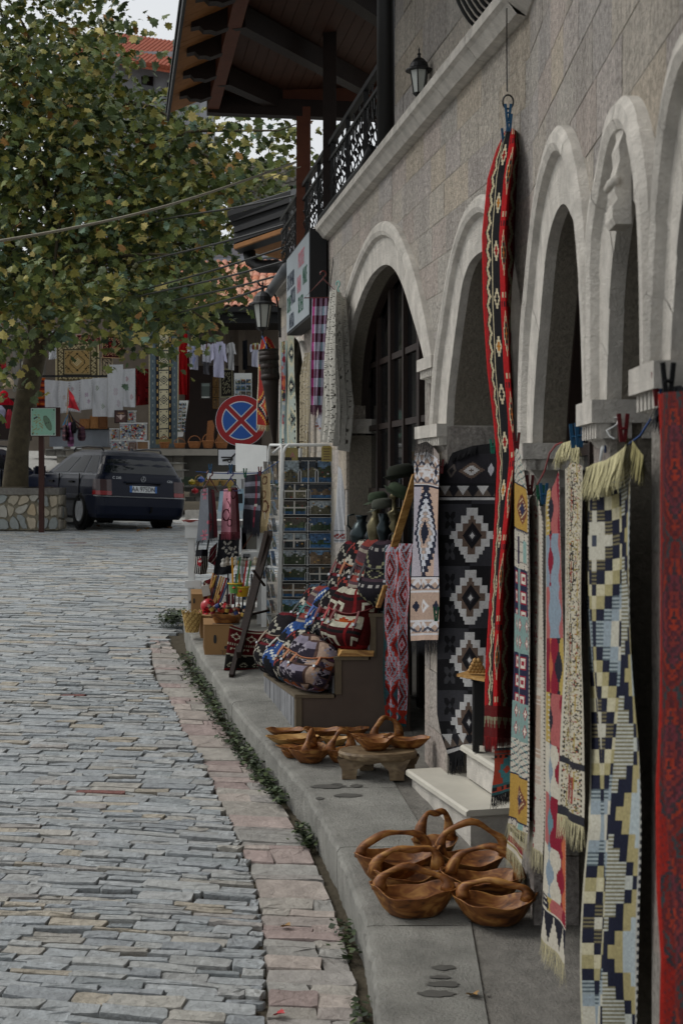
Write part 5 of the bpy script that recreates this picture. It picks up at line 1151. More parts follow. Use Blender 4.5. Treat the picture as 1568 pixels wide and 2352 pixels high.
bgcloth('dark_coat', 'narrow dark garment hanging behind the shirts', 557, 783, 568, 850, plain('#15171c'), 34.2)
# postcard stands of the shop
def cardimg(n=9, m_=7):
    s = RNG.random(); sky = np.array(lin(random.choice(('#6d8fb0', '#9aa9b0', '#3f6288', '#a9b4ba', '#27333f', '#4a4640')))); lnd = np.array(lin(random.choice(('#3c4a34', '#5c5a48', '#2f4630', '#6a5a48', '#27343a')))); a = np.zeros((m_, n, 3)); h = int(m_ * random.uniform(.3, .6))
    for c in range(n):
        hh = h + int(round(1.2 * math.sin(c * .8 + s * 9))); a[:max(hh, 1), c] = sky * random.uniform(.85, 1.1); a[max(hh, 1):, c] = lnd * random.uniform(.6, 1.4)
    for _ in range(random.randrange(3, 9)): a[random.randrange(m_), random.randrange(n)] = lin(random.choice(('#c2b9a5', '#a9a49a', '#7a2f2a', '#d0d0cc', '#2f5f8f', '#b08a4a')))
    if random.random() < .4: a[-max(1, m_ // 4):] = np.array(lin('#2f5f8a')) * random.uniform(.6, 1.2)
    a = a * (1 + RNG.normal(0, .28, a.shape[:2])[:, :, None]); return np.clip(a * random.uniform(.55, .95), 0, 1)
ps = thing('postcard_stand', 'white postcard stand above the round traffic sign', 'stand', P(558, 906, 30)); wall_box(MB(), 538, 578, 857, 960, 30, .05).build('back_panel', M_white, ps)
for r_ in range(4):
    for c in range(3): MB().grid(drape(rect(541 + c * 12.3, 871 + r_ * 14, 552 + c * 12.3, 883 + r_ * 14, 29.97), 6, 5), cardimg(6, 5)).build('postcard', M_gloss, ps)
ps = thing('postcard_stand', 'narrow leaning rack of postcards beside the dark doorway', 'stand', P(420, 1003, 32.8)); MB().prism([P(*q, 32.9) for q in ((408, 1003), (420, 1003), (433, 920), (412, 920))], (0, .05, 0)).build('back_panel', M_white, ps)
for r_ in range(8):
    for c in range(2): MB().grid(drape([[(411 + c * 9 + r_ * -.4, 925 + r_ * 8.5, 32.85), (419 + c * 9 - r_ * .4, 925 + r_ * 8.5, 32.85)], [(411 + c * 9 - r_ * .4, 932 + r_ * 8.5, 32.85), (419 + c * 9 - r_ * .4, 932 + r_ * 8.5, 32.85)]], 4, 4), cardimg(4, 4)).build('postcard', M_gloss, ps)
for k, (y0, y1) in enumerate(((866, 888), (890, 912), (914, 938))): framed(489, y0, 502, y1, 35.5, ('top', 'middle', 'lowest')[k] + ' of the gold framed icons by the doorway', '#7a5a2a', scatter(6, 9, '#5a4428', ('#8a6c3a', '#3a2a1c')), gp='gold icons by the doorway')
a = carpet_img(16, 24, '#3a3530', '#5a2a2a', '#161616', '#8f8c72'); bgcloth('carpet', 'small dark kilim with red diamonds behind the postcard stand', 506, 846, 534, 914, a, 34.5, .01, cat='carpet')
framed(461, 878, 484, 916, 34.2, 'small mirror with a painted glint in the dark doorway', '#2a2320', np.vstack([canvas(6, 2, '#7d8a86')[0], canvas(6, 6, '#4b5552')[0], canvas(6, 1, '#c9cdc9')[0]]), 'mirror')  # reflection and bright glint painted as bands on the mirror
# baskets along the terrace edge
def basket(c, rx, h, lab, handle=True, cat='basket', gp='baskets on the terrace edge', m=None):
    t = thing('wicker_basket', lab, cat, c, gp); c = Vector(c); m = m or M_wick
    MB().lathe([(rx * .7, 0), (rx * .85, h * .3), (rx, h), (rx * .93, h), (rx * .78, h * .3), (rx * .6, .02)], c, 16, sy=.8).build('basket_body', m, t)
    MB().tube([c + Vector((rx * math.cos(a), rx * .8 * math.sin(a), h)) for a in np.linspace(0, 2 * PI, 17)[:-1]], h * .09, 5, closed=True).build('rim', m, t)
    if handle: MB().tube([c + Vector((rx * .95 * math.cos(a), 0, h + h * 1.05 * math.sin(a))) for a in np.linspace(0, PI, 11)], h * .07, 5).build('handle', m, t)
    return t
M_wick = mk('wicker', '#8a5a35', rough=.75, var=.4, vs=40, bump=1, bs=60); M_wickp = mk('pale_wicker', '#a98a55', rough=.8, var=.35, vs=45, bump=1, bs=60)
zt_ = P(420, 1030, 33).z
for x, w_, h, hd, lab in [(378, 24, .13, True, 'brown lidded wicker basket next to the runner carpet'), (413, 27, .11, True, 'pale wicker basket with a hoop handle'), (447, 30, .14, True, 'brown basket before the dark doorway'), (478, 27, .16, True, 'larger basket beside the leather sandals'), (509, 30, .13, True, 'basket half hidden by the round traffic sign')]:
    c = P(x, 1029, 32.75); c.z = zt_ - .05 + .05; basket(c, w_ / 2 / F * 32.75, h, lab, hd)
# tall woven sandals / straw forms behind the baskets
for k, (x, lab) in enumerate(((479, 'straw slipper standing upright behind the larger basket'), (505, 'straw slipper half behind the round traffic sign'))):
    mb = MB().color('#7a5230'); q = [(-9, 0), (9, 0), (11, -22), (13, -48), (8, -60), (-2, -58), (-4, -30)]; tag(mb.prism([P(x + a, 1025 + b, 33.1) for a, b in q], (0, .12, 0)).build('straw_slipper', M_wick), lab, 'slipper', 'straw slippers in the shop')
# colourful stall on the other side of the trunk
st = thing('market_stall', 'souvenir stall with a red cloth beyond the tree trunk', 'stall', P(10, 1020, 33))
wall_box(MB(), -80, 52, 915, 1010, 33, 1.).build('counter', M_dwood, st); MB().color('#9c1424').grid(drape([[(-80, 905, 32.6), (20, 912, 32.6), (38, 930, 32.6)], [(-80, 930, 32.6), (20, 930, 32.6), (38, 932, 32.6)]], 10, 4, .03, 3)).build('stall_cloth', M_cloth, st)
for x0, x1 in ((30, 46), (88, 100)): wall_box(MB(), x0, x1, 740, 900, 36, .3).build('post', M_concd, st)
framed(50, 830, 68, 860, 32.5, 'white framed bright blue picture on the stall', '#b9b9ae', scatter(8, 10, '#7a9cb8', ('#b03038', '#c9c9c4', '#3a5f92'))); framed(78, 830, 94, 862, 32.6, 'second white frame partly behind the trunk', '#b9b9ae', scatter(8, 10, '#5c7a92', ('#b03038', '#c9c9c4')))
for k, (x, y, w_, h, c, lab) in enumerate([(98, 800, 12, 12, '#b0121c', 'red felt cap on the stall'), (4, 835, 22, 30, '#9c2a30', 'red cloth doll on the stall edge'), (20, 880, 26, 26, '#b5a58a', 'pale woven box on the red stall cloth'), (0, 948, 30, 34, '#8f8fa2', 'lilac bundle below the stall'), (22, 962, 20, 44, '#8a2a34', 'rolled red textile standing below the stall'), (32, 990, 16, 40, '#a08050', 'bundle of wooden canes below the stall'), (10, 905, 20, 16, '#b01a2a', 'bright red purse on the stall'), (74, 935, 20, 22, '#a03a44', 'pink box beside the trunk behind the map board')]):
    o = MB().color(c); p = P(x, y + h / 2, 32.3); r = w_ / 2 / F * 32.3; hh = h / F * 32.3; o.lathe([(r * .7, 0), (r, hh * .25), (r * .9, hh * .7), (r * .3, hh)], p, 8); tag(o.build('stall_trinket', M_cloth), lab, 'souvenir')
# ================================================================== rugs and textiles on the stone facade
def wp(px, py, off=.04): return (px, py, ypx(px, off))
def rowsW(pts, off=.04): return [[(x, y, ypx(x, off)) for x, y in r] for r in pts]
# --- black rug with four white stepped diamonds
nu, nv = 66, 236; a, i, j = canvas(nu, nv, '#1b1b1d'); blk = ((j - 44) // 24) % 2 == 0; put(a, (j > 40) & (j < 222) & blk & (i < 64), '#353539'); put(a, (j > 40) & (j < 222) & (i > 38) & ~blk, '#303034'); put(a, (j > 40) & (j < 222) & (i > 38) & blk, '#1b1b1d')
for k in range(4):
    cj = 68 + k * 48; ii = np.floor((i - 40) / 2) * 2 + 1; jj = np.floor((j - cj) / 3) * 3 + 1; d = np.abs(ii) / 27. + np.abs(jj) / 25. + ((np.abs(jj) // 3) % 2) * .10
    put(a, d < 1, '#b3b2b1'); put(a, d < .66, '#5e4f46'); put(a, np.abs(i - 40) / 24 + np.abs(j - cj) / 25 < .42, '#1c1b1e'); put(a, np.abs(i - 40) / 24 + np.abs(j - cj) / 25 < .2, '#3a393d'); put(a, np.abs(i - 40) / 24 + np.abs(j - cj) / 25 < .11, '#bdbcbb')
for k in range(8):
    cj = 56 + k * 24; d = np.abs(i - 14) + np.abs(j - cj); pet = (np.maximum(np.abs(i - 14), np.abs(j - cj)) < 7) & (np.abs(np.abs(i - 14) - np.abs(j - cj)) < 4) & (d > 2); put(a, pet, '#1a1a1c' if k % 2 == 0 else '#3a3a3d')
for b0 in (30, 222):
    put(a, (j >= b0) & (j < b0 + 8), '#5a5049'); t_ = np.abs(((i + 4) % 22) - 11); put(a, (j >= b0) & (j < b0 + 8) & (t_ > (j - b0) + 2), '#222226'); put(a, (j >= b0) & (j < b0 + 8) & (t_ < 7 - (j - b0)), '#b0afae'); put(a, (j == b0 + 9) | (j == b0 + 10), '#a9a8a7')
put(a, (j > 6) & (j < 28), '#242327'); d = np.abs(i - 38) / 9 + np.abs(j - 18) / 4.; put(a, (d < 1.6) & (j > 6) & (j < 28), '#5e4f46'); put(a, (d < 1) & (d > .3), '#b0afae'); d = np.abs(i - 60) / 4 + np.abs(j - 18) / 5.; put(a, d < 1, '#a9a8ad'); d = np.abs(i - 14) / 7 + np.abs(j - 17) / 6.; put(a, (d < 1) & (j < 28) & (d > .5), '#57504c')
bl, Gb = cloth('wool_rug', 'black wool rug with four large white stepped diamonds hanging in the doorway', 'rug', [[(1038, 1040, 7.16), (1085, 1024, 7.1), (1140, 1016, 7.02)], [(1012, 1080, 7.18), (1070, 1074, 7.08), (1138, 1070, 7.0)], [(1007, 1110, 7.18), (1070, 1110, 7.08), (1137, 1110, 7.0)], [(1004, 1400, 7.18), (1066, 1400, 7.08), (1132, 1400, 7.0)], [(1003, 1640, 7.17), (1064, 1640, 7.08), (1126, 1640, 7.0)], [(1012, 1690, 7.16), (1068, 1690, 7.07), (1122, 1690, 7.0)], [(1030, 1745, 7.14), (1072, 1725, 7.06), (1118, 1715, 7.0)]], noisy(a), .012, 1.2, 1., group='rugs hung on the stone front')
fringe([tuple(p) for p in Gb[0][:40]], .05, 60, '#18181a', bl, dirv=(-.3, -.5, -1)); fringe([tuple(p) for p in Gb[-1][:30]], .09, 40, '#18181a', bl)
# --- beige rug with navy and white diamond
nu, nv = 40, 190; a, i, j = canvas(nu, nv, '#b59c8c'); sh_ = np.sin(j * .07) + np.sin(i * .2); put(a, (i < 14) & (j > 38) & (j < 130), '#a39ea6'); put(a, (i > 30) & (j > 80) & (j < 130), '#a09aa2')
ii = i - 19; st = ((np.abs(j - 84) // 3) % 2) * .12; d = np.abs(ii) / 17. + np.abs(np.floor((j - 84) / 3) * 3) / 50. + st; put(a, d < 1.08, '#1d2233'); put(a, d < .80, '#b9bcc4'); put(a, d < .58, '#8d8580'); put(a, (d < .42), '#b59c8c'); put(a, np.abs(ii) / 5 + np.abs(j - 84) / 13. < 1, '#1b2030'); put(a, (np.abs(ii) < 2) & (np.abs(np.abs(j - 84) - 54) < 8), '#1d2233')
for b0, e0 in ((8, 38), (128, 184)):
    put(a, (j >= b0) & (j < e0), '#a58f80'); z = tri(i / 13.) * 8
    for q in (b0 + 1, e0 - 13): put(a, (j >= q) & (j < q + 11) & (np.abs(j - q - z) < 2.6), '#c2c1c4'); put(a, (j >= q) & (j < q + 11) & (np.abs(j - q - 11 + z * .6) < 1.5), '#40424e')
    for q in (b0, b0 + 13, e0 - 14, e0 - 1): put(a, (j == q) | (j == q + 1), '#c0bec0')
    c_ = (b0 + e0) / 2; d = np.abs(i - 20) / 8 + np.abs(j - c_) / 7; put(a, (d < 1) & (d > .45), '#c9c8ca'); d = np.abs(i - 5) / 4 + np.abs(j - c_) / 6; put(a, d < 1, '#1f2434'); d = np.abs(i - 34) / 4 + np.abs(j - c_) / 6; put(a, d < 1, '#1f2434')
put(a, (j == 38) | (j == 39) | (j == 127), '#1d2030'); put(a, j < 8, '#8e857f')
bg_, Gb = cloth('wool_rug', 'beige rug with a navy and white stepped diamond on the pillar face', 'rug', rowsW([[(951, 1022), (980, 1014), (1010, 1044)], [(949, 1060), (980, 1060), (1010, 1068)], [(946, 1250), (976, 1250), (1007, 1250)], [(944, 1472), (974, 1470), (1004, 1470)]], .06), noisy(a), .012, 1.5, .6, group='rugs hung on the stone front')
fringe([tuple(p) for p in Gb[-1]], .075, 60, '#17181c', bg_); fringe([tuple(p) for p in Gb[0][:30]], .11, 40, '#141416', bg_, dirv=(-.2, -.1, -1))
# --- red and lilac lattice kilim beside the stepped stand
nu, nv = 56, 200; a, i, j = canvas(nu, nv, '#6d2420'); u = i / nu
lat = np.abs(((i % 28) - 14)) / 14. - (1 - tri((j + 28 * ((i // 28) % 2)) / 56.)); ser = ((j // 2) % 3) * .05; bnd = np.abs(lat + ser - .05)
put(a, lat > 0, '#a8342a'); put(a, lat > .4, '#6d1f1c'); put(a, (lat > .62) , '#33525a'); put(a, bnd < .34, '#9c3a34'); put(a, bnd < .24, '#8793a0'); put(a, bnd < .12, '#b8a8b0'); put(a, bnd < .05, '#a23038'); put(a, lat < -.42, '#7c8b98'); put(a, lat < -.52, '#6d1f1c'); put(a, lat < -.74, '#b39aa4'); put(a, lat < -.86, '#a23038')
put(a, i < 2, '#2c4a4c'); put(a, j > 182, '#9c3428'); dd = np.abs((i % 12) - 6) + np.abs((j - 190) * .9); put(a, (j > 182) & (dd < 5), '#3f6168'); put(a, (j > 182) & (dd < 2), '#a9a0a8'); put(a, j > 196, '#2c5258'); put(a, (j < 9) & ((i + j) % 9 < 4), '#9fa0ac')
rk, Gb = cloth('kilim', 'red and lilac lattice kilim hanging between the stepped stand and the pillar', 'rug', [[(884, 1252, 8.2), (914, 1248, 8.1), (950, 1249, 8.0)], [(880, 1262, 8.2), (914, 1262, 8.1), (948, 1262, 8.0)], [(876, 1420, 8.2), (908, 1420, 8.1), (940, 1420, 8.02)], [(882, 1540, 8.2), (910, 1540, 8.1), (934, 1540, 8.05)], [(890, 1652, 8.2), (908, 1660, 8.12), (927, 1672, 8.08)]], noisy(a, .1), .022, 2.5, .4, group='rugs hung on the stone front')
# --- long red kilim hung from a wire ring high on the wall
nu, nv = 44, 330; a, i, j = canvas(nu, nv, '#a0181b'); put(a, i < 1, '#b01a1e'); zz = np.round(tri(j / 10.) * 4)
put(a, (i >= 2) & (i < 9), '#1c1716'); put(a, (i >= 2) & (i < 9) & (i - 2 < 2 + zz), '#8d1a1c'); put(a, (i >= 7) & (i < 13), '#1b1a1c'); put(a, (i >= 6) & (i < 12) & (np.abs(i - 6 - zz) < 1.6), '#b9ad8d'); put(a, i == 13, '#b5aa8c')
put(a, (i >= 14) & (i < 22), '#17171a'); d = np.abs(i - 17.5) / 3.2 + np.abs((j % 26) - 13) / 7.; put(a, (i >= 14) & (i < 22) & (d < 1) & (d > .55), '#bdb194'); put(a, (i >= 14) & (i < 22) & (d < .5) & ((j // 26) % 2 == 0), '#8d1a1c'); put(a, (i >= 14) & (i < 22) & (d < .5) & ((j // 26) % 3 == 1), '#a86a22')
put(a, i == 22, '#b21b1e'); d = np.abs(i - 27) / 4. + np.abs((j % 44) - 22) / 13.; put(a, (i >= 23) & (i < 31) & (d < 1) & (d > .72), '#b7a98a'); put(a, (i >= 23) & (i < 31) & (d < .66), '#1c1a1d'); put(a, (i >= 23) & (i < 31) & (d < .3), '#a05a24'); put(a, (i >= 23) & (i < 32) & (j % 44 < 3) & ((i // 2) % 2 == 0), '#b7a98a'); put(a, (i >= 23) & (i < 32) & (np.abs(j % 44 - 6) < 2) & ((i // 2) % 2 == 1), '#1c1a1d')
put(a, (i >= 32), '#5f1618'); zz2 = np.round(tri(j / 14.) * 4); put(a, (i >= 33) & (i < 39) & (np.abs(i - 33 - zz2) < 1.2), '#7c7a62'); put(a, (i >= 39), '#3f1214'); d = np.abs(i - 42) / 2.5 + np.abs(j % 40 - 20) / 7.; put(a, (i >= 39) & (d < 1), '#5a2a22'); put(a, j > 312, '#571213'); put(a, (j > 318) & (tri(i / 6.) * 7 + 318 > j), '#77755e')  # columns of the folded-back half painted darker, as if shaded
lr_rows = [[(1158, 302, 5.98), (1166, 292, 5.9), (1180, 296, 5.86), (1192, 306, 5.95)], [(1138, 345, 6.05), (1152, 345, 5.86), (1180, 338, 5.78), (1202, 345, 5.98)], [(1118, 410, 6.1), (1142, 410, 5.86), (1168, 410, 5.74), (1196, 410, 6.02)], [(1105, 540, 6.14), (1132, 540, 5.9), (1158, 540, 5.74), (1190, 540, 6.06)], [(1107, 700, 6.14), (1134, 700, 5.9), (1162, 700, 5.72), (1186, 700, 6.05)], [(1117, 850, 6.12), (1140, 850, 5.9), (1170, 850, 5.72), (1186, 850, 6.05)], [(1130, 960, 6.1), (1150, 960, 5.88), (1178, 960, 5.72), (1190, 960, 6.0)], [(1140, 1060, 6.06), (1156, 1060, 5.86), (1180, 1050, 5.72), (1190, 1060, 5.98)], [(1136, 1180, 6.08), (1148, 1180, 5.86), (1166, 1180, 5.72), (1185, 1180, 6.02)], [(1128, 1320, 6.1), (1138, 1320, 5.88), (1150, 1320, 5.74), (1182, 1320, 6.05)], [(1116, 1520, 6.12), (1128, 1520, 5.9), (1140, 1520, 5.76), (1180, 1520, 6.05)], [(1112, 1690, 6.12), (1126, 1692, 5.9), (1140, 1694, 5.78), (1180, 1696, 6.05)]]
lr, Gb = cloth('long_kilim', 'very long red kilim strip hanging from a wire ring down the whole wall', 'rug', lr_rows, noisy(a, .08), .008, 2., .3, group='rugs hung on the stone front')
fringe([tuple(p) for p in Gb[-1]], .06, 70, '#6d1416', lr); fringe([tuple(p) for p in Gb[8:16, -1]], .05, 20, '#8d1a1c', lr, dirv=(.4, 0, -1))
tag(MB().tube([Wpx(1163, 20, .1), P(1163, 120, 5.95), P(1164, 210, 5.9)], .0035, 4).tube([P(1166 + 12 * math.sin(t), 234 - 16 * math.cos(t), 5.88) for t in np.linspace(0, 2 * PI, 19)[:-1]], .004, 5, closed=True).build('hanging_wire', M_iron), 'thin wire with a ring hanging from the ledge above the long red kilim', 'wire')
peg(1166, 262, 5.86, 'blue', 'blue clothes peg hooked in the wire ring'); peg(1168, 285, 5.84, 'blue', 'second blue peg gripping the top of the long red kilim'); peg(1158, 318, 5.9, 'blue', 'blue peg on the folded shoulder of the long red kilim'); peg(1131, 1028, 6.98, 'teal', 'green peg between the black rug and the long red kilim')
# --- small teal and rust kilim end below the long red one
a, i, j = canvas(20, 50, '#7a2c1c'); d = np.abs(i - 14) / 9. + np.abs(j - 24) / 13.; dq = np.abs(np.floor((i - 14) / 3)) / 3. + np.abs(np.floor((j - 24) / 3)) / 5; put(a, dq < 1.2, '#2c5558'); put(a, d < .35, '#7a2c1c'); put(a, (j < 3) | (np.abs(j - 6) < 1) | (np.abs(j - 40) < 2) | (j > 46), '#234244'); put(a, (j > 7) & (j < 11) & ((i // 3) % 2 == 0), '#171416'); put(a, (j > 41) & (j < 46) & ((i // 4) % 2 == 0), '#171416')
tk_, Gb = cloth('kilim', 'rust and teal kilim end hanging just under the long red kilim', 'rug', [[(1134, 1718, 6.12), (1178, 1716, 5.95)], [(1131, 1828, 6.12), (1172, 1816, 5.95)]], noisy(a), .006, 1.2, group='rugs hung on the stone front')
fringe([tuple(p) for p in Gb[-1]], .055, 40, '#141416', tk_)
# --- row of pale kilims on the near wall
def blocks_img(nu, nv, hs, fn):   # horizontal bands of given heights
    a, i, j = canvas(nu, nv, '#b4ada0'); y = 0; k = 0
    while y < nv:
        h = hs[k % len(hs)]; fn(a, i, j, y, min(nv, y + h), k); y += h; k += 1
    return a
def bandA(a, i, j, y0, y1, k):
    m = (j >= y0) & (j < y1); c = (y0 + y1) / 2; k = k % 7
    if k == 1: put(a, m, '#a3823e'); d = np.abs(i - 15) / 8 + np.abs(j - c) / 11; put(a, m & (d < 1), '#6d4030'); put(a, m & (d < .75) & ((i + j) % 3 == 0), '#c1b18a'); put(a, m & (d < .4), '#2b2b45'); put(a, (j == y0) | (j == y1 - 1), '#23233a')
    elif k in (3, 5): put(a, m, '#25253c'); d = np.maximum(np.abs((i % 11) - 5) / 4., np.abs(((j - y0) % 13) - 6) / 5.); put(a, m & (d < 1), '#8d2335'); put(a, m & (d < .62), '#c4bfb2'); put(a, m & (d < .3), '#8d2335'); put(a, m & (np.abs(i - 11) < 2), '#6f8a88')
    elif k in (4, 6): put(a, m, '#77908b'); d = np.abs((i % 8) - 4) / 2.4 + np.abs(((j - y0) % 12) - 6) / 5; put(a, m & (d < 1), '#8d3440'); put(a, m & (d < .5), '#d0cbbd')
    elif k == 2: d = (np.abs((i % 7) - 3) < 1) | (((j - y0) % 7) < 1); put(a, m & d & ((i + j) % 2 == 0), '#2c2a3c'); put(a, m & (np.abs(i - 18) < 3) & (np.abs(j - c) < 8), '#7c9a94'); put(a, m & (np.abs(i - 10) < 2) & (np.abs(j - c) < 10), '#352c40')
    else: put(a, m & ((i + 2 * j) % 9 < 2), '#2e3a44'); put(a, m & ((i - 2 * j) % 13 < 2), '#7d9893')
img = blocks_img(26, 260, (24, 32, 26, 32, 26, 34, 26), bandA); put(img, np.broadcast_to(np.arange(26)[None, :] > 23, (260, 26)), '#b7b0a2'); img[::3, 24:] = lin('#2a2a34')
ka, Gb = cloth('pale_kilim', 'white kilim with yellow, navy and grey-green bands, farthest of the pale row', 'rug', rowsW([[(1182, 1034), (1186, 1030), (1192, 1036)], [(1180, 1060), (1190, 1062), (1202, 1075)], [(1179, 1130), (1194, 1138), (1214, 1150)], [(1179, 1500), (1196, 1505), (1214, 1510)], [(1172, 1860), (1190, 1870), (1210, 1884)], [(1168, 1890), (1186, 1900), (1207, 1915)]], .1), noisy(img), .006, 1.4, .3, group='pale kilims hung on the near wall')
fringe([tuple(p) for p in Gb[-1]], .075, 60, '#a29a78', ka)
a, i, j = canvas(20, 34, '#b9b2a4'); put(a, (j > 12) & (j < 17), '#20202c'); put(a, (j > 20) & (j < 27), '#7d1c2a'); put(a, (j > 27) & (j < 30), '#8d7a44'); put(a, (j < 11) & ((i // 3 + j // 3) % 2 == 0), '#25253c'); put(a, (j < 11) & (i % 6 < 2), '#8d2335')
kb, Gb = cloth('pale_kilim', 'lower folded end of the banded kilim with a red stripe', 'rug', rowsW([[(1172, 1870), (1204, 1890)], [(1165, 1945), (1200, 1985)]], .085), noisy(a), .004, 1., group='pale kilims hung on the near wall'); fringe([tuple(p) for p in Gb[-1]], .07, 60, '#a29a7a', kb)
def bandB(a, i, j, y0, y1, k):
    m = (j >= y0) & (j < y1) & (i > 3) & (i < 19); c = (y0 + y1) / 2
    if k % 2 == 1:
        put(a, m, '#a08c7c' if k % 4 == 1 and k > 1 else '#ad9c8e'); e = np.minimum(j - y0, y1 - 1 - j); put(a, m & ((e == 3) | (e == 6)), '#b9b0a4'); d = np.abs((i % 8) - 4) / 2 + np.abs(j - c) / 9
        if y1 - y0 > 30: put(a, m & (d < 1), '#b9aea2'); put(a, m & (d < .6), '#7c2a32')
    else: d = np.abs((i % 8) - 4) / 2.2 + np.abs(((j - y0) % 22) - 11) / 9; put(a, m & (d < 1) & ((j // 2) % 3 > 0), '#8a3038'); put(a, m & (d < .35), '#b9b2a4')
img = blocks_img(24, 270, (60, 14, 58, 14, 6, 48, 6, 14), bandB); jj, ii = np.mgrid[0:270, 0:24]; hx = np.maximum(np.abs(ii - 1.5) / 1.6, np.abs((jj % 38) - 19) / 6.); put(img, (ii < 4) & (hx < 1) & (jj % 76 < 38), '#2c2630'); put(img, (ii < 4) & (hx < .4), '#8d3038'); put(img, (ii > 21) & (jj % 3 == 0), '#25232c')
kc, Gb = cloth('pale_kilim', 'cream kilim with rosy taupe bands and thin red motifs', 'rug', rowsW([[(1214, 1150), (1222, 1136), (1238, 1148)], [(1214, 1180), (1228, 1178), (1248, 1200)], [(1214, 1500), (1230, 1500), (1247, 1505)], [(1213, 1850), (1228, 1856), (1248, 1870)], [(1211, 1930), (1226, 1945), (1245, 1966)]], .07), noisy(img), .006, 1.3, 1.2, group='pale kilims hung on the near wall'); fringe([tuple(p) for p in Gb[-1]], .075, 50, '#aaa284', kc)
def bandC(a, i, j, y0, y1, k):
    c8 = ['#24242f', '#a8914f', '#7d8c98', '#a05a58', '#7d1b2e', '#b06040', '#b9b3a4', '#5f7d86']; sets = [(1, 0, 3), (2, 4, 2), (3, 2, 2), (4, 5, 0), (1, 0, 3), (6, 2, 4), (3, 7, 4), (6, 2, 4), (0, 1, 3)]
    s = sets[k % 9]; m = (j >= y0) & (j < y1); w_ = np.round(np.sin((j - y0) / (y1 - y0) * 2 * PI * 1.5) * 2.); put(a, m, c8[s[0]]); put(a, m & (i > 8 + w_), c8[s[1]]); put(a, m & (i > 13 - w_), c8[s[0]] if k % 2 else c8[s[2]]); put(a, m & (i > 19 + w_), c8[s[2]]); put(a, m & (i > 24 - w_), c8[(s[2] + 1) % 8])
    if k % 4 == 0: put(a, m & (j % 3 == 0) & (i > 3) & (i < 9), '#b9b3a4')
img = blocks_img(30, 270, (30, 30, 30, 32, 30), bandC); img[:, :1] = lin('#b5ae9e'); img[::2, 29:] = lin('#b5ae9e'); img[250:] = lin('#b9b3a4'); jj, ii = np.mgrid[0:270, 0:30]; put(img, (jj > 250) & (tri(ii / 10.) * 16 + 252 > jj), '#20202a')
kd, Gb = cloth('pale_kilim', 'kilim of wavy yellow, grey-blue, red and navy colour blocks', 'rug', rowsW([[(1256, 1128), (1268, 1116), (1284, 1080)], [(1252, 1158), (1268, 1150), (1286, 1150)], [(1250, 1500), (1270, 1500), (1292, 1500)], [(1248, 1850), (1270, 1866), (1297, 1890)], [(1244, 2060), (1268, 2085), (1302, 2120)], [(1242, 2150), (1266, 2180), (1300, 2215)]], .07), noisy(img), .006, 1.2, 2.2, group='pale kilims hung on the near wall'); fringe([tuple(p) for p in Gb[-1]], .07, 70, '#a79f7c', kd)
nu, nv = 26, 280; a, i, j = canvas(nu, nv, '#b7b09d'); fine = RNG.random((nv, nu)); put(a, (i > 2) & (i < 23) & (fine > .82), '#34302c'); put(a, (i > 2) & (i < 23) & (fine < .1), '#8f8048'); put(a, (i > 2) & (i < 23) & (fine > .78) & (fine < .82), '#8a3a30'); d = np.abs(i - 12) / 3. + np.abs((j % 56) - 28) / 24.; put(a, (d < 1) & (d > .7), '#2f2b2a'); put(a, d < .35, '#7d2f28'); put(a, (i < 3) | (i > 22), '#b9b3a2'); put(a, ((i == 2) | (i == 23)) & (j % 4 < 2), '#3c3632'); put(a, (i == 6) & (j % 26 < 12), '#8f8048'); put(a, (i == 18) & (j % 30 < 14), '#9c8748'); put(a, ((j > 232) & (j < 238)) | (j > 272), '#2c2c32'); put(a, (j > 244) & (j < 266) & (i % 4 < 2) & (i > 5) & (i < 20), '#8a3a34')
ke, Gb = cloth('pale_kilim', 'narrow cream kilim finely patterned in black and ochre', 'rug', rowsW([[(1296, 1078), (1312, 1062), (1336, 1070)], [(1296, 1110), (1314, 1100), (1337, 1100)], [(1294, 1500), (1312, 1500), (1334, 1500)], [(1286, 1800), (1308, 1815), (1337, 1830)], [(1283, 1868), (1305, 1880), (1335, 1900)]], .075), noisy(a), .006, 1.4, .2, group='pale kilims hung on the near wall'); fringe([tuple(p) for p in Gb[-1]], .07, 60, '#aaa382', ke)
fringe([P(1276, 1040, 4.45), P(1290, 1018, 4.4), P(1310, 1012, 4.3), P(1330, 1030, 4.2)], .055, 90, '#b3ac86', ke, 'top_fringe', .35, .008)
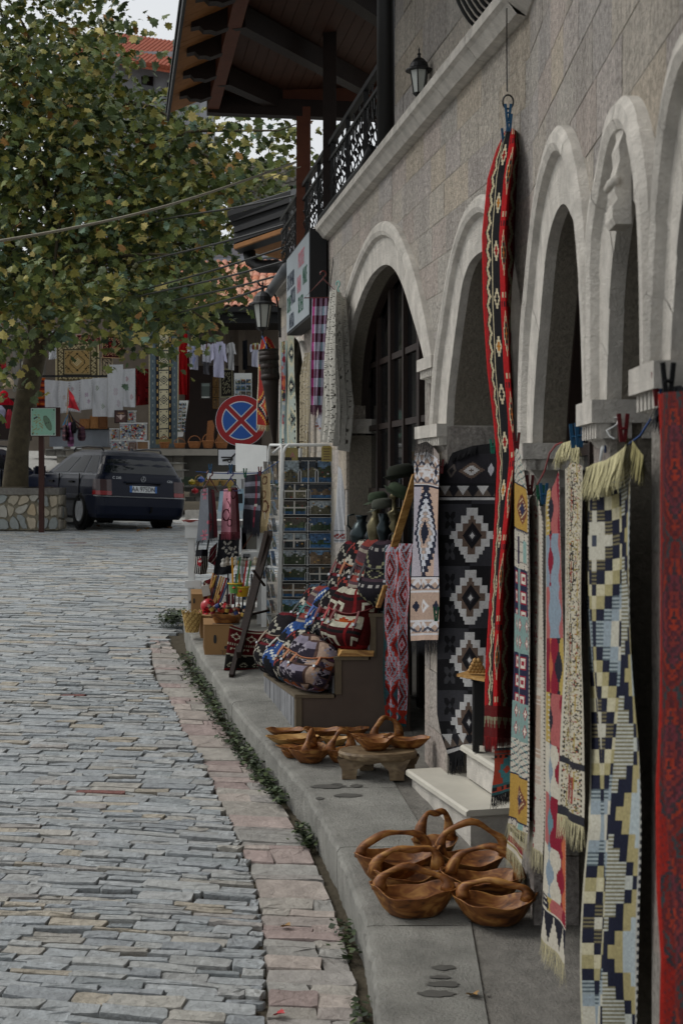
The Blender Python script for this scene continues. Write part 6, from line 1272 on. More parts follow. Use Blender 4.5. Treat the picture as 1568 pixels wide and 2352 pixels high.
# --- the big yellow, navy and cream kilim
nu, nv = 64, 300; a, i, j = canvas(nu, nv, '#b5b19e'); q4i = np.round((i - 20) / 5.5); q6 = np.floor((j + 10) / 6.5); per = 15
jc = (q6 % per) - 7; d = np.abs(q4i) + np.abs(jc) * 1.; lv = np.floor(d)
pal = ['#3a3f4c', '#b3b0a2', '#b3b0a2', '#6d664e', '#1d2030', '#b3ad92', '#98906a', '#1d2030', '#8f9a9c', '#87939a', '#b3b0a2', '#1d2030', '#9a9068', '#87939a', '#87939a']
for k, c in enumerate(pal): put(a, lv == k, c)
put(a, (lv == 3) & (j % 2 == 0), '#2b2a2c'); put(a, (lv == 0) & (j % 2 == 0), '#3a3f4c'); put(a, (lv == 8) & (j % 2 == 0), '#4f5a60')
rr = i >= 42; put(a, rr, '#a8aba4'); zq = np.floor(j / 7.) % 10; x_ = np.floor((i - 42) / 4.); put(a, rr & (np.abs(x_ - np.abs(zq - 5) * .8) < 1), '#1d2030'); put(a, rr & (np.abs(x_ - np.abs(zq - 5) * .8 - 1.5) < 1), '#9a9068'); put(a, rr & (x_ > np.abs(zq - 5) * .8 + 2), '#9fa9ab'); put(a, rr & (x_ < np.abs(zq - 5) * .8 - 1) & (j % 2 == 0), '#6f6a52'); put(a, (i > 60), '#a09f98'); put(a, (i > 61) & (j % 4 < 2), '#23242c'); put(a, i < 1, '#b5b19e')
kf, Gb = cloth('large_kilim', 'big kilim of yellow, navy and cream stepped diamonds with a shaggy top fringe', 'rug', rowsW([[(1342, 1086), (1368, 1082), (1400, 1072), (1428, 1042), (1452, 1012)], [(1334, 1130), (1364, 1130), (1400, 1128), (1426, 1110), (1454, 1092)], [(1332, 1400), (1366, 1400), (1402, 1400), (1420, 1400), (1455, 1400)], [(1342, 1700), (1374, 1700), (1404, 1700), (1422, 1700), (1455, 1700)], [(1352, 1900), (1380, 1900), (1404, 1900), (1424, 1900), (1449, 1900)], [(1342, 2150), (1370, 2150), (1396, 2150), (1418, 2150), (1440, 2150)], [(1334, 2420), (1364, 2420), (1392, 2420), (1412, 2420), (1430, 2420)]], .06), noisy(a), .03, 1.3, .8, group='pale kilims hung on the near wall')
tp = [tuple(p + np.array([-.012, -.03, .015])) for p in Gb[0]]; fringe(tp, .085, 190, '#b8b18a', kf, 'top_fringe', .3, .009, dirv=(-.15, -.25, -1)); fringe([P(1452, 1012, 3.55), P(1462, 1028, 3.5), P(1476, 1046, 3.45)], .08, 46, '#8f885f', kf, 'top_fringe', .3, .009)
tag(MB().tube([P(1384, 1068, 3.95), P(1388, 1030, 3.9), P(1404, 1012, 3.85), P(1414, 1030, 3.85), P(1412, 1060, 3.85)], .012, 6).build('rolled_edge', M_cloth if 0 else M_white, kf, smooth=True), None)
# --- dark red kilim at the picture edge
nu, nv = 40, 240; a, i, j = canvas(nu, nv, '#7a1f18'); dq = np.abs(i - 20) / 20. + np.abs((j % 54) - 27) / 27. + ((j // 2) % 3) * .05; lv = np.floor(dq * 9).astype(int)
for k, c in enumerate(('#2c2226', '#842d1e', '#4a2228', '#6d2a26', '#3c2228', '#5a2830', '#33282c', '#7a2a1c', '#4a2022', '#64211c', '#2f3638', '#581e1a', '#2a2c30')): put(a, lv == k, c)
put(a, ((i + 2 * j) % 7 == 0) & (lv > 2), '#5a2428'); put(a, i < 2, '#8f2018')
kg, Gb = cloth('red_kilim', 'dark red and orange kilim cut off by the picture edge', 'rug', rowsW([[(1506, 905), (1540, 900), (1600, 895)], [(1510, 1010), (1545, 1010), (1610, 1010)], [(1506, 1600), (1540, 1600), (1600, 1600)], [(1503, 1800), (1540, 1800), (1600, 1800)], [(1514, 2050), (1552, 2050), (1610, 2050)], [(1526, 2200), (1562, 2200), (1620, 2200)], [(1521, 2430), (1560, 2430), (1620, 2430)]], .07), noisy(a, .1), .012, 1.6, .4, group='rugs hung on the stone front')
fringe([P(1512, 905, 3.02), P(1530, 890, 2.95), P(1560, 885, 2.88), P(1590, 900, 2.8)], .08, 170, '#191a1e', kg, 'top_fringe', .4, .012)
# clothes line, cords and pegs of the near wall
M_cord = mk('blue_cord', '#2c4470', rough=.8); M_cord2 = mk('red_cord', '#8a3a3a', rough=.8)
def cord(lab, pts, m, r=.0028): tag(MB().tube([P(*p) for p in pts], r, 5).build('cord', m, smooth=True), lab, 'cord')
cord('blue cord knotted round the middle capital', [(1379, 925, 3.85), (1381, 960, 3.85), (1387, 985, 3.84), (1384, 1000, 3.84), (1390, 1010, 3.84), (1389, 1040, 3.84)], M_cord); cord('blue cord from the fringe up to the near capital', [(1440, 1022, 3.6), (1470, 1000, 3.5), (1500, 952, 3.3)], M_cord); cord('blue cord tied over the near capital', [(1516, 855, 2.97), (1516, 905, 2.97)], M_cord)
cord('thin red cord running from the pale kilims to the capital', [(1222, 1136, 5.0), (1250, 1082, 4.8), (1262, 1040, 4.65), (1276, 1022, 4.5), (1290, 1016, 4.4)], M_cord2); cord('pale string looped round the capital above the big kilim', [(1395, 962, 3.8), (1420, 958, 3.75), (1416, 975, 3.72), (1400, 985, 3.72), (1392, 988, 3.72), (1400, 1002, 3.72), (1410, 1008, 3.7)], M_white, .0022)
for x, y, Y, c, lab in [(1318, 1006, 4.25, 'blue', 'blue peg beside the cream top fringe'), (1330, 1004, 4.2, 'blue', 'second blue peg nearer the big kilim'), (1430, 988, 3.6, 'maroon', 'maroon peg at the corner of the big kilim'), (1185, 1018, 5.5, 'maroon', 'maroon peg holding the farthest pale kilim'), (1216, 1118, 5.05, 'maroon', 'maroon peg between the two farthest pale kilims'), (1240, 1142, 4.85, 'green', 'green peg beside the rosy taupe kilim'), (1248, 1138, 4.8, 'blue', 'blue peg beside the green one'), (1512, 900, 2.98, 'maroon', 'maroon peg under the black tassel'), (1533, 880, 2.9, 'black', 'black peg in the black tassel'), (1012, 1074, 7.1, 'maroon', 'dark peg joining the beige and black rugs'), (1001, 1413, 7.1, 'green', 'green peg halfway down between the beige and black rugs')]: peg(x, y, Y, c, lab)
# ---------------------------------------------------------------- cloths under the shop sign
nu, nv = 22, 60; a, i, j = canvas(nu, nv, '#b4b2c2'); cx, cy = (i // 3) % 2 == 0, (j // 5) % 2 == 0; put(a, cy, '#8a7086'); put(a, cx & cy, '#3a1c28'); put(a, cx & ~cy, '#6f6a78'); put(a, (i < 4), '#b54a8a'); put(a, (i < 4) & cy, '#7a1a3c'); put(a, (i < 1), '#a8a6b8'); put(a, (i > 12) & (i < 15) & ~cy, '#7d98a4')
ck_, Gb = cloth('checked_cloth', 'purple, pink and white checked cloth on a red hanger under the sign', 'cloth', [[(716, 684, 10.55), (760, 682, 10.5)], [(713, 800, 10.55), (752, 800, 10.5)], [(712, 930, 10.55), (744, 930, 10.5)]], noisy(a), .012, 1.6, 1); fringe([tuple(p) for p in Gb[-1]], .09, 24, '#5a3a4a', ck_, jit=.15)
hanger(P(742, 640, 10.5), .28, '#5a211c', 'dark red coat hanger at the corner of the shop sign', (1, -.1, 0), .14); hanger(P(776, 664, 10.1), .13, '#7fa8a0', 'pale mint coat hanger holding the white lace', (.5, -.8, 0), .09)
def lace(nu, nv, dens, scal=4):
    j, i = np.mgrid[0:nv, 0:nu]; m = ((i % scal) * (j % scal) + (i // scal + j // scal)) % 3 > 0; m |= (i % (scal * 2) == 0) | (j % (scal * 2) == 0) | (RNG.random((nv, nu)) > dens); return m
img = plain('#c6c3b9', 60, 200); mk_ = lace(60, 200, .62); mk_[:, :3] = True
lc, Gb = cloth('lace_cloth', 'large off-white lace tablecloth hanging from a mint hanger beside the arch', 'cloth', [[(757, 672, 10.2), (772, 664, 9.95), (796, 690, 10.05)], [(750, 760, 10.25), (772, 760, 9.9), (803, 760, 10.05)], [(742, 860, 10.3), (770, 860, 9.92), (806, 900, 10.05)], [(748, 950, 10.3), (772, 950, 9.95), (806, 930, 10.05)], [(740, 1015, 10.3), (768, 1018, 9.95), (794, 1040, 10.0)]], img, .04, 4.5, .5, mk_)
img = None; cloth('lace_lining', None, None, [[(757, 676, 10.3), (772, 668, 10.05), (796, 694, 10.15)], [(746, 860, 10.4), (770, 860, 10.02), (802, 890, 10.15)], [(744, 1000, 10.4), (768, 1006, 10.05), (790, 1030, 10.1)]], plain('#a09e97', 20, 30), .03, 3.5, .5, parent=lc)
img = plain('#b5aa92', 30, 120); mk_ = lace(30, 120, .5, 3); jj, ii = np.mgrid[0:120, 0:30]; mk_ &= ii > 2 + 2.5 * np.abs(np.sin(jj * .22))
cloth('lace_curtain', 'beige crochet curtain with a scalloped edge before the dark niche', 'curtain', [[(698, 812, 12.0), (714, 808, 11.9)], [(688, 860, 12.1), (712, 860, 11.9)], [(686, 960, 12.1), (710, 960, 11.9)], [(684, 1056, 12.1), (708, 1056, 11.9)]], img, .02, 3, .4, mk_)
a, i, j = canvas(12, 30, '#b9bbc2'); put(a, (j > 24) & ((i + j) % 4 < 2), '#8a5a48'); cloth('white_towel', 'small white cloth with a brown border peeping out under the checked cloth', 'cloth', [[(732, 920, 10.7), (748, 925, 10.6)], [(727, 980, 10.7), (746, 1000, 10.6)]], noisy(a, .03), .015, 2)
a, i, j = canvas(12, 60, '#b7b9bc'); put(a, (j > 52) & (j < 57) & ((i + j) % 3 < 2), '#8a4a48'); put(a, (j == 50) | (j == 58), '#8d9094'); cloth('white_towel', 'long white embroidered towel hanging behind the postcard rack', 'cloth', [[(776, 1070, 9.9), (783, 1076, 9.8)], [(770, 1150, 9.9), (790, 1150, 9.8)], [(770, 1246, 9.9), (796, 1246, 9.8)]], noisy(a, .03), .015, 2)
# kilims at the far corner of the facade
img = blocks_img(20, 150, (16, 18, 14, 20), bandC)[:, :20]; img[:, 14:] = lin('#8fa3a0'); img[:, :3] = lin('#93a8a5'); kk, Gb = cloth('kilim', 'narrow pale blue kilim with red and navy blocks at the far end of the wall', 'rug', rowsW([[(644, 785), (659, 782)], [(643, 900), (659, 900)], [(645, 1030), (659, 1030)]], .06), noisy(img), .012, 1.4, group='kilims at the far end of the wall'); fringe([tuple(p) for p in Gb[0]], .12, 24, '#a89f7c', kk)
a, i, j = canvas(24, 150, '#9aa39a'); q = np.abs(np.floor((i - 12) / 2.)) + np.abs(np.floor(((j % 44) - 22) / 2.5)); put(a, q < 8, '#b0ab92'); put(a, q < 6, '#6f7a72'); put(a, (q < 4), '#22242a' ); put(a, q < 2, '#b5b09a'); put(a, (i < 2) | (i > 21), '#b3ae98'); put(a, (i > 18) & (i < 21) & ((j // 3) % 3 == 0), '#1f2026')
kk, Gb = cloth('kilim', 'grey-green kilim with stepped diamonds next to the dark niche', 'rug', rowsW([[(660, 772), (676, 768)], [(659, 900), (678, 900)], [(661, 1030), (679, 1030)]], .06), noisy(a), .012, 1.4, .7, group='kilims at the far end of the wall'); fringe([tuple(p) for p in Gb[0]], .12, 30, '#a89f7c', kk)
a, i, j = canvas(30, 110, '#8a2822'); q = np.abs(np.floor((i - 15) / 2.)) + np.abs(np.floor(((j % 56) - 28) / 2.5)); 
for k, c in enumerate(('#b39c5a', '#b39c5a', '#b58a48', '#a8602e', '#9c3a2a', '#8a2426', '#b5ab94', '#1f2230', '#1f2230', '#8a2822', '#b09040')): put(a, q == k, c)
put(a, (i < 1) | (i > 28), '#b3ab94')
kk, Gb = cloth('kilim', 'red kilim with cream stepped diamonds draped behind the dark wooden horn', 'rug', [[(600, 780, 14.2), (612, 772, 14.1), (624, 782, 14.2)], [(592, 812, 14.3), (612, 812, 14.0), (640, 812, 14.2)], [(591, 900, 14.3), (612, 900, 14.0), (636, 900, 14.2)], [(591, 975, 14.3), (612, 978, 14.05), (634, 972, 14.2)]], noisy(a), .02, 1.5, group='kilims at the far end of the wall'); fringe([tuple(p) for p in Gb[-1]], .06, 40, '#a89f7c', kk)
ho_ = thing('wooden_horn', 'long dark carved wooden horn tapering to a point in front of the red kilim', 'horn', P(626, 1025, 13.6)); s_ = 13.6 / F
MB().lathe([(.012, 0), (.05, .33), (.075, .6), (.085, .66)], P(632, 1030, 13.6), 14, M=Matrix.Rotation(-.07, 3, 'Y')).build('tapered_body', M_dwood, ho_, smooth=True)
for z, r in ((.66, .093), (.71, .088), (.76, .092), (.84, .1), (.88, .096)): MB().lathe([(r * .96, z), (r, z + .02), (r * .97, z + .05)], P(632, 1030, 13.6), 14, M=Matrix.Rotation(-.07, 3, 'Y')).build('carved_band', M_dwood, ho_, smooth=True)
MB().lathe([(.088, .66), (.09, .93), (.095, .95)], P(632, 1030, 13.6), 12, M=Matrix.Rotation(-.07, 3, 'Y')).build('bell', mk('carved_grey', '#2c2722', rough=.8, var=.6, vs=50, bump=.8, bs=50), ho_)
tag(MB().tube([P(602, 772, 13.9), P(610, 790, 13.7), P(616, 812, 13.6), P(622, 830, 13.6)], .007, 5).build('blue_tie', M_cord), 'blue tie looped over the wooden horn', 'cord')
# ================================================================== doorway steps
stp = thing('marble_steps', 'two pale marble steps leading up to the doorway behind the black rug', 'steps', P(1050, 1850, 6.8))
def step_(a, b, depth, ztop, th, m1=M_marble):   # a far-street corner, b near-street corner of the nosing
    a, b = Vector(a), Vector(b); d = (b - a).normalized(); r = Vector((-d.y, d.x, 0)) * -1; r = r if r.x > 0 else -r
    q = [a, b, b + r * depth, a + r * depth]; t = Vector((0, 0, th))
    rows = []
    for p, e in ((a, -1), (b, 1)): rows.append(p)
    mb = MB(); lo = [p - t for p in q]; mid = [p + (r * .012 if k in (0, 1) else Vector()) for k, p in enumerate(q)]; up = [p - Vector((0, 0, .008)) for p in q]
    mb.add(lo + up + mid, [(3, 2, 1, 0), (8, 9, 10, 11)] + [(i, (i + 1) % 4, 4 + (i + 1) % 4, 4 + i) for i in range(4)] + [(4 + i, 4 + (i + 1) % 4, 8 + (i + 1) % 4, 8 + i) for i in range(4)])
    mb.build('tread', m1, stp)
    ri = .028; q2 = [a + r * ri + d * .02, b + r * ri - d * .02, b + r * depth - d * .02, a + r * depth + d * .02]; hgt = ztop
    MB().hexa([p - t - Vector((0, 0, hgt)) for p in q2] + [p - t for p in q2]).build('riser', M_marble if 0 else M_smooth, stp)
A1, B1 = P(931, 1769, 7.27), P(1070, 1864, 6.37); A1.z = B1.z = E - 1.495
step_(A1, B1, .62, .3, .028)
A2, B2 = P(1056, 1711, 7.05), P(1136, 1762, 6.52); A2.z = B2.z = E - 1.328; step_(A2, B2, .6, .13, .026)
# small black stand with a board and wooden beads in the doorway
ds = thing('black_stand', 'tall narrow black stand holding a wooden board in the doorway', 'stand', P(1105, 1730, 6.75))
for px, Y in ((1092, 6.85), (1120, 6.7)):
    p = P(px, 1725, Y); MB().box((p.x, p.y, (p.z + P(0, 1552, Y).z) / 2), (.03, .05, P(0, 1552, Y).z - p.z)).build('leg', M_iron, ds)
MB().box(P(1112, 1640, 6.8), (.1, .012, .3)).build('panel', M_iron, ds); MB().box(P(1108, 1556, 6.75), (.12, .14, .012)).build('top', M_iron, ds)
bo = MB(); q = [P(1048, 1548, 6.7), P(1112, 1560, 6.55), P(1130, 1545, 6.8), P(1080, 1538, 6.95)]
tag(bo.hexa([v - Vector((0, 0, .012)) for v in q] + q).build('wooden_board', M_pale), 'light wooden board lying across the black stand', 'board')
wb = thing('wooden_pyramid', 'small heap of turned wooden beads on the wooden board', 'beads', P(1092, 1545, 6.72))
for r_ in range(4):
    for k in range(5 - r_):
        for s in range(2): MB().lathe([(0, -.012), (.011, -.006), (.012, .002), (.005, .011), (0, .013)], P(1078 + k * 8 + r_ * 4, 1541 - r_ * 8, 6.68 + s * .03), 8).build('bead', M_pale, wb)
# ================================================================== carved olive wood baskets and bowls
def vessel(name, label, cat, c, rx, ry, h, hh=0., yaw=0., seed=0, base=.55, wav=.12, group=None, m=None, hx=.78, bend=0.):
    rn = random.Random(seed); c = Vector(c); t = thing(name, label, cat, c, group); R = Matrix.Rotation(yaw, 3, 'Z'); n = 36; m = m or M_olive
    ph = [rn.uniform(0, 6.3) for _ in range(4)]
    def rad(th): return 1 + .07 * math.cos(2 * th) + .045 * math.sin(3 * th + ph[0]) + .03 * math.sin(5 * th + ph[1])
    def rimz(th): return h * (1 + wav * math.cos(2 * th) + .07 * math.sin(3 * th + ph[2]) + .035 * math.sin(7 * th + ph[3]))
    rows = []
    prof = [(0., 0.), (base * .7, 0.), (base, .02), (base + (1 - base) * .35, .3), (base + (1 - base) * .72, .68), (.985, .97), (1., 1.), (.965, 1.005), (.93, .96), (base + (1 - base) * .6, .6), (base * .95, .22), (base * .5, .1), (0., .09)]
    for f, z in prof:
        row = []
        for k in range(n + 1):
            th = 2 * PI * k / n; q = rad(th) if f > .3 else 1; zz = rimz(th) * z if z > .3 else h * z
            row.append(tuple(c + R @ Vector((rx * f * q * math.cos(th), ry * f * q * math.sin(th) * (1.0 if abs(math.cos(th)) < .8 else .97), zz))))
        rows.append(row)
    MB().grid(rows).build('bowl_body', m, t, smooth=True)
    if hh:
        pts, rs = [], []; z0 = rimz(0) * .9; z1 = rimz(PI) * .9
        for k in range(19):
            s = k / 18; a = PI * (1 - s); x = rx * hx * math.cos(a) * (1 + .04 * math.sin(9 * s + ph[0])); z = (z1 * (1 - s) + z0 * s) * (1 - math.sin(a) * .1) + hh * math.sin(a) ** .72 * (1 + .1 * math.sin(7 * s + ph[1]) + .04 * math.sin(17 * s + ph[0])) + bend * hh * (s - .5) * math.sin(a)
            pts.append(c + R @ Vector((x, ry * .05 * math.sin(6 * s + ph[2]), z - h * .08))); rs.append(.0125 + .017 * (1 - math.sin(a)) ** 1.5 + .0035 * math.sin(13 * s + ph[3]))
        MB().tube(pts, rs, 9).build('handle', m, t, smooth=True)
    return t
def place(px, py): return on_walk(px, py)
BK = [(951, 2100, .172, .115, .105, .088, .05, 1, 'front basket nearest the kerb with a knobbly arched handle', .8), (1135, 2118, .16, .12, .095, .08, -.15, 2, 'front basket nearest the rugs with pointed ends', .8),
      (908, 2022, .18, .13, .115, .1, .25, 3, 'rearmost kerb-side basket with a drooping handle', .82), (936, 2052, .155, .105, .095, .112, .1, 4, 'basket squeezed behind the front one with a long smooth handle', .85), (1112, 2062, .165, .12, .095, .115, -.1, 5, 'basket behind the rug-side one with a tall dark handle', .86),
      (1082, 2010, .15, .12, .085, .14, .0, 6, 'basket at the back with a long straight handle', .95), (998, 1968, .10, .11, .075, .145, .5, 7, 'farthest basket with a narrow tall hoop handle', .8)]
for px, py, rx, ry, h, hh, yaw, sd_, lab, hx in BK: vessel('wooden_basket', 'carved olive wood ' + lab, 'basket', place(px, py), rx * .98, ry, h, hh, yaw, sd_, .55, .15, 'carved baskets on the pavement', hx=hx, bend=(-.3, .25, -.4, .3, .5, .1, .2)[sd_ - 1])
BW = [(656, 1690, .105, .08, .04, 0, 0, 11, 'shallow oval bowl at the kerb end of the bowl group'), (672, 1709, .14, .09, .045, 0, .1, 12, 'long shallow yellowish bowl at the kerb'), (700, 1712, .10, .07, .03, 0, 0, 13, 'flat oval dish between the bowls at the kerb'), (690, 1727, .13, .08, .035, 0, .15, 14, 'wide flat dish in front of the flat oval one'), (672, 1740, .06, .05, .04, 0, .4, 15, 'small bowl tucked beside the upright-handled basket'),
      (712, 1750, .10, .12, .075, .10, 1.35, 16, 'deep dark bowl with an upright handle seen end on'), (742, 1694, .105, .08, .05, 0, 0, 17, 'round bowl behind the upright-handled one'), (784, 1750, .085, .1, .07, .1, .6, 18, 'bowl with a hooped handle beside the stool'), (770, 1712, .075, .06, .045, 0, 0, 19, 'yellow bowl seen behind the hooped handle'), (815, 1688, .08, .07, .04, 0, 0, 20, 'dark bowl behind the stool'), (888, 1712, .09, .09, .055, .1, .2, 21, 'dark handled bowl behind the stool beside the lattice kilim')]
for px, py, rx, ry, h, hh, yaw, sd_, lab in BW: vessel('wooden_bowl', 'carved olive wood ' + lab, 'bowl', place(px, py), rx, ry, h, hh, yaw, sd_, .5, .1, 'carved bowls by the stool', M_pale if sd_ in (12, 19) else None)
# low three-legged stool with bowls on it
so_ = place(866, 1790); sY = so_.y; sl_ = thing('wooden_stool', 'low worn round wooden stool carrying three bowls', 'stool', so_)
c = P(867, 1722, sY + .08); rx_ = 91 / F * c.y; ztop = P(0, 1722, c.y).z
MB().lathe([(.0, -.035), (.9, -.035), (.985, -.028), (1., -.012), (.97, 0), (0, .002)], (0, 0, 0), 30).v
st_ = MB(); st_.lathe([(rx_ * .96, -.038), (rx_ * .99, -.03), (rx_, -.012), (rx_ * .96, 0)], (c.x, c.y, ztop), 32, sy=.72); st_.build('seat', M_olived, sl_)
for dx, dy, top_w in ((-.78, -.35, .1), (.5, -.48, .1), (.82, .2, .1), (-.3, .55, .09)):
    p = Vector((c.x + dx * rx_ * .93, c.y + dy * rx_ * .8, 0)); zf = zs(p.y); q = []
    for z, w_, sh in ((zf, .036, .0), (zf + .05, .04, .004), (ztop - .075, .052, .012), (ztop - .032, .085, .03)):
        o = Vector((-dx * sh, -dy * sh, 0)); q.append([p + o + Vector((sx * w_, sy * .035, z)) for sx, sy in ((-1, -1), (1, -1), (1, 1), (-1, 1), (-1, -1))])
    MB().grid(q).build('leg', M_olived, sl_)
aP = MB(); pr = [(-.62, -.034), (.42, -.034), (.42, -.05), (.25, -.06), (.05, -.05), (-.2, -.06), (-.45, -.055), (-.62, -.07)]
aP.prism([Vector((c.x + x * rx_, c.y - rx_ * .45, ztop + z)) for x, z in pr], (0, .03, 0)).build('apron', M_olived, sl_)
for px, py, rx, ry, h, yaw, sd_, lab, dy in [(852, 1712, .105, .07, .055, 0, 31, 'wide wavy bowl at the back of the stool', .12), (861, 1729, .095, .065, .06, .2, 32, 'front bowl on the stool with an upswept lip', -.02), (935, 1724, .115, .07, .055, -.1, 33, 'bowl with a pointed spout at the stool edge', .05)]:
    p = P(px, py, c.y + dy); p.z = ztop + .001; vessel('wooden_bowl', 'carved olive wood ' + lab, 'bowl', p, rx, ry, h, 0, yaw, sd_, .5, .16, 'carved bowls by the stool')
# ================================================================== stepped display stand
O = place(681, 1676); Av = Vector((1, 0, 0)); Bv = Vector((-.25, 1, 0)).normalized() * .95
sd = thing('display_stand', 'stepped display stand of grey planks and dark boards carrying backpacks', 'stand', O)
M_pl = mk('grey_planks', '#77787a', rough=.85, var=.22, vs=9, streak=.3, bump=.2, bs=40); M_brd = mk('brown_board', '#4b4038', rough=.7, var=.2, vs=4); M_brt = mk('board_trim', '#5a5040', rough=.8, var=.2, vs=20)
def sp(a, b, z): return O + Av * a + Bv * b + Vector((0, 0, z))
ST = [(0, .23, .0, .205), (.23, .43, .0, .425), (.43, .52, .0, .675), (.52, .66, .0, 1.035)]
for k, (a0, a1, z0, z1) in enumerate(ST):
    MB().hexa([sp(a0, 0.005, -.02), sp(a1, 0.005, -.02), sp(a1, 1, .05), sp(a0, 1, .05)] + [sp(a0, 0.005, z1 - .02), sp(a1, 0.005, z1 - .02), sp(a1, 1, z1 - .02), sp(a0, 1, z1 - .02)]).build('side_board', M_brd, sd)
    MB().hexa([sp(a0 - .012, -.008, z1 - .02), sp(a1 - .014, -.008, z1 - .02), sp(a1 - .014, 1.0, z1 - .02), sp(a0 - .012, 1.0, z1 - .02)] + [sp(a0 - .012, -.008, z1), sp(a1 - .014, -.008, z1), sp(a1 - .014, 1., z1), sp(a0 - .012, 1., z1)]).build('tread', M_brt if k < 3 else M_white, sd)
    zb_ = -.02 if k == 0 else ST[k - 1][3]; MB().hexa([sp(a0 - .006, -.004, zb_), sp(a0 + .03, -.004, zb_), sp(a0 + .03, .03, zb_), sp(a0 - .006, .03, zb_)] + [sp(a0 - .006, -.004, z1 - .02), sp(a0 + .03, -.004, z1 - .02), sp(a0 + .03, .03, z1 - .02), sp(a0 - .006, .03, z1 - .02)]).build('corner_post', M_brt, sd)
    n_ = 14
    for q in range(n_):
        b0, b1 = .04 + q * .95 / n_, .04 + (q + 1) * .95 / n_ - .004; zlo = (-.03 + .075 * b0 if k == 0 else ST[k - 1][3]); dd = random.uniform(0, .004)
        MB().hexa([sp(a0 - .008 - dd, b0, zlo), sp(a0, b0, zlo), sp(a0, b1, zlo), sp(a0 - .008 - dd, b1, zlo)] + [sp(a0 - .008 - dd, b0, z1 - .022), sp(a0, b0, z1 - .022), sp(a0, b1, z1 - .022), sp(a0 - .008 - dd, b1, z1 - .022)]).build('plank', M_pl, sd)
for z in (.46, .58): MB().hexa([sp(.415, .0, z), sp(.43, .0, z), sp(.43, .25, z), sp(.415, .25, z)] + [sp(.415, .0, z + .03), sp(.43, .0, z + .03), sp(.43, .25, z + .03), sp(.415, .25, z + .03)]).build('batten', M_pl, sd)
tag(MB().prism([sp(.24, -.02, .428), sp(.44, -.02, .428), sp(.445, -.02, .46), (sp(.36, -.02, .465)), sp(.26, -.02, .462)], (-.02, .1, 0)).build('wooden_trough', M_pale), 'pale wooden trough lying on the middle step of the display stand', 'trough')
tag(MB().bar(P(905, 1255, 8.0), P(955, 1090, 7.75), .045, .012).build('wooden_paddle', M_pale), 'pale flat wooden paddle leaning behind the lattice kilim', 'paddle'); tag(MB().bar(P(868, 1395, 8.15), P(885, 1345, 8.1), .03, .012).build('wooden_spoon', M_pale), 'end of a pale wooden spoon beside the lattice kilim', 'spoon')
def bagimg(kind, nu, nv):
    a, i, j = canvas(nu, nv, '#1c1a1d')
    if kind == 'ikat': # purple, orange patchwork
        cols = ('#3a3242', '#8a4a2c', '#2a2530', '#7c7684', '#54364a', '#1d1b22', '#a08a7a'); b = ((i // 5) * 3 + (j // 4) * 5 + (i // 5) * (j // 4)) % 7
        for k, c in enumerate(cols): put(a, b == k, c)
        d = np.abs((i % 10) - 5) / 5 + np.abs((j % 8) - 4) / 4.; put(a, (d < .6) & (d > .35), '#8d8790'); put(a, (i % 10 == 0) | (j % 8 == 0), '#4c3a34')
    elif kind == 'blue': put(a, np.ones_like(i, bool), '#27457a'); d = np.abs((i % 14) - 7) / 5. + np.abs((j % 12) - 6) / 5; put(a, (d < 1.15) & (d > .9), '#b5b8b4'); put(a, d < .5, '#16181c'); put(a, (i % 14 == 0) & (j % 3 < 2), '#a9ac9c'); put(a, (j > nv * .75), '#17181c')
    elif kind == 'black': d = np.abs((i % 12) - 6) / 4. + np.abs((j % 10) - 5) / 4; put(a, (d < 1) & (d > .7), '#8f8c80'); put(a, (j % 10 < 1), '#5a1c22'); put(a, (j % 20 > 16), '#6a2a2a')
    elif kind == 'red':
        put(a, np.ones_like(i, bool), '#3c1013'); put(a, (j % 12 < 2), '#a7a493'); put(a, (j % 12 == 3), '#151416'); d = np.maximum(np.abs((i % 10) - 5), np.abs((j % 12) - 7)); put(a, (d < 3) & (d > 1), '#a8a594'); put(a, i % 10 == 0, '#6d1519')
    elif kind == 'flower':
        put(a, np.ones_like(i, bool), '#43100f'); ci = nu * .75; r = np.hypot((i - ci) * 1.0, (j - nv * .62) * 1.15); an = np.arctan2(j - nv * .62, i - ci); put(a, (np.abs(i - ci) < 9) & (np.abs(j - nv * .62) < 8), '#a39f8c'); put(a, r < 6.4 + 1.2 * np.cos(an * 7), '#8a2a14'); put(a, (r < 5.4 + 1.1 * np.cos(an * 7)) & (r > 2.4), '#9c4a1c'); put(a, r < 2.4, '#16221f'); put(a, (j > nv * .26) & (j < nv * .33) & (i % 6 > 2), '#a39f8c'); put(a, (j > nv * .86), '#6d1718')
    elif kind == 'stripe':
        put(a, np.ones_like(i, bool), '#4f3a40'); put(a, j % 7 < 2, '#7c3a34'); put(a, (j % 7 == 3), '#8d8478'); put(a, (j % 14 == 9) & (i % 2 == 0), '#a9a497'); put(a, j % 14 == 12, '#2c2630'); d = np.abs(i - nu * .75) / 3. + np.abs(j - nv * .3) / 4.; put(a, d < 1, '#22292a')
    elif kind == 'dark':
        put(a, np.ones_like(i, bool), '#1f1d23'); put(a, (j % 9 == 0), '#3a2c34'); d = np.abs((i % 8) - 4) + np.abs((j % 14) - 7); put(a, (d == 3), '#77765c'); put(a, (j % 14 == 2) & (i % 2 == 0), '#8d8a86'); put(a, (j % 18 > 14), '#2c3040')
    elif kind == 'zig': z = np.round(tri(i / 6.) * 3); put(a, (j + z) % 8 < 2, '#a8a396'); put(a, (j + z) % 16 == 4, '#8a3a34'); put(a, (j + z) % 16 == 12, '#3a5a6a')
    elif kind == 'teal': put(a, np.ones_like(i, bool), '#4a8a8a'); put(a, (i + j) % 9 < 2, '#8a4a5a'); put(a, j % 10 == 0, '#1d2224')
    return noisy(a, .1)
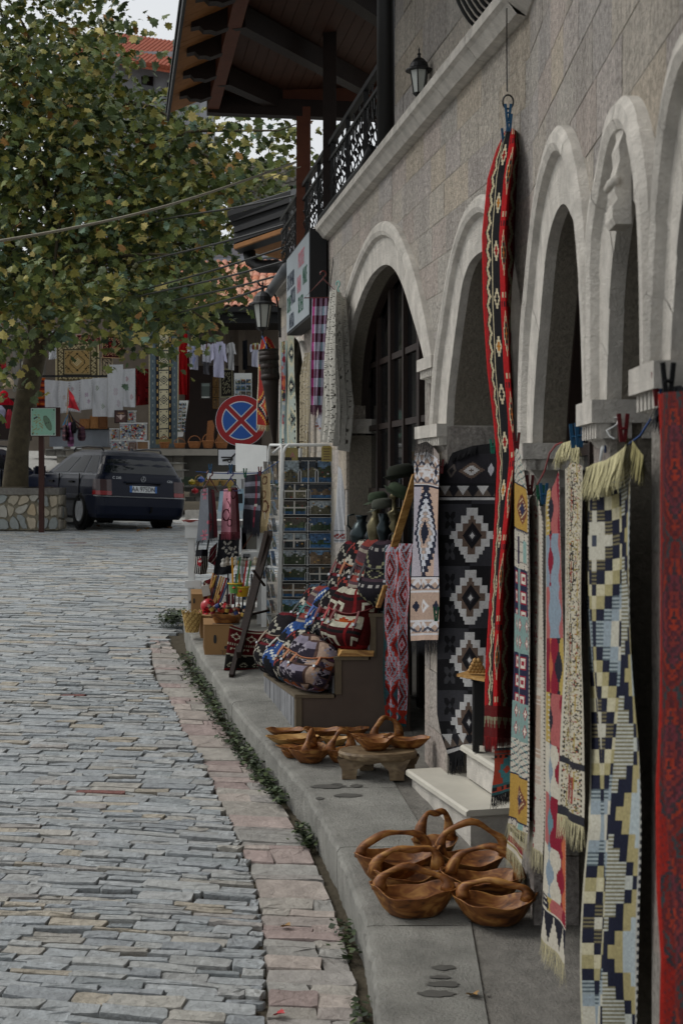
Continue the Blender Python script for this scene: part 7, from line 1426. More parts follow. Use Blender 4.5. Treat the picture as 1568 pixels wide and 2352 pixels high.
M_bagt = mk('bag_trim', rough=.6, var=.15, vs=30)
def backpack(label, pos, kind, w_=.27, h=.33, d=.15, yaw=PI / 2, lean=.35, roll=0., trim='#7a4a2c', kind2=None):
    t = thing('backpack', label, 'backpack', pos, 'patterned backpacks on the display stand'); nu, nv = 60, 44
    # local: x width, -y front, z up ; yaw turns the front towards the street
    Rm = Matrix.Rotation(yaw - PI, 3, 'Z') @ Matrix.Rotation(lean, 3, 'X') @ Matrix.Rotation(roll, 3, 'Y'); pos = Vector(pos); sg_ = lambda v, e: math.copysign(abs(v) ** e, v)
    def pt(th, s, off=0., sx=1., sd_=1.):
        rr = (1 - abs(2 * s - 1) ** 5) ** .45 * (1 - .25 * max(0, s - .55) ** 1.2 * 2); x = (w_ / 2 * rr * sx + off) * sg_(math.cos(th), .75); y = (d / 2 * rr * sd_ + off) * sg_(math.sin(th), .8); return pos + Rm @ Vector((x + .006 * math.sin(9 * s + th * 3), y - .01 * math.sin(s * 7), h * s + .004 * math.sin(5 * th)))
    MB().grid([[tuple(pt(2 * PI * i / nu, 1 - j / nv)) for i in range(nu + 1)] for j in range(nv + 1)], bagimg(kind, nu, nv)).build('bag_body', M_cloth, t, smooth=True)
    k2 = kind2 or {'flower': 'red', 'teal': 'zig'}.get(kind, kind); th0, th1 = PI * 1.0, PI * 2.0
    rows = [[tuple(pt(th0 + (th1 - th0) * i / 18, 1 - (.02 + .40 * j / 8 * (.55 + .45 * math.sin(PI * i / 18))), .009)) for i in range(19)] for j in range(9)]
    fl_ = MB().grid(rows, bagimg(k2, 18, 8)).build('flap', M_cloth, t, smooth=True)
    MB().color(trim).tube(rows[-1], .0045, 5).build('piping', M_bagt, fl_, smooth=True)
    rows = [[tuple(pt(PI * 1.5 + (i - 8) / 8 * .95, .08 + .36 * j / 8, .012 + .028 * math.sin(PI * min(1, max(0, j / 8))) * math.sin(PI * i / 16) ** .5)) for i in range(17)] for j in range(9)]
    MB().grid(rows, bagimg(k2, 16, 8)[::-1]).build('front_pocket', M_cloth, t, smooth=True)
    for s in (-1, 1):
        p = [pt(PI * 1.5 + s * .55, q, .016 + .012 * math.sin(PI * (q - .1) / .5)) for q in (.62, .5, .4, .3, .22)]; mb = MB().color(trim)
        for a_, b_ in zip(p[:-1], p[1:]): mb.bar(a_, b_, .018, .004, up=Rm @ Vector((0, -1, 0)))
        mb.build('buckle_strap', M_bagt, t); MB().color('#9a9a98').box(p[2], (.02, .02, .014), Rm).build('buckle', M_chrome, t)
        MB().color('#1b191b').tube([pt(PI * .5 + s * .5, q, .02 + .05 * math.sin(PI * q)) for q in (.95, .75, .5, .3, .1)], .011, 5).build('shoulder_strap', M_bagt, t, smooth=True)
    MB().color('#17161a').tube([pt(PI * .5, .97) + Rm @ Vector((x, 0, z)) for x, z in ((-.035, 0), (-.03, .04), (0, .055), (.03, .04), (.035, 0))], .007, 5).build('grab_loop', M_bagt, t, smooth=True)
    return t
SY = PI * .5
def stp_pt(a, b, k): return sp(a - (.085, .055, .03)[k], b, ST[k][3] + .004)
for a, b, k, kind, lab, lean, sz, trim, yw in [
    (.14, .07, 0, 'ikat', 'nearest purple patchwork backpack with orange leather trim on the lowest step', -.55, (.25, .25, .14), '#8f5630', .75), (.12, .23, 0, 'ikat', 'second patchwork backpack with orange trim behind the nearest one', -.5, (.24, .27, .11), '#8f5630', .8), (.11, .36, 0, 'zig', 'black and white zigzag backpack with orange trim on the lowest step', -.5, (.23, .28, .11), '#8f5630', .85),
    (.06, .55, 0, 'blue', 'blue backpack with white leaf pattern at the kerb side of the heap', -.65, (.27, .32, .14), '#9a9a92', .5), (.06, .80, 0, 'black', 'black and brown geometric backpack at the far end of the lowest step', -.5, (.26, .34, .13), '#7a6a5a', .6),
    (.36, .09, 1, 'flower', 'red backpack with a big orange flower on the middle step', -.3, (.27, .34, .14), '#5a1a18', .7), (.34, .25, 1, 'red', 'dark red and white backpack next to the flower backpack', -.35, (.25, .34, .10), '#8a1a20', .8), (.32, .39, 1, 'black', 'black and white backpack with red bands in the middle row', -.35, (.25, .33, .10), '#5a1a18', .85), (.30, .53, 1, 'blue', 'blue and white backpack in the middle row', -.4, (.25, .32, .10), '#2a4a8a', .8), (.27, .70, 1, 'stripe', 'pink striped backpack in the middle row', -.45, (.24, .32, .10), '#2a5a5a', .7), (.25, .86, 1, 'teal', 'turquoise backpack at the far end of the middle row', -.5, (.22, .31, .10), '#1d2a2c', .7),
    (.52, .05, 2, 'dark', 'black backpack with small beige diamonds on the top step', -.15, (.27, .38, .16), '#1a1a1c', .75), (.49, .25, 2, 'stripe', 'maroon striped backpack with a round flap on the top step', -.2, (.25, .38, .12), '#2a2426', .75), (.46, .43, 2, 'zig', 'black and white zigzag backpack on the top step', -.25, (.24, .37, .11), '#8f5630', .8), (.44, .6, 2, 'black', 'black backpack with red zigzags at the far end of the top step', -.25, (.24, .36, .12), '#5a1a1c', .7)]:
    backpack(lab, stp_pt(a, b, k) + Vector((.02, 0, .01)), kind, *[q * (1.2, 1.12, 1.08)[k] for q in sz], yaw=SY + yw, lean=lean * .8, trim=trim)
# caps, brass vessels on the white top of the stand
def brass(px, py, Y, prof, label, m=M_brass, name='brass_vase', hd=0):
    c = P(px, py, Y); t = thing(name, label, 'vase', c, 'brass vessels on the stand'); MB().lathe(prof, c, 18).build('vessel_body', m, t, smooth=True)
    if hd: MB().tube([c + Vector((-.045, 0, .2)), c + Vector((-.085, 0, .19)), c + Vector((-.085, 0, .13)), c + Vector((-.05, 0, .09))], .006, 6).build('handle', m, t, smooth=True)
tz = O.z + 1.035
M_pew = mk('dark_pewter', '#2c3436', rough=.3, metal=.8, var=.3, vs=9)
for px, b, prof, lab, m, hd in [(830, .62, [(.05, 0), (.075, .05), (.08, .1), (.05, .17), (.03, .19), (.035, .22), (.045, .235)], 'bulbous dark pewter jug with a handle at the far end of the white top', M_pew, 1), (862, .3, [(.035, 0), (.03, .02), (.05, .1), (.058, .17), (.035, .22), (.02, .25), (.035, .29)], 'olive brass amphora in the middle of the white top', M_brass, 0), (850, .42, [(.03, 0), (.032, .1), (.02, .13), (.012, .16), (.016, .2)], 'slim dark bottle beside the amphora', M_pew, 0), (882, .2, [(.03, 0), (.022, .03), (.045, .12), (.05, .16), (.03, .2), (.04, .26)], 'greenish pewter vase next to the amphora', M_pew, 0), (905, .12, [(.075, 0), (.075, .02), (.06, .05), (.02, .07), (.014, .13), (.035, .17), (.02, .2), (.04, .25), (.045, .27), (.015, .29), (.012, .36), (.035, .38), (.012, .42)], 'tall turned brass candlestick with a bell-shaped foot', M_brass, 0)]:
    prof = [(r_ * .95, z_ * .82) for r_, z_ in prof]; p = sp(.6, b, 1.037); brass(px, 1250, p.y, prof, lab, m, 'brass_vase', hd); o = bpy.data.objects[[n for n in LOC if n.startswith('brass_vase')][-1]]; o.location.z = tz + .002
M_felt = mk('green_felt', '#2f3a2a', rough=1, var=.2, vs=40, bump=.3, bs=200); M_felt2 = mk('dark_felt', '#1d2018', rough=1, var=.2, vs=40); M_felt3 = mk('grey_felt', '#3d4038', rough=1, var=.2, vs=40)
hr = thing('hat_stand', 'dark metal stand with a small dish carrying the caps', 'stand', P(915, 1255, 8.45)); MB().tube([P(918, 1250, 8.45), P(920, 1100, 8.45)], .008, 6).build('pole', M_iron, hr); MB().lathe([(.0, 0), (.05, .004), (.055, .012)], P(915, 1170, 8.45), 14).build('dish', M_brass, hr)
def hat(px, py, Y, r, lab, m, peak=0, brim=0, tilt=0.):
    r *= 1.35; c = P(px, py, Y); t = thing('felt_hat', lab, 'hat', c, 'felt caps by the arch'); R = Matrix.Rotation(tilt, 3, 'Y'); MB().lathe([(r * 1.02, 0), (r * 1.05, r * .35), (r * 1.0, r * .75), (r * .75, r * 1.0), (r * .3, r * 1.05), (0, r * 1.0)], c, 18, sy=.85, M=R).build('crown', m, t, smooth=True)
    if brim: MB().lathe([(r * .98, r * .04), (r * 1.35, r * .3), (r * 1.4, r * .34), (r * 1.32, r * .34), (r * .96, r * .12)], c, 18, sy=.8, M=R).build('brim', m, t, smooth=True)
    if peak:
        rows = [[tuple(c + R @ Vector((-r * (.9 + .75 * k / 3) * math.cos(a), r * (.9 + .3 * k / 3) * math.sin(a), r * (.1 - .28 * k / 3)))) for a in np.linspace(-.9, .9, 9)] for k in range(4)]; MB().grid(rows).build('peak', m, t, smooth=True)
    return t
hat(922, 1098, 8.35, .058, 'large dark felt hat with an upturned brim on top of the stack', M_felt2, 0, 1, -.2); hat(912, 1142, 8.3, .055, 'green felt cap leaning under the dark hat', M_felt, 0, 1, .5); hat(877, 1168, 8.3, .042, 'grey-green peaked cap lowest in the stack', M_felt3, 1, 0, -.15); hat(868, 1152, 8.45, .042, 'green peaked cap with a red badge behind the grey one', M_felt, 1, 0, -.1)
MB()
# ================================================================== postcard rack
rk = thing('postcard_rack', 'white revolving wire rack packed with postcards beside the backpacks', 'rack', P(690, 1452, 11.1))
def fpt(u, py, d=0.): return P(651 + 115 * u - (py - 1022) * .018 * (1 - u), py, 11.0 + .12 * u - d)      # front face of the rack
def lpt(u, py, d=0.): return P(648 - 30 * u - (py - 1022) * .022, py, 11.0 + .36 * u - d * .2) + Vector((-d, 0, 0))   # street-side face
for fn, r in ((fpt, .0125), (lpt, .011)):
    pts = [fn(0, 1448), fn(0, 1040), fn(.04, 1028), fn(.1, 1022), fn(.9, 1022), fn(.96, 1028), fn(1., 1040), fn(1., 1448)]
    MB().tube(pts, r, 8).build('frame_tube', M_white, rk, smooth=True)
bkp = [fpt(0, 1040) + Vector((-.1, .36, 0)), fpt(.1, 1020) + Vector((-.06, .36, 0)), fpt(.9, 1020) + Vector((0, .36, 0)), fpt(1, 1040) + Vector((.03, .36, 0)), fpt(1, 1448) + Vector((.03, .36, 0))]; MB().tube(bkp, .0115, 8).build('frame_tube', M_white, rk, smooth=True)
MB().tube([P(690, 1455, 11.2), P(690, 1030, 11.2)], .016, 8).build('centre_post', M_white, rk); MB().lathe([(.02, .04), (.2, .012), (.22, 0)][::-1], P(690, 1455, 11.2), 20).build('foot_plate', M_white, rk)
RY = [(1059, 1107)] + [(1112, 1144), (1151, 1181), (1189, 1219), (1225, 1258), (1264, 1296), (1303, 1333), (1341, 1370), (1377, 1405), (1413, 1444)]
def wires(fn, y0, y1, ncol):
    mb = MB(); mb.tube([fn(.02, y1 + 1, .035), fn(.98, y1 + 1, .035)], .0025, 4); mb.tube([fn(.02, y0 + 2, .0), fn(.98, y0 + 2, .0)], .0022, 4)
    h = (y1 - y0) * .62
    for k in range(ncol):
        for s in (0, 1):
            u = (k + .09 + .82 * s) / ncol; du = .05 * (1 if s else -1); mb.tube([fn(u, y1 + 1, .035), fn(u, y1 - h * .8, .036), fn(u + du * .4, y1 - h, .036), fn(u + du, y1 - h * .8, .036), fn(u + du, y1 + 1, .036)], .0022, 4, cap=False)
    mb.tube([fn(.5, y0, .03), fn(.5, y1 + 4, .03)], .004, 4); mb.build('pocket_wire', M_steel, rk)
for r_, (y0, y1) in enumerate(RY):
    nc = 3 if r_ == 0 else 2
    for k in range(nc):
        u0, u1 = (k + .06) / nc, (k + .94) / nc; img = cardimg(14 if nc == 2 else 8, 9 if nc == 2 else 14)
        if random.random() < .25 and nc == 2: img[4:5] = lin('#b5b3ad'); img[:, 6:7] = lin('#b5b3ad')
        nv, nu = img.shape[:2]; G_ = [[tuple(fpt(u0 + (u1 - u0) * i / nu, y0 + (y1 - y0) * j / nv, .012 + .016 * j / nv)) for i in range(nu + 1)] for j in range(nv + 1)]
        cd = MB().grid(G_, img).build('postcard', M_gloss, rk)
        G2 = [[tuple(Vector(p) + Vector((0, .006, .004))) for p in (r[0], r[-1])] for r in (G_[0], G_[-1])]; MB().color('#b9b9b4').grid(G2).build('card_stack', M_gloss, cd)
    wires(fpt, y0, y1, nc)
    yy0, yy1 = y0 + 4, y1 + 6
    for k in range(3):
        u0 = .08 + k * .3; img = cardimg(5, 7); nv, nu = img.shape[:2]; G_ = [[tuple(lpt(u0 + .3 * i / nu, yy0 - 3 + (yy1 - yy0) * j / nv, .035 - .02 * j / nv + .006 * k)) for i in range(nu + 1)] for j in range(nv + 1)]; MB().grid(G_, img).build('postcard', M_gloss, rk)
    mb = MB(); 
    for u in (.1, .5, .9): mb.tube([lpt(u, yy1, .05), lpt(u, yy1 - (yy1 - yy0) * .6, .052), lpt(u + .06, yy1 - (yy1 - yy0) * .6, .052), lpt(u + .06, yy1, .05)], .0022, 4)
    mb.tube([lpt(0, yy1, .05), lpt(1, yy1, .05)], .0025, 4); mb.build('pocket_wire', M_steel, rk)
MB().grid([[tuple(fpt(u, py, -.03)) for u in (0.02, .98)] for py in (1050, 1448)]).build('back_panel', mk('rack_grey', '#3c3f42', rough=.6), rk)
# yellow guide booklets in the rack head
for x0, x1, y0, y1, t_, lab in ((655, 684, 1028, 1058, 'A', 'round-edged yellow card with a red letter A in the rack head'), (738, 762, 1024, 1060, '', 'yellow printed notice in the rack head')):
    o = MB().color('#8a7a34').prism([P(x, y, 11.05) for x, y in ((x0, y0 + 4), (x0 + 4, y0), (x1 - 4, y0), (x1, y0 + 4), (x1, y1), (x0, y1))], (0, .004, 0)).build('yellow_card', M_gloss); tag(o, lab, 'card')
    if t_: text('A', .06, 'printed_letter', ink['red'], o, frame(P(672, 1046, 11.044), (1, 0, 0), (0, 0, 1)))
    else:
        for k in range(5): MB().box(P(750, 1031 + k * 6, 11.047), (.055 - .008 * (k % 2), .001, .006)).build('printed_line', ink['brown'], o)
# ================================================================== traffic signs and blank board
ns = thing('no_stopping_sign', 'round red and blue no-stopping sign with a white-edged cross', 'road sign', P(553, 1400, 15.6)); ys = 15.6; sc_ = P(554, 966, ys); r = 58 / F * ys
def disc(rad, y, name, m, n=48): 
    return MB().prism([sc_ + Vector((rad * math.cos(t), y, rad * math.sin(t))) for t in np.linspace(0, 2 * PI, n + 1)[:-1]], (0, .004, 0)).build(name, m, ns)
M_sred, M_sblue, M_swh = mk('sign_red', '#8c1419', rough=.45, var=.05), mk('sign_blue', '#1d4f9a', rough=.45, var=.05), mk('sign_white', '#bfc3c8', rough=.45, var=.05)
disc(r * 1.02, 0.004, 'rim', M_swh); disc(r, 0., 'red_disc', M_sred)
for k in range(4):
    a0 = k * PI / 2
    for hb, ra, dy, m, nm in ((.085, .77, -.003, M_swh, 'white_edge'), (.125, .73, -.005, M_sblue, 'blue_field')):
        da = PI / 4 - math.asin(hb / ra); pl = [(hb * 1.414 * math.cos(a0), hb * 1.414 * math.sin(a0))] + [(ra * math.cos(a), ra * math.sin(a)) for a in np.linspace(a0 - da, a0 + da, 12)]
        MB().prism([sc_ + Vector((x * r, dy, z * r)) for x, z in pl], (0, .002, 0)).build(nm, m, ns)
pb = P(556, 0, ys + .03); MB().tube([(pb.x, pb.y, zg(ys)), (pb.x, pb.y, sc_.z + r)], .03, 10).build('post', M_chrome, ns)
ts_ = thing('tow_sign', 'white plate with a black tow truck symbol under the round sign', 'road sign', P(538, 1070, 15.5)); wall_box(MB(), 500, 577, 1031, 1070, 15.55, .006).build('plate_border', M_iron, ts_); wall_box(MB(), 502, 575, 1033, 1068, 15.546, .004).build('plate', M_swh, ts_)
for nm, pl in (('chassis', [(511, 1055), (535, 1052), (535, 1058), (511, 1060)]), ('boom', [(528, 1052), (545, 1036), (547, 1038), (533, 1053)]), ('hook', [(545, 1036), (548, 1036), (546, 1050), (544, 1050)]), ('deck', [(508, 1049), (530, 1049), (530, 1052), (508, 1052)])): MB().prism([P(x, y, 15.543) for x, y in pl], (0, -.003, 0)).build(nm, M_iron, ts_)
for rr_, m in ((.02, M_iron), (.008, M_swh)): MB().prism([P(527, 1059, 15.539 if m is M_iron else 15.535) + Vector((rr_ * math.cos(t), 0, rr_ * math.sin(t))) for t in np.linspace(0, 2 * PI, 15)[:-1]], (0, -.002, 0)).build('wheel', m, ts_)
bb = tag(MB().prism([P(541, 1018, 13.2), P(613, 1024, 13.0), P(613, 1084, 13.0), P(541, 1083, 13.2)], (0, .02, 0)).build('blank_board', M_white), 'blank white board standing in front of the round sign', 'board')
tag(MB().hexa([P(543, 1083, 13.1), P(552, 1083, 13.1), P(552, 1083, 13.3), P(543, 1083, 13.3)] + [v - Vector((0, 0, .9)) for v in (P(543, 1083, 13.1), P(552, 1083, 13.1), P(552, 1083, 13.3), P(543, 1083, 13.3))]).build('board_leg', M_white, bb), None)
# ================================================================== scarf stall and kerb goods
sl2 = thing('scarf_stall', 'white wooden stall frame holding scarves and toys at the kerb end', 'stall', P(520, 1440, 11.6))
def pb_(x0, y0, x1, y1, Y, d, nm='post'): wall_box(MB(), x0, x1, y0, y1, Y, d).build(nm, M_white, sl2)
pb_(432, 1205, 446, 1442, 11.45, .05); pb_(425, 1206, 470, 1236, 11.42, .05, 'rail'); pb_(424, 1196, 560, 1207, 11.40, .5, 'table_top'); pb_(425, 1334, 462, 1350, 11.42, .05, 'rail'); pb_(590, 1210, 604, 1440, 11.3, .05); pb_(555, 1210, 566, 1300, 12.0, .05); pb_(600, 1330, 612, 1440, 11.0, .04); pb_(476, 1084, 590, 1100, 12.3, .05, 'top_board'); pb_(430, 1395, 600, 1405, 11.5, .45, 'shelf'); pb_(500, 1275, 600, 1283, 11.6, .3, 'shelf')
tag(MB().tube([P(450, 1083, 11.4), P(500, 1087, 11.4), P(560, 1088, 11.3), P(600, 1086, 11.15), P(640, 1060, 11.0)], .004, 5).build('clothes_line', M_cord), 'blue line along the top of the scarf stall', 'line')
a, i, j = canvas(28, 40, '#62666d'); 
for ci, cj, s in ((7, 4, 5), (19, 26, 9), (8, 36, 5)):
    an = np.arctan2(j - cj, i - ci); rr_ = np.hypot(i - ci, (j - cj)); put(a, rr_ < s * (.55 + .45 * np.cos(an * 6)), '#a35a68'); put(a, (rr_ < s * (.55 + .45 * np.cos(an * 6))) & (rr_ < s * .35), '#7c3c4a')
put(a, i > 21, '#7a3a46'); put(a, (i > 19) & (i < 22), '#3f4248'); g_ = 'scarves on the stall line'
k1, G1 = cloth('scarf', 'grey scarf with pink flowers hanging first on the stall line', 'scarf', [[(462, 1124, 11.25), (478, 1120, 11.1), (492, 1126, 11.3)], [(457, 1180, 11.3), (480, 1180, 11.05), (498, 1180, 11.3)], [(452, 1243, 11.3), (480, 1238, 11.1), (500, 1234, 11.3)]], noisy(a, .04), .012, 1.5, .3, group=g_); fringe([tuple(p) for p in G1[-1]], .03, 40, '#23262b', k1)
a, i, j = canvas(26, 40, '#c68996'); put(a, np.abs(np.hypot(i - 6, j - 24) - 5) < .8, '#4a1c26'); put(a, np.abs(np.hypot(i - 17, j - 5) - 4) < .7, '#4a1c26'); put(a, (np.abs(i - 9 - 2.5 * np.sin(j * .5)) < .7) & (j > 8) & (j < 20), '#4a1c26'); put(a, np.abs(np.hypot(i - 11, j - 31) - 3) < .7, '#4a1c26'); put(a, (np.abs(i - 14) < .7) & (j > 14) & (j < 24), '#c9a5ac'); put(a, i > 21, '#6d3038'); put(a, i == 21, '#8d4c58')
k1, G1 = cloth('scarf', 'pink scarf with dark curls hanging from a purple hanger', 'scarf', [[(514, 1124, 11.2), (530, 1120, 11.05), (546, 1120, 11.2)], [(509, 1180, 11.2), (530, 1180, 11.0), (550, 1180, 11.2)], [(508, 1222, 11.2), (530, 1222, 11.05), (552, 1222, 11.2)]], noisy(a, .04), .008, 1.5, 1., group=g_); fringe([tuple(p) for p in G1[-1]], .06, 60, '#8a4450', k1, jit=.12)
a, i, j = canvas(22, 44, '#2c2d33'); put(a, (j % 10 > 5) & (j < 30) & (j > 5), '#6b6c76'); put(a, (j % 10 == 7) & (j < 30) & (j > 5), '#74757f'); put(a, (i > 14) & (i < 17), '#5a2430'); put(a, (i > 14) & (i < 17) & (j % 10 > 5), '#8a3a48'); put(a, (i > 14) & (i < 18) & (j > 24) & (j < 27), '#b0aca4')
k1, G1 = cloth('scarf', 'charcoal and grey plaid scarf with one red stripe', 'scarf', [[(561, 1092, 11.15), (598, 1088, 11.0)], [(560, 1150, 11.15), (597, 1150, 11.0)], [(560, 1203, 11.15), (594, 1214, 11.0)]], noisy(a, .04), .012, 1.3, .2, group=g_); fringe([tuple(p) for p in G1[-1]], .075, 50, '#2c2d33', k1, jit=.15)
a, i, j = canvas(16, 44, '#a1906f'); put(a, np.abs(np.hypot(i - 9, (j - 27) * .8) - 3.5) < .7, '#5a3a2c'); put(a, np.abs(np.hypot(i - 6, j - 5) - 3) < .7, '#5a3a2c'); put(a, np.abs(np.hypot(i - 6, j - 17) - 3) < .7, '#6a4a34'); put(a, (np.abs(i - 9) < 1) & (j > 31) & (j < 38), '#bdb49e')
k1, G1 = cloth('scarf', 'beige scarf with brown rings beside the postcard rack', 'scarf', [[(600, 1090, 11.0), (622, 1086, 10.95)], [(596, 1150, 11.05), (620, 1150, 10.95)], [(594, 1208, 11.05), (616, 1210, 10.95)]], noisy(a, .04), .012, 1.2, 2., group=g_); fringe([tuple(p) for p in G1[-1]], .055, 44, '#8a7b5c', k1, jit=.12)
a, i, j = canvas(26, 40, '#1b1c20')
for ci, cj, s in ((11, 12, 7), (18, 17, 6)):
    an = np.arctan2(j - cj, i - ci); rr_ = np.hypot(i - ci, j - cj); q = rr_ < s * (.5 + .5 * np.cos(an * 5 + ci)); put(a, q, '#8f8d86'); put(a, q & (rr_ < s * .3), '#33343a')
cloth('scarf', 'black scarf with a pale lily below the pink one', 'scarf', [[(503, 1226, 11.4), (552, 1226, 11.3)], [(497, 1275, 11.4), (548, 1275, 11.3)], [(490, 1322, 11.4), (530, 1318, 11.3)]], a, .012, 1.3, .8, group=g_)
img = canvas(20, 16, '#8ea9bb')[0]; img[9:] = lin('#a5b3ba'); img[2:6, 14:19] = lin('#1f2428'); cloth('printed_bag', 'pale blue printed paper bag behind the pink scarf', 'bag', [[(505, 1128, 11.9), (560, 1122, 11.9)], [(496, 1212, 11.9), (562, 1212, 11.9)]], img, .01, 1, m=M_gloss)
hanger(P(482, 1098, 11.15), .13, '#4f1d1a', 'dark red hanger of the grey flowered scarf', (1, .2, 0), .11); hanger(P(530, 1098, 11.1), .16, '#2c2a5c', 'purple hanger of the pink scarf', (1, -.2, 0), .1)
for x, y, c, lab in ((483, 1078, 'blue', 'blue peg above the grey flowered scarf'), (530, 1078, 'blue', 'blue peg above the pink scarf'), (563, 1088, 'green', 'green peg on the plaid scarf'), (597, 1084, 'maroon', 'maroon peg between the plaid and beige scarves'), (527, 1120, 'yellow', 'yellow peg clipped on the pink scarf')): peg(x, y, 11.0, c, lab)
# bags under the scarves
a, i, j = canvas(22, 26, '#15151a'); put(a, (i % 3 == 0) & (j > 6), '#a9a7a2'); d = np.hypot(i - 8, j - 13); put(a, (d < 4.2), '#7a1c24'); put(a, (np.hypot(i - 7, j - 12) < 1.2) | (np.hypot(i - 10, j - 12) < 1.2), '#a9a7a2')
t, _ = cloth('striped_bag', 'black and white striped bag with a red owl hanging under the grey scarf', 'bag', [[(450, 1264, 11.2), (464, 1262, 11.14), (478, 1262, 11.2)], [(446, 1300, 11.2), (462, 1300, 11.1), (478, 1300, 11.2)], [(445, 1316, 11.2), (460, 1320, 11.13), (474, 1318, 11.2)]], noisy(a, .05), .004, 1); MB().tube([P(453, 1264, 11.2), P(456, 1244, 11.2)], .008, 5).tube([P(476, 1263, 11.2), P(480, 1240, 11.2)], .008, 5).build('strap', M_iron, t)
a, i, j = canvas(12, 20, '#5a1a22'); put(a, (i + j) % 5 < 2, '#1b1618'); put(a, (i + j) % 10 == 3, '#8d8a84'); cloth('striped_pouch', 'small red and black striped pouch beside the owl bag', 'bag', [[(482, 1262, 11.35), (500, 1245, 11.35)], [(478, 1290, 11.35), (494, 1300, 11.35)]], noisy(a), .006, 1)
# toys: drums, footballs, flutes, figures
def at_(px, py, Y): return P(px, py, Y)
for px, py, cc, lab in ((556, 1360, '#b08a1e', 'yellow toy drum hanging by bright ribbons in front'), (541, 1352, '#5a8a4a', 'green and yellow toy drum behind the yellow one')):
    t = thing('toy_drum', lab, 'toy drum', P(px, py, 11.0), 'toy drums on the stall'); MB().lathe([(.042, 0), (.05, .04), (.055, .075)], P(px, py + 10, 11.0), 14).build('shell', mk('drum_' + cc, cc, rough=.4), t); MB().color('#b59a2a').tube([P(px, py - 12, 11.) + Vector((.057 * math.cos(x), .057 * math.sin(x), 0)) for x in np.linspace(0, 2 * PI, 17)[:-1]], .006, 5, closed=True).build('hoop', M_bagt, t)
    for k, c in enumerate(('#b07c18', '#8c1a1e', '#2f5a34') if px > 550 else ('#b07c18', '#2f5a34')): MB().color(c).bar(P(px - 6 + k * 8, py - 12, 10.97), P(px - 2 + k * 9 + (4 if k else -6), py - 72, 11.1), .014, .004).build('ribbon', M_bagt, t)
    MB().color('#a8432a').lathe([(.0, -.012), (.016, 0), (.0, .012)], P(px - 4, py - 2, 10.94), 8).build('painted_face', M_bagt, t)
def ball(px, py, r, Y, lab):
    t = thing('football', lab, 'ball', P(px, py, Y), 'red footballs on the stall'); c = P(px, py, Y); mb = MB(); nb, nl_ = 24, 14
    G_ = [[tuple(c + Vector((r * math.sin(PI * j / nl_) * math.cos(2 * PI * i / nb), r * math.sin(PI * j / nl_) * math.sin(2 * PI * i / nb), r * math.cos(PI * j / nl_)))) for i in range(nb + 1)] for j in range(nl_ + 1)]; a, i, j = canvas(nb, nl_, '#a0121a'); put(a, (np.abs((i % 8) - 4) / 2. + np.abs((j % 6) - 3) / 2.) < .9, '#1c1013'); put(a, ((i + j) % 8 == 0), '#4a0a10'); mb.grid(G_, a).build('ball_skin', M_gloss, t, smooth=True)
ball(478, 1392, .058, 10.95, 'upper red and black football beside the cardboard box'); ball(466, 1414, .045, 10.9, 'lower red football resting on the cardboard box'); ball(516, 1402, .056, 11.0, 'red football behind the bowl of dolls'); ball(474, 1420, .04, 10.85, 'small red football in front of the others')
for k in range(7):
    x = 472 + k * 5; c = ('#9a6a38', '#5a1a22', '#2c2a3a', '#a8824a', '#b08a5a', '#7a1a22', '#3c4a6a')[k]; o = MB().color(c).tube([P(x + random.uniform(-4, 4), 1398, 11.1), P(x + 18 + k, 1318 + k * 2, 11.3)], .009, 6).build('wooden_flute', M_bagt); tag(o, ('light wooden', 'dark red', 'dark blue', 'honey coloured', 'tall pale', 'crimson', 'grey-blue')[k] + ' flute leaning on the stall table', 'flute', 'flutes on the stall')
for k in range(9):
    px, py = 512 + k * 9 + random.uniform(-3, 3), 1300 + random.uniform(-6, 6); c = ('#a9a79f', '#8d8578', '#bdbbb4', '#c4b9a2', '#7c8a8a')[k % 5]; o = MB().color(c).lathe([(.02, 0), (.026, .02), (.014, .04), (.018, .055), (.0, .07)], P(px, py, 11.15), 8); tag(o.build('ceramic_figure', M_gloss), 'small pale ceramic figure on the crowded stall shelf', 'figurine', 'ceramic figures on the stall shelf')
for k in range(8):
    px = 524 + k * 9; c = ('#1b1a1c', '#a9a59c', '#3a3a3e', '#77706a')[k % 4]; o = MB().color(c).tube([P(px, 1318, 11.05), P(px - 2, 1360 + random.uniform(-4, 20), 11.0), P(px - 3, 1400, 11.0)], .007, 5); tag(o.build('beaded_strap', M_bagt), 'beaded strap dangling under the crowded stall shelf', 'strap', 'straps under the stall shelf')
t = thing('display_case', 'small white display case on the stall shelf', 'case', P(580, 1292, 11.3)); wall_box(MB(), 554, 603, 1268, 1300, 11.25, .22).build('case_body', M_white, t); wall_box(MB(), 558, 574, 1272, 1288, 11.24, .01).build('glass_front', M_glassd, t)
t = thing('woven_case', 'large grey case with criss-cross straps behind the plaid scarf', 'case', P(580, 1262, 12)); wall_box(MB(), 555, 612, 1180, 1262, 12.0, .25).build('case_body', mk('case_grey', '#70706c', rough=.7), t); MB().bar(P(557, 1182, 11.98), P(610, 1260, 11.98), .008).bar(P(610, 1182, 11.98), P(557, 1260, 11.98), .008).build('cross_straps', M_rwood, t)
a, i, j = canvas(14, 14, '#5a1a1c'); put(a, ((i - j) % 7 < 1) | ((i + j) % 9 < 1), '#a59a86'); cloth('red_textile', 'dark red folded textile with pale lines behind the flutes', 'textile', [[(468, 1335, 11.5), (500, 1322, 11.5)], [(462, 1380, 11.4), (496, 1390, 11.4)]], noisy(a), .02, 1.5)
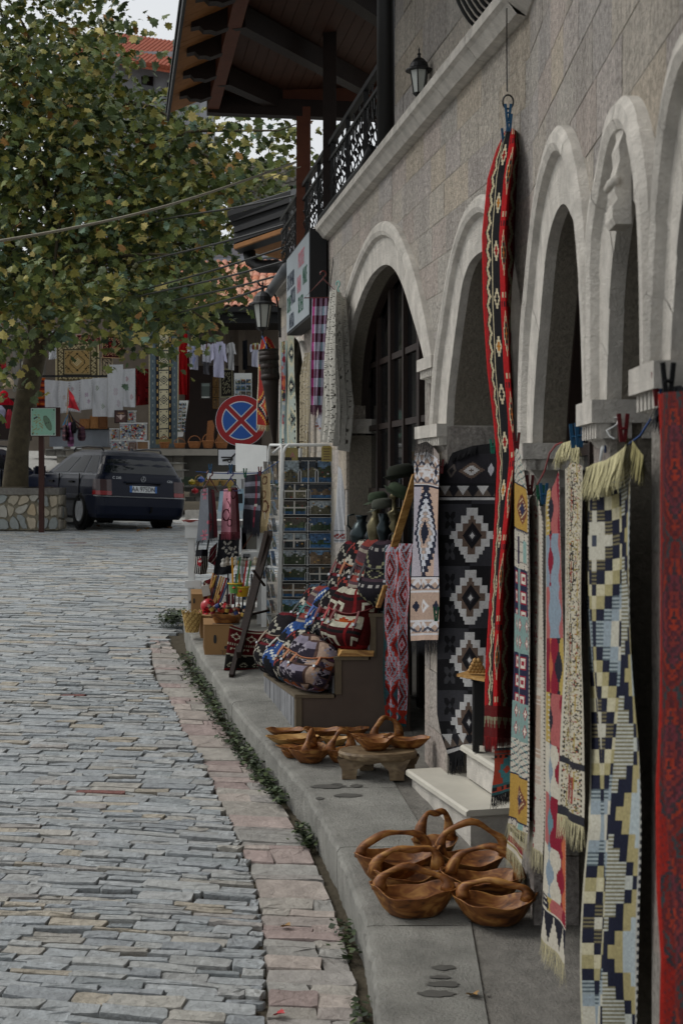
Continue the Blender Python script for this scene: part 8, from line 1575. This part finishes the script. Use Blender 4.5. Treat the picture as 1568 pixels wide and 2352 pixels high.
for x, y, c, lab in ((452, 1382, '#23262c', 'dark closed book on the rear cardboard box'), (462, 1372, '#7a1a22', 'red notebook lying on the dark book')): tag(MB().color(c).box(P(x, y, 11.4), (.11, .12, .018)).build('book', M_gloss), lab, 'book')
tag(MB().color('#8a2a22').lathe([(.05, 0), (.075, .02), (.07, .02)], P(438, 1200, 11.45), 14).build('red_dish', M_gloss), 'shallow red dish on the end of the stall table', 'dish')
# boxes, basket, bowl of dolls, cushion, plank
M_card = mk('cardboard', '#8a6a45', rough=.9, var=.1, vs=6)
def carton(x0, y0, x1, y1, px_base, Y, d, lab, holes=()):
    t = thing('cardboard_box', lab, 'box', P((x0 + x1) / 2, y1, Y), 'cardboard boxes at the kerb'); a_ = P(x0, y1, Y); b_ = P(x1, y1, Y); h = (y1 - y0) / F * Y; dv = Vector((-.035, d, .02))
    q = [a_, b_, b_ + dv, a_ + dv]; MB().hexa(q + [p + Vector((0, 0, h)) for p in q]).build('box_body', M_card, t)
    for f, sgn in (((a_ + dv, a_), 1),): 
        p, r_ = f; MB().hexa([p, r_, r_ + Vector((.0, 0, .0)), p] + [v + Vector((-.04 if 0 else 0, 0, h)) for v in (p, r_, r_, p)]).build('side_seam', M_card, t)
    MB().hexa([v + Vector((0, 0, h)) for v in (a_ + Vector((-.004, -.004, 0)), b_ + Vector((.004, -.004, 0)), b_ + dv, a_ + dv)] + [v + Vector((0, 0, h + .005)) for v in (a_ + Vector((-.004, -.004, 0)), b_ + Vector((.004, -.004, 0)), b_ + dv, a_ + dv)]).build('lid_flap', M_card, t)
    for hx, hy, w_, h_ in holes: MB().prism([P(hx + w_ / 2 * math.copysign(abs(math.cos(t_)) ** .6, math.cos(t_)), hy + h_ / 2 * math.copysign(abs(math.sin(t_)) ** .8, math.sin(t_)), Y - .002) for t_ in np.linspace(0, 2 * PI, 15)[:-1]], (0, -.001, 0)).build('hand_hole', M_iron, t)
    return t
cb1 = carton(470, 1436, 534, 1506, 0, dwalk(0, 1506) + .03, .26, 'front cardboard box with hand holes and upside-down printing', ((494, 1468, 7, 20), (524, 1487, 18, 8)))
text('S.R.L', .042, 'printed_text', ink['brown'], cb1, frame(P(520, 1498, dwalk(0, 1506) + .026), (-1, 0, 0), (0, 0, -1)))
carton(461, 1416, 484, 1469, 0, dwalk(0, 1469) + .05, .24, 'cardboard box half hidden behind the front one'); carton(441, 1366, 468, 1420, 0, 11.15, .25, 'rear cardboard box under the books beside the white post', ((446, 1380, 4, 12),))
for k, (x0, x1, y, c) in enumerate(((482, 545, 1434, '#a39a86'), (490, 552, 1431, '#3c3a38'))): tag(MB().color(c).box(P((x0 + x1) / 2, y, dwalk(0, 1506) + .14), ((x1 - x0) / F * 10.1, .2, .008)).build('magazine', M_gloss), ('pale magazine lying on the front cardboard box', 'dark magazine under the bowl of dolls')[k], 'magazine')
bsk = place(441, 1455); bsk.y = 10.75; bsk = P(441, 1452, 10.75); bt = thing('wicker_basket', 'pale woven palm basket standing on the kerb end', 'basket', bsk)
a, i, j = canvas(40, 12, '#9a7d4c'); put(a, ((i // 2 + j // 2) % 2 == 0), '#b59a62'); put(a, ((i + j) % 4 == 0), '#7c6238')
MB().grid([[tuple(bsk + Vector((r_ * math.cos(2 * PI * k / 40) * (1 + .03 * math.sin(8 * k)), r_ * .8 * math.sin(2 * PI * k / 40), z))) for k in range(41)] for r_, z in zip(np.linspace(.075, .048, 13), np.linspace(.145, 0, 13))], a).build('woven_side', M_dull, bt)
for k in range(12): MB().color('#a88d58').tube([bsk + Vector((.076 * math.cos(x), .06 * math.sin(x), .145 + .02 * math.sin((x - k * .52) / .52 * PI))) for x in np.linspace(k * .52, k * .52 + .52, 6)], .0035, 4).build('rim_loop', M_dull, bt)
vb = P(520, 1436, dwalk(0, 1506) + .12); vessel('wooden_bowl', 'large carved wooden bowl of dolls on the front cardboard box', 'bowl', vb, .112, .085, .085, 0, .1, 41, .6, .05)
for k in range(13):
    px, py = 484 + k * 6.3, 1402 + 6 * math.sin(k * 1.7) - (6 if k < 5 else 0); c = ('#a3863e', '#7a1a22', '#b5a48a', '#2c3a6a', '#8a3a22', '#1b1a1c')[k % 6]; p = P(px, py, vb.y - .03 + .02 * (k % 3)); M = Matrix.Rotation(random.uniform(-1.2, 1.2), 3, 'Y'); o = MB().lathe([(.006, -.03), (.016, -.026), (.018, 0), (.01, .01), (.014, .022), (.0, .036)], p, 8, M=M, cols=[c, c, '#1b1618', '#a9977c', '#5a2a1c', c]); tag(o.build('wooden_doll', M_bagt), 'tiny painted wooden doll lying in the big bowl', 'doll', 'dolls in the big bowl')
# red kilim cushion behind the plank
nu, nv = 44, 36; a, i, j = canvas(nu, nv, '#4a1013'); put(a, (j > 12) & (j < 15) & (i % 2 == 0), '#8d8a78'); put(a, (j > 22), '#1d1c1a'); d = np.abs((i % 11) - 5) / 4. + np.abs((j - 28) % 10 - 3) / 3.; put(a, (j > 22) & (j < 33) & (d < 1) & (d > .5), '#96937f'); d = np.abs((i % 13) - 6) + np.abs(j - 7) * 1.6; put(a, (d < 5) & (d > 2.6), '#a8a28e'); put(a, (np.abs((i % 11) - 5) < 2.5) & (j > 16) & (j < 20) & (np.abs((i % 11) - 5) > (j - 17)), '#a09b86'); put(a, (j == 22) | (j == 1), '#8d8a78'); put(a, j > 33, '#5a1418')
yc = dwalk(0, 1541); cu = thing('kilim_cushion', 'dark red kilim cushion with cream motifs propped behind the leaning plank', 'cushion', P(570, 1541, yc))
G_ = []
for j_ in range(nv + 1):
    v_ = j_ / nv; row = []
    for i_ in range(nu + 1):
        u_ = i_ / nu; lx, rx = 528 - 14 * v_, 640 + 6 * (1 - v_) - 10 * v_; yt = 1436 + 12 * math.sin(u_ * 3) + 6 * u_; bul = .05 * (math.sin(PI * u_) * math.sin(PI * v_)) ** .5; row.append(tuple(P(lx + (rx - lx) * u_, yt + (1540 - yt) * v_, yc + .10 * (1 - v_) + .12 * u_ - bul)))
    G_.append(row)
MB().grid(G_, noisy(a)).build('cushion_front', M_cloth, cu, smooth=True); MB().color('#4a1013').grid([[tuple(Vector(p) + Vector((0, .1, 0))) if 0 < i_ < nu and 0 < j_ < nv else p for i_, p in enumerate(r)] for j_, r in enumerate(G_)]).build('cushion_back', M_cloth, cu)
pk = thing('leaning_plank', 'dark stained wooden trestle leg leaning against the postcard rack', 'plank', P(530, 1556, dwalk(0, 1556)))
a_, b_ = P(531, 1556, dwalk(0, 1556)), P(612, 1226, 10.9); MB().bar(a_, b_, .055, .03, up=(1, 0, 0)).build('outer_board', M_dwood, pk); MB().bar(a_ + Vector((.045, .08, .14)), b_ + Vector((.03, .06, 0)), .05, .03, up=(1, 0, 0)).build('inner_board', M_dwood, pk)
cm_ = (a_ + b_) / 2; MB().bar(cm_ + Vector((.0, .01, -.1)), cm_ + Vector((.13, .12, -.08)), .02, .015).bar(cm_ + Vector((.02, .01, .22)), cm_ + Vector((.1, .1, .1)), .018, .012).build('cross_brace', M_dwood, pk)
# baskets and toys on the far low wall
for x, w_, hd, lab in ((458, 22, True, 'tall-handled wicker basket with a blue ball on the low wall'), (488, 34, True, 'lidded wide wicker basket on the low wall'), (522, 34, False, 'round wicker basket on the low wall behind the hangers')):
    c = P(x, 1116, 26.9); basket(c, w_ / 2 / F * 26.9, .1, lab, hd, m=M_wickp, gp='baskets on the low wall')
for x, y, c, lab in ((441, 1108, '#a08a1c', 'yellow plush toy hanging from the low wall'), (462, 1102, '#2c4a8c', 'blue and red ball in the tall-handled basket'), (448, 1128, '#a01a24', 'red ribbon purse hanging from the low wall')): tag(MB().color(c).lathe([(0, -.06), (.06, -.03), (.07, .02), (.0, .07)], P(x, y, 26.7), 10).build('toy', M_gloss), lab, 'toy')
# more crowded goods under the stall table
for k in range(22):
    px, py = random.uniform(448, 600), random.uniform(1352, 1400); c = random.choice(('#7a1a22', '#a8843a', '#23252c', '#a9a59c', '#2c4a6a', '#5a3a24', '#8a3a44')); o = MB().color(c); p = P(px, py, random.uniform(11.15, 11.4)); s_ = random.uniform(.016, .034)
    if k % 3 == 0: o.box(p, (s_ * 1.8, s_ * 1.4, s_ * 2.4), Matrix.Rotation(random.uniform(-.4, .4), 3, 'Y'))
    elif k % 3 == 1: o.lathe([(s_ * .6, -s_), (s_, -s_ * .3), (s_ * .8, s_ * .6), (s_ * .3, s_ * 1.5)], p, 8)
    else: o.tube([p, p + Vector((random.uniform(-.05, .05), 0, s_ * 5))], s_ * .35, 6)
    tag(o.build('souvenir', M_bagt), 'small souvenir among the crowded goods under the stall table', 'souvenir', 'crowded souvenirs under the stall table')
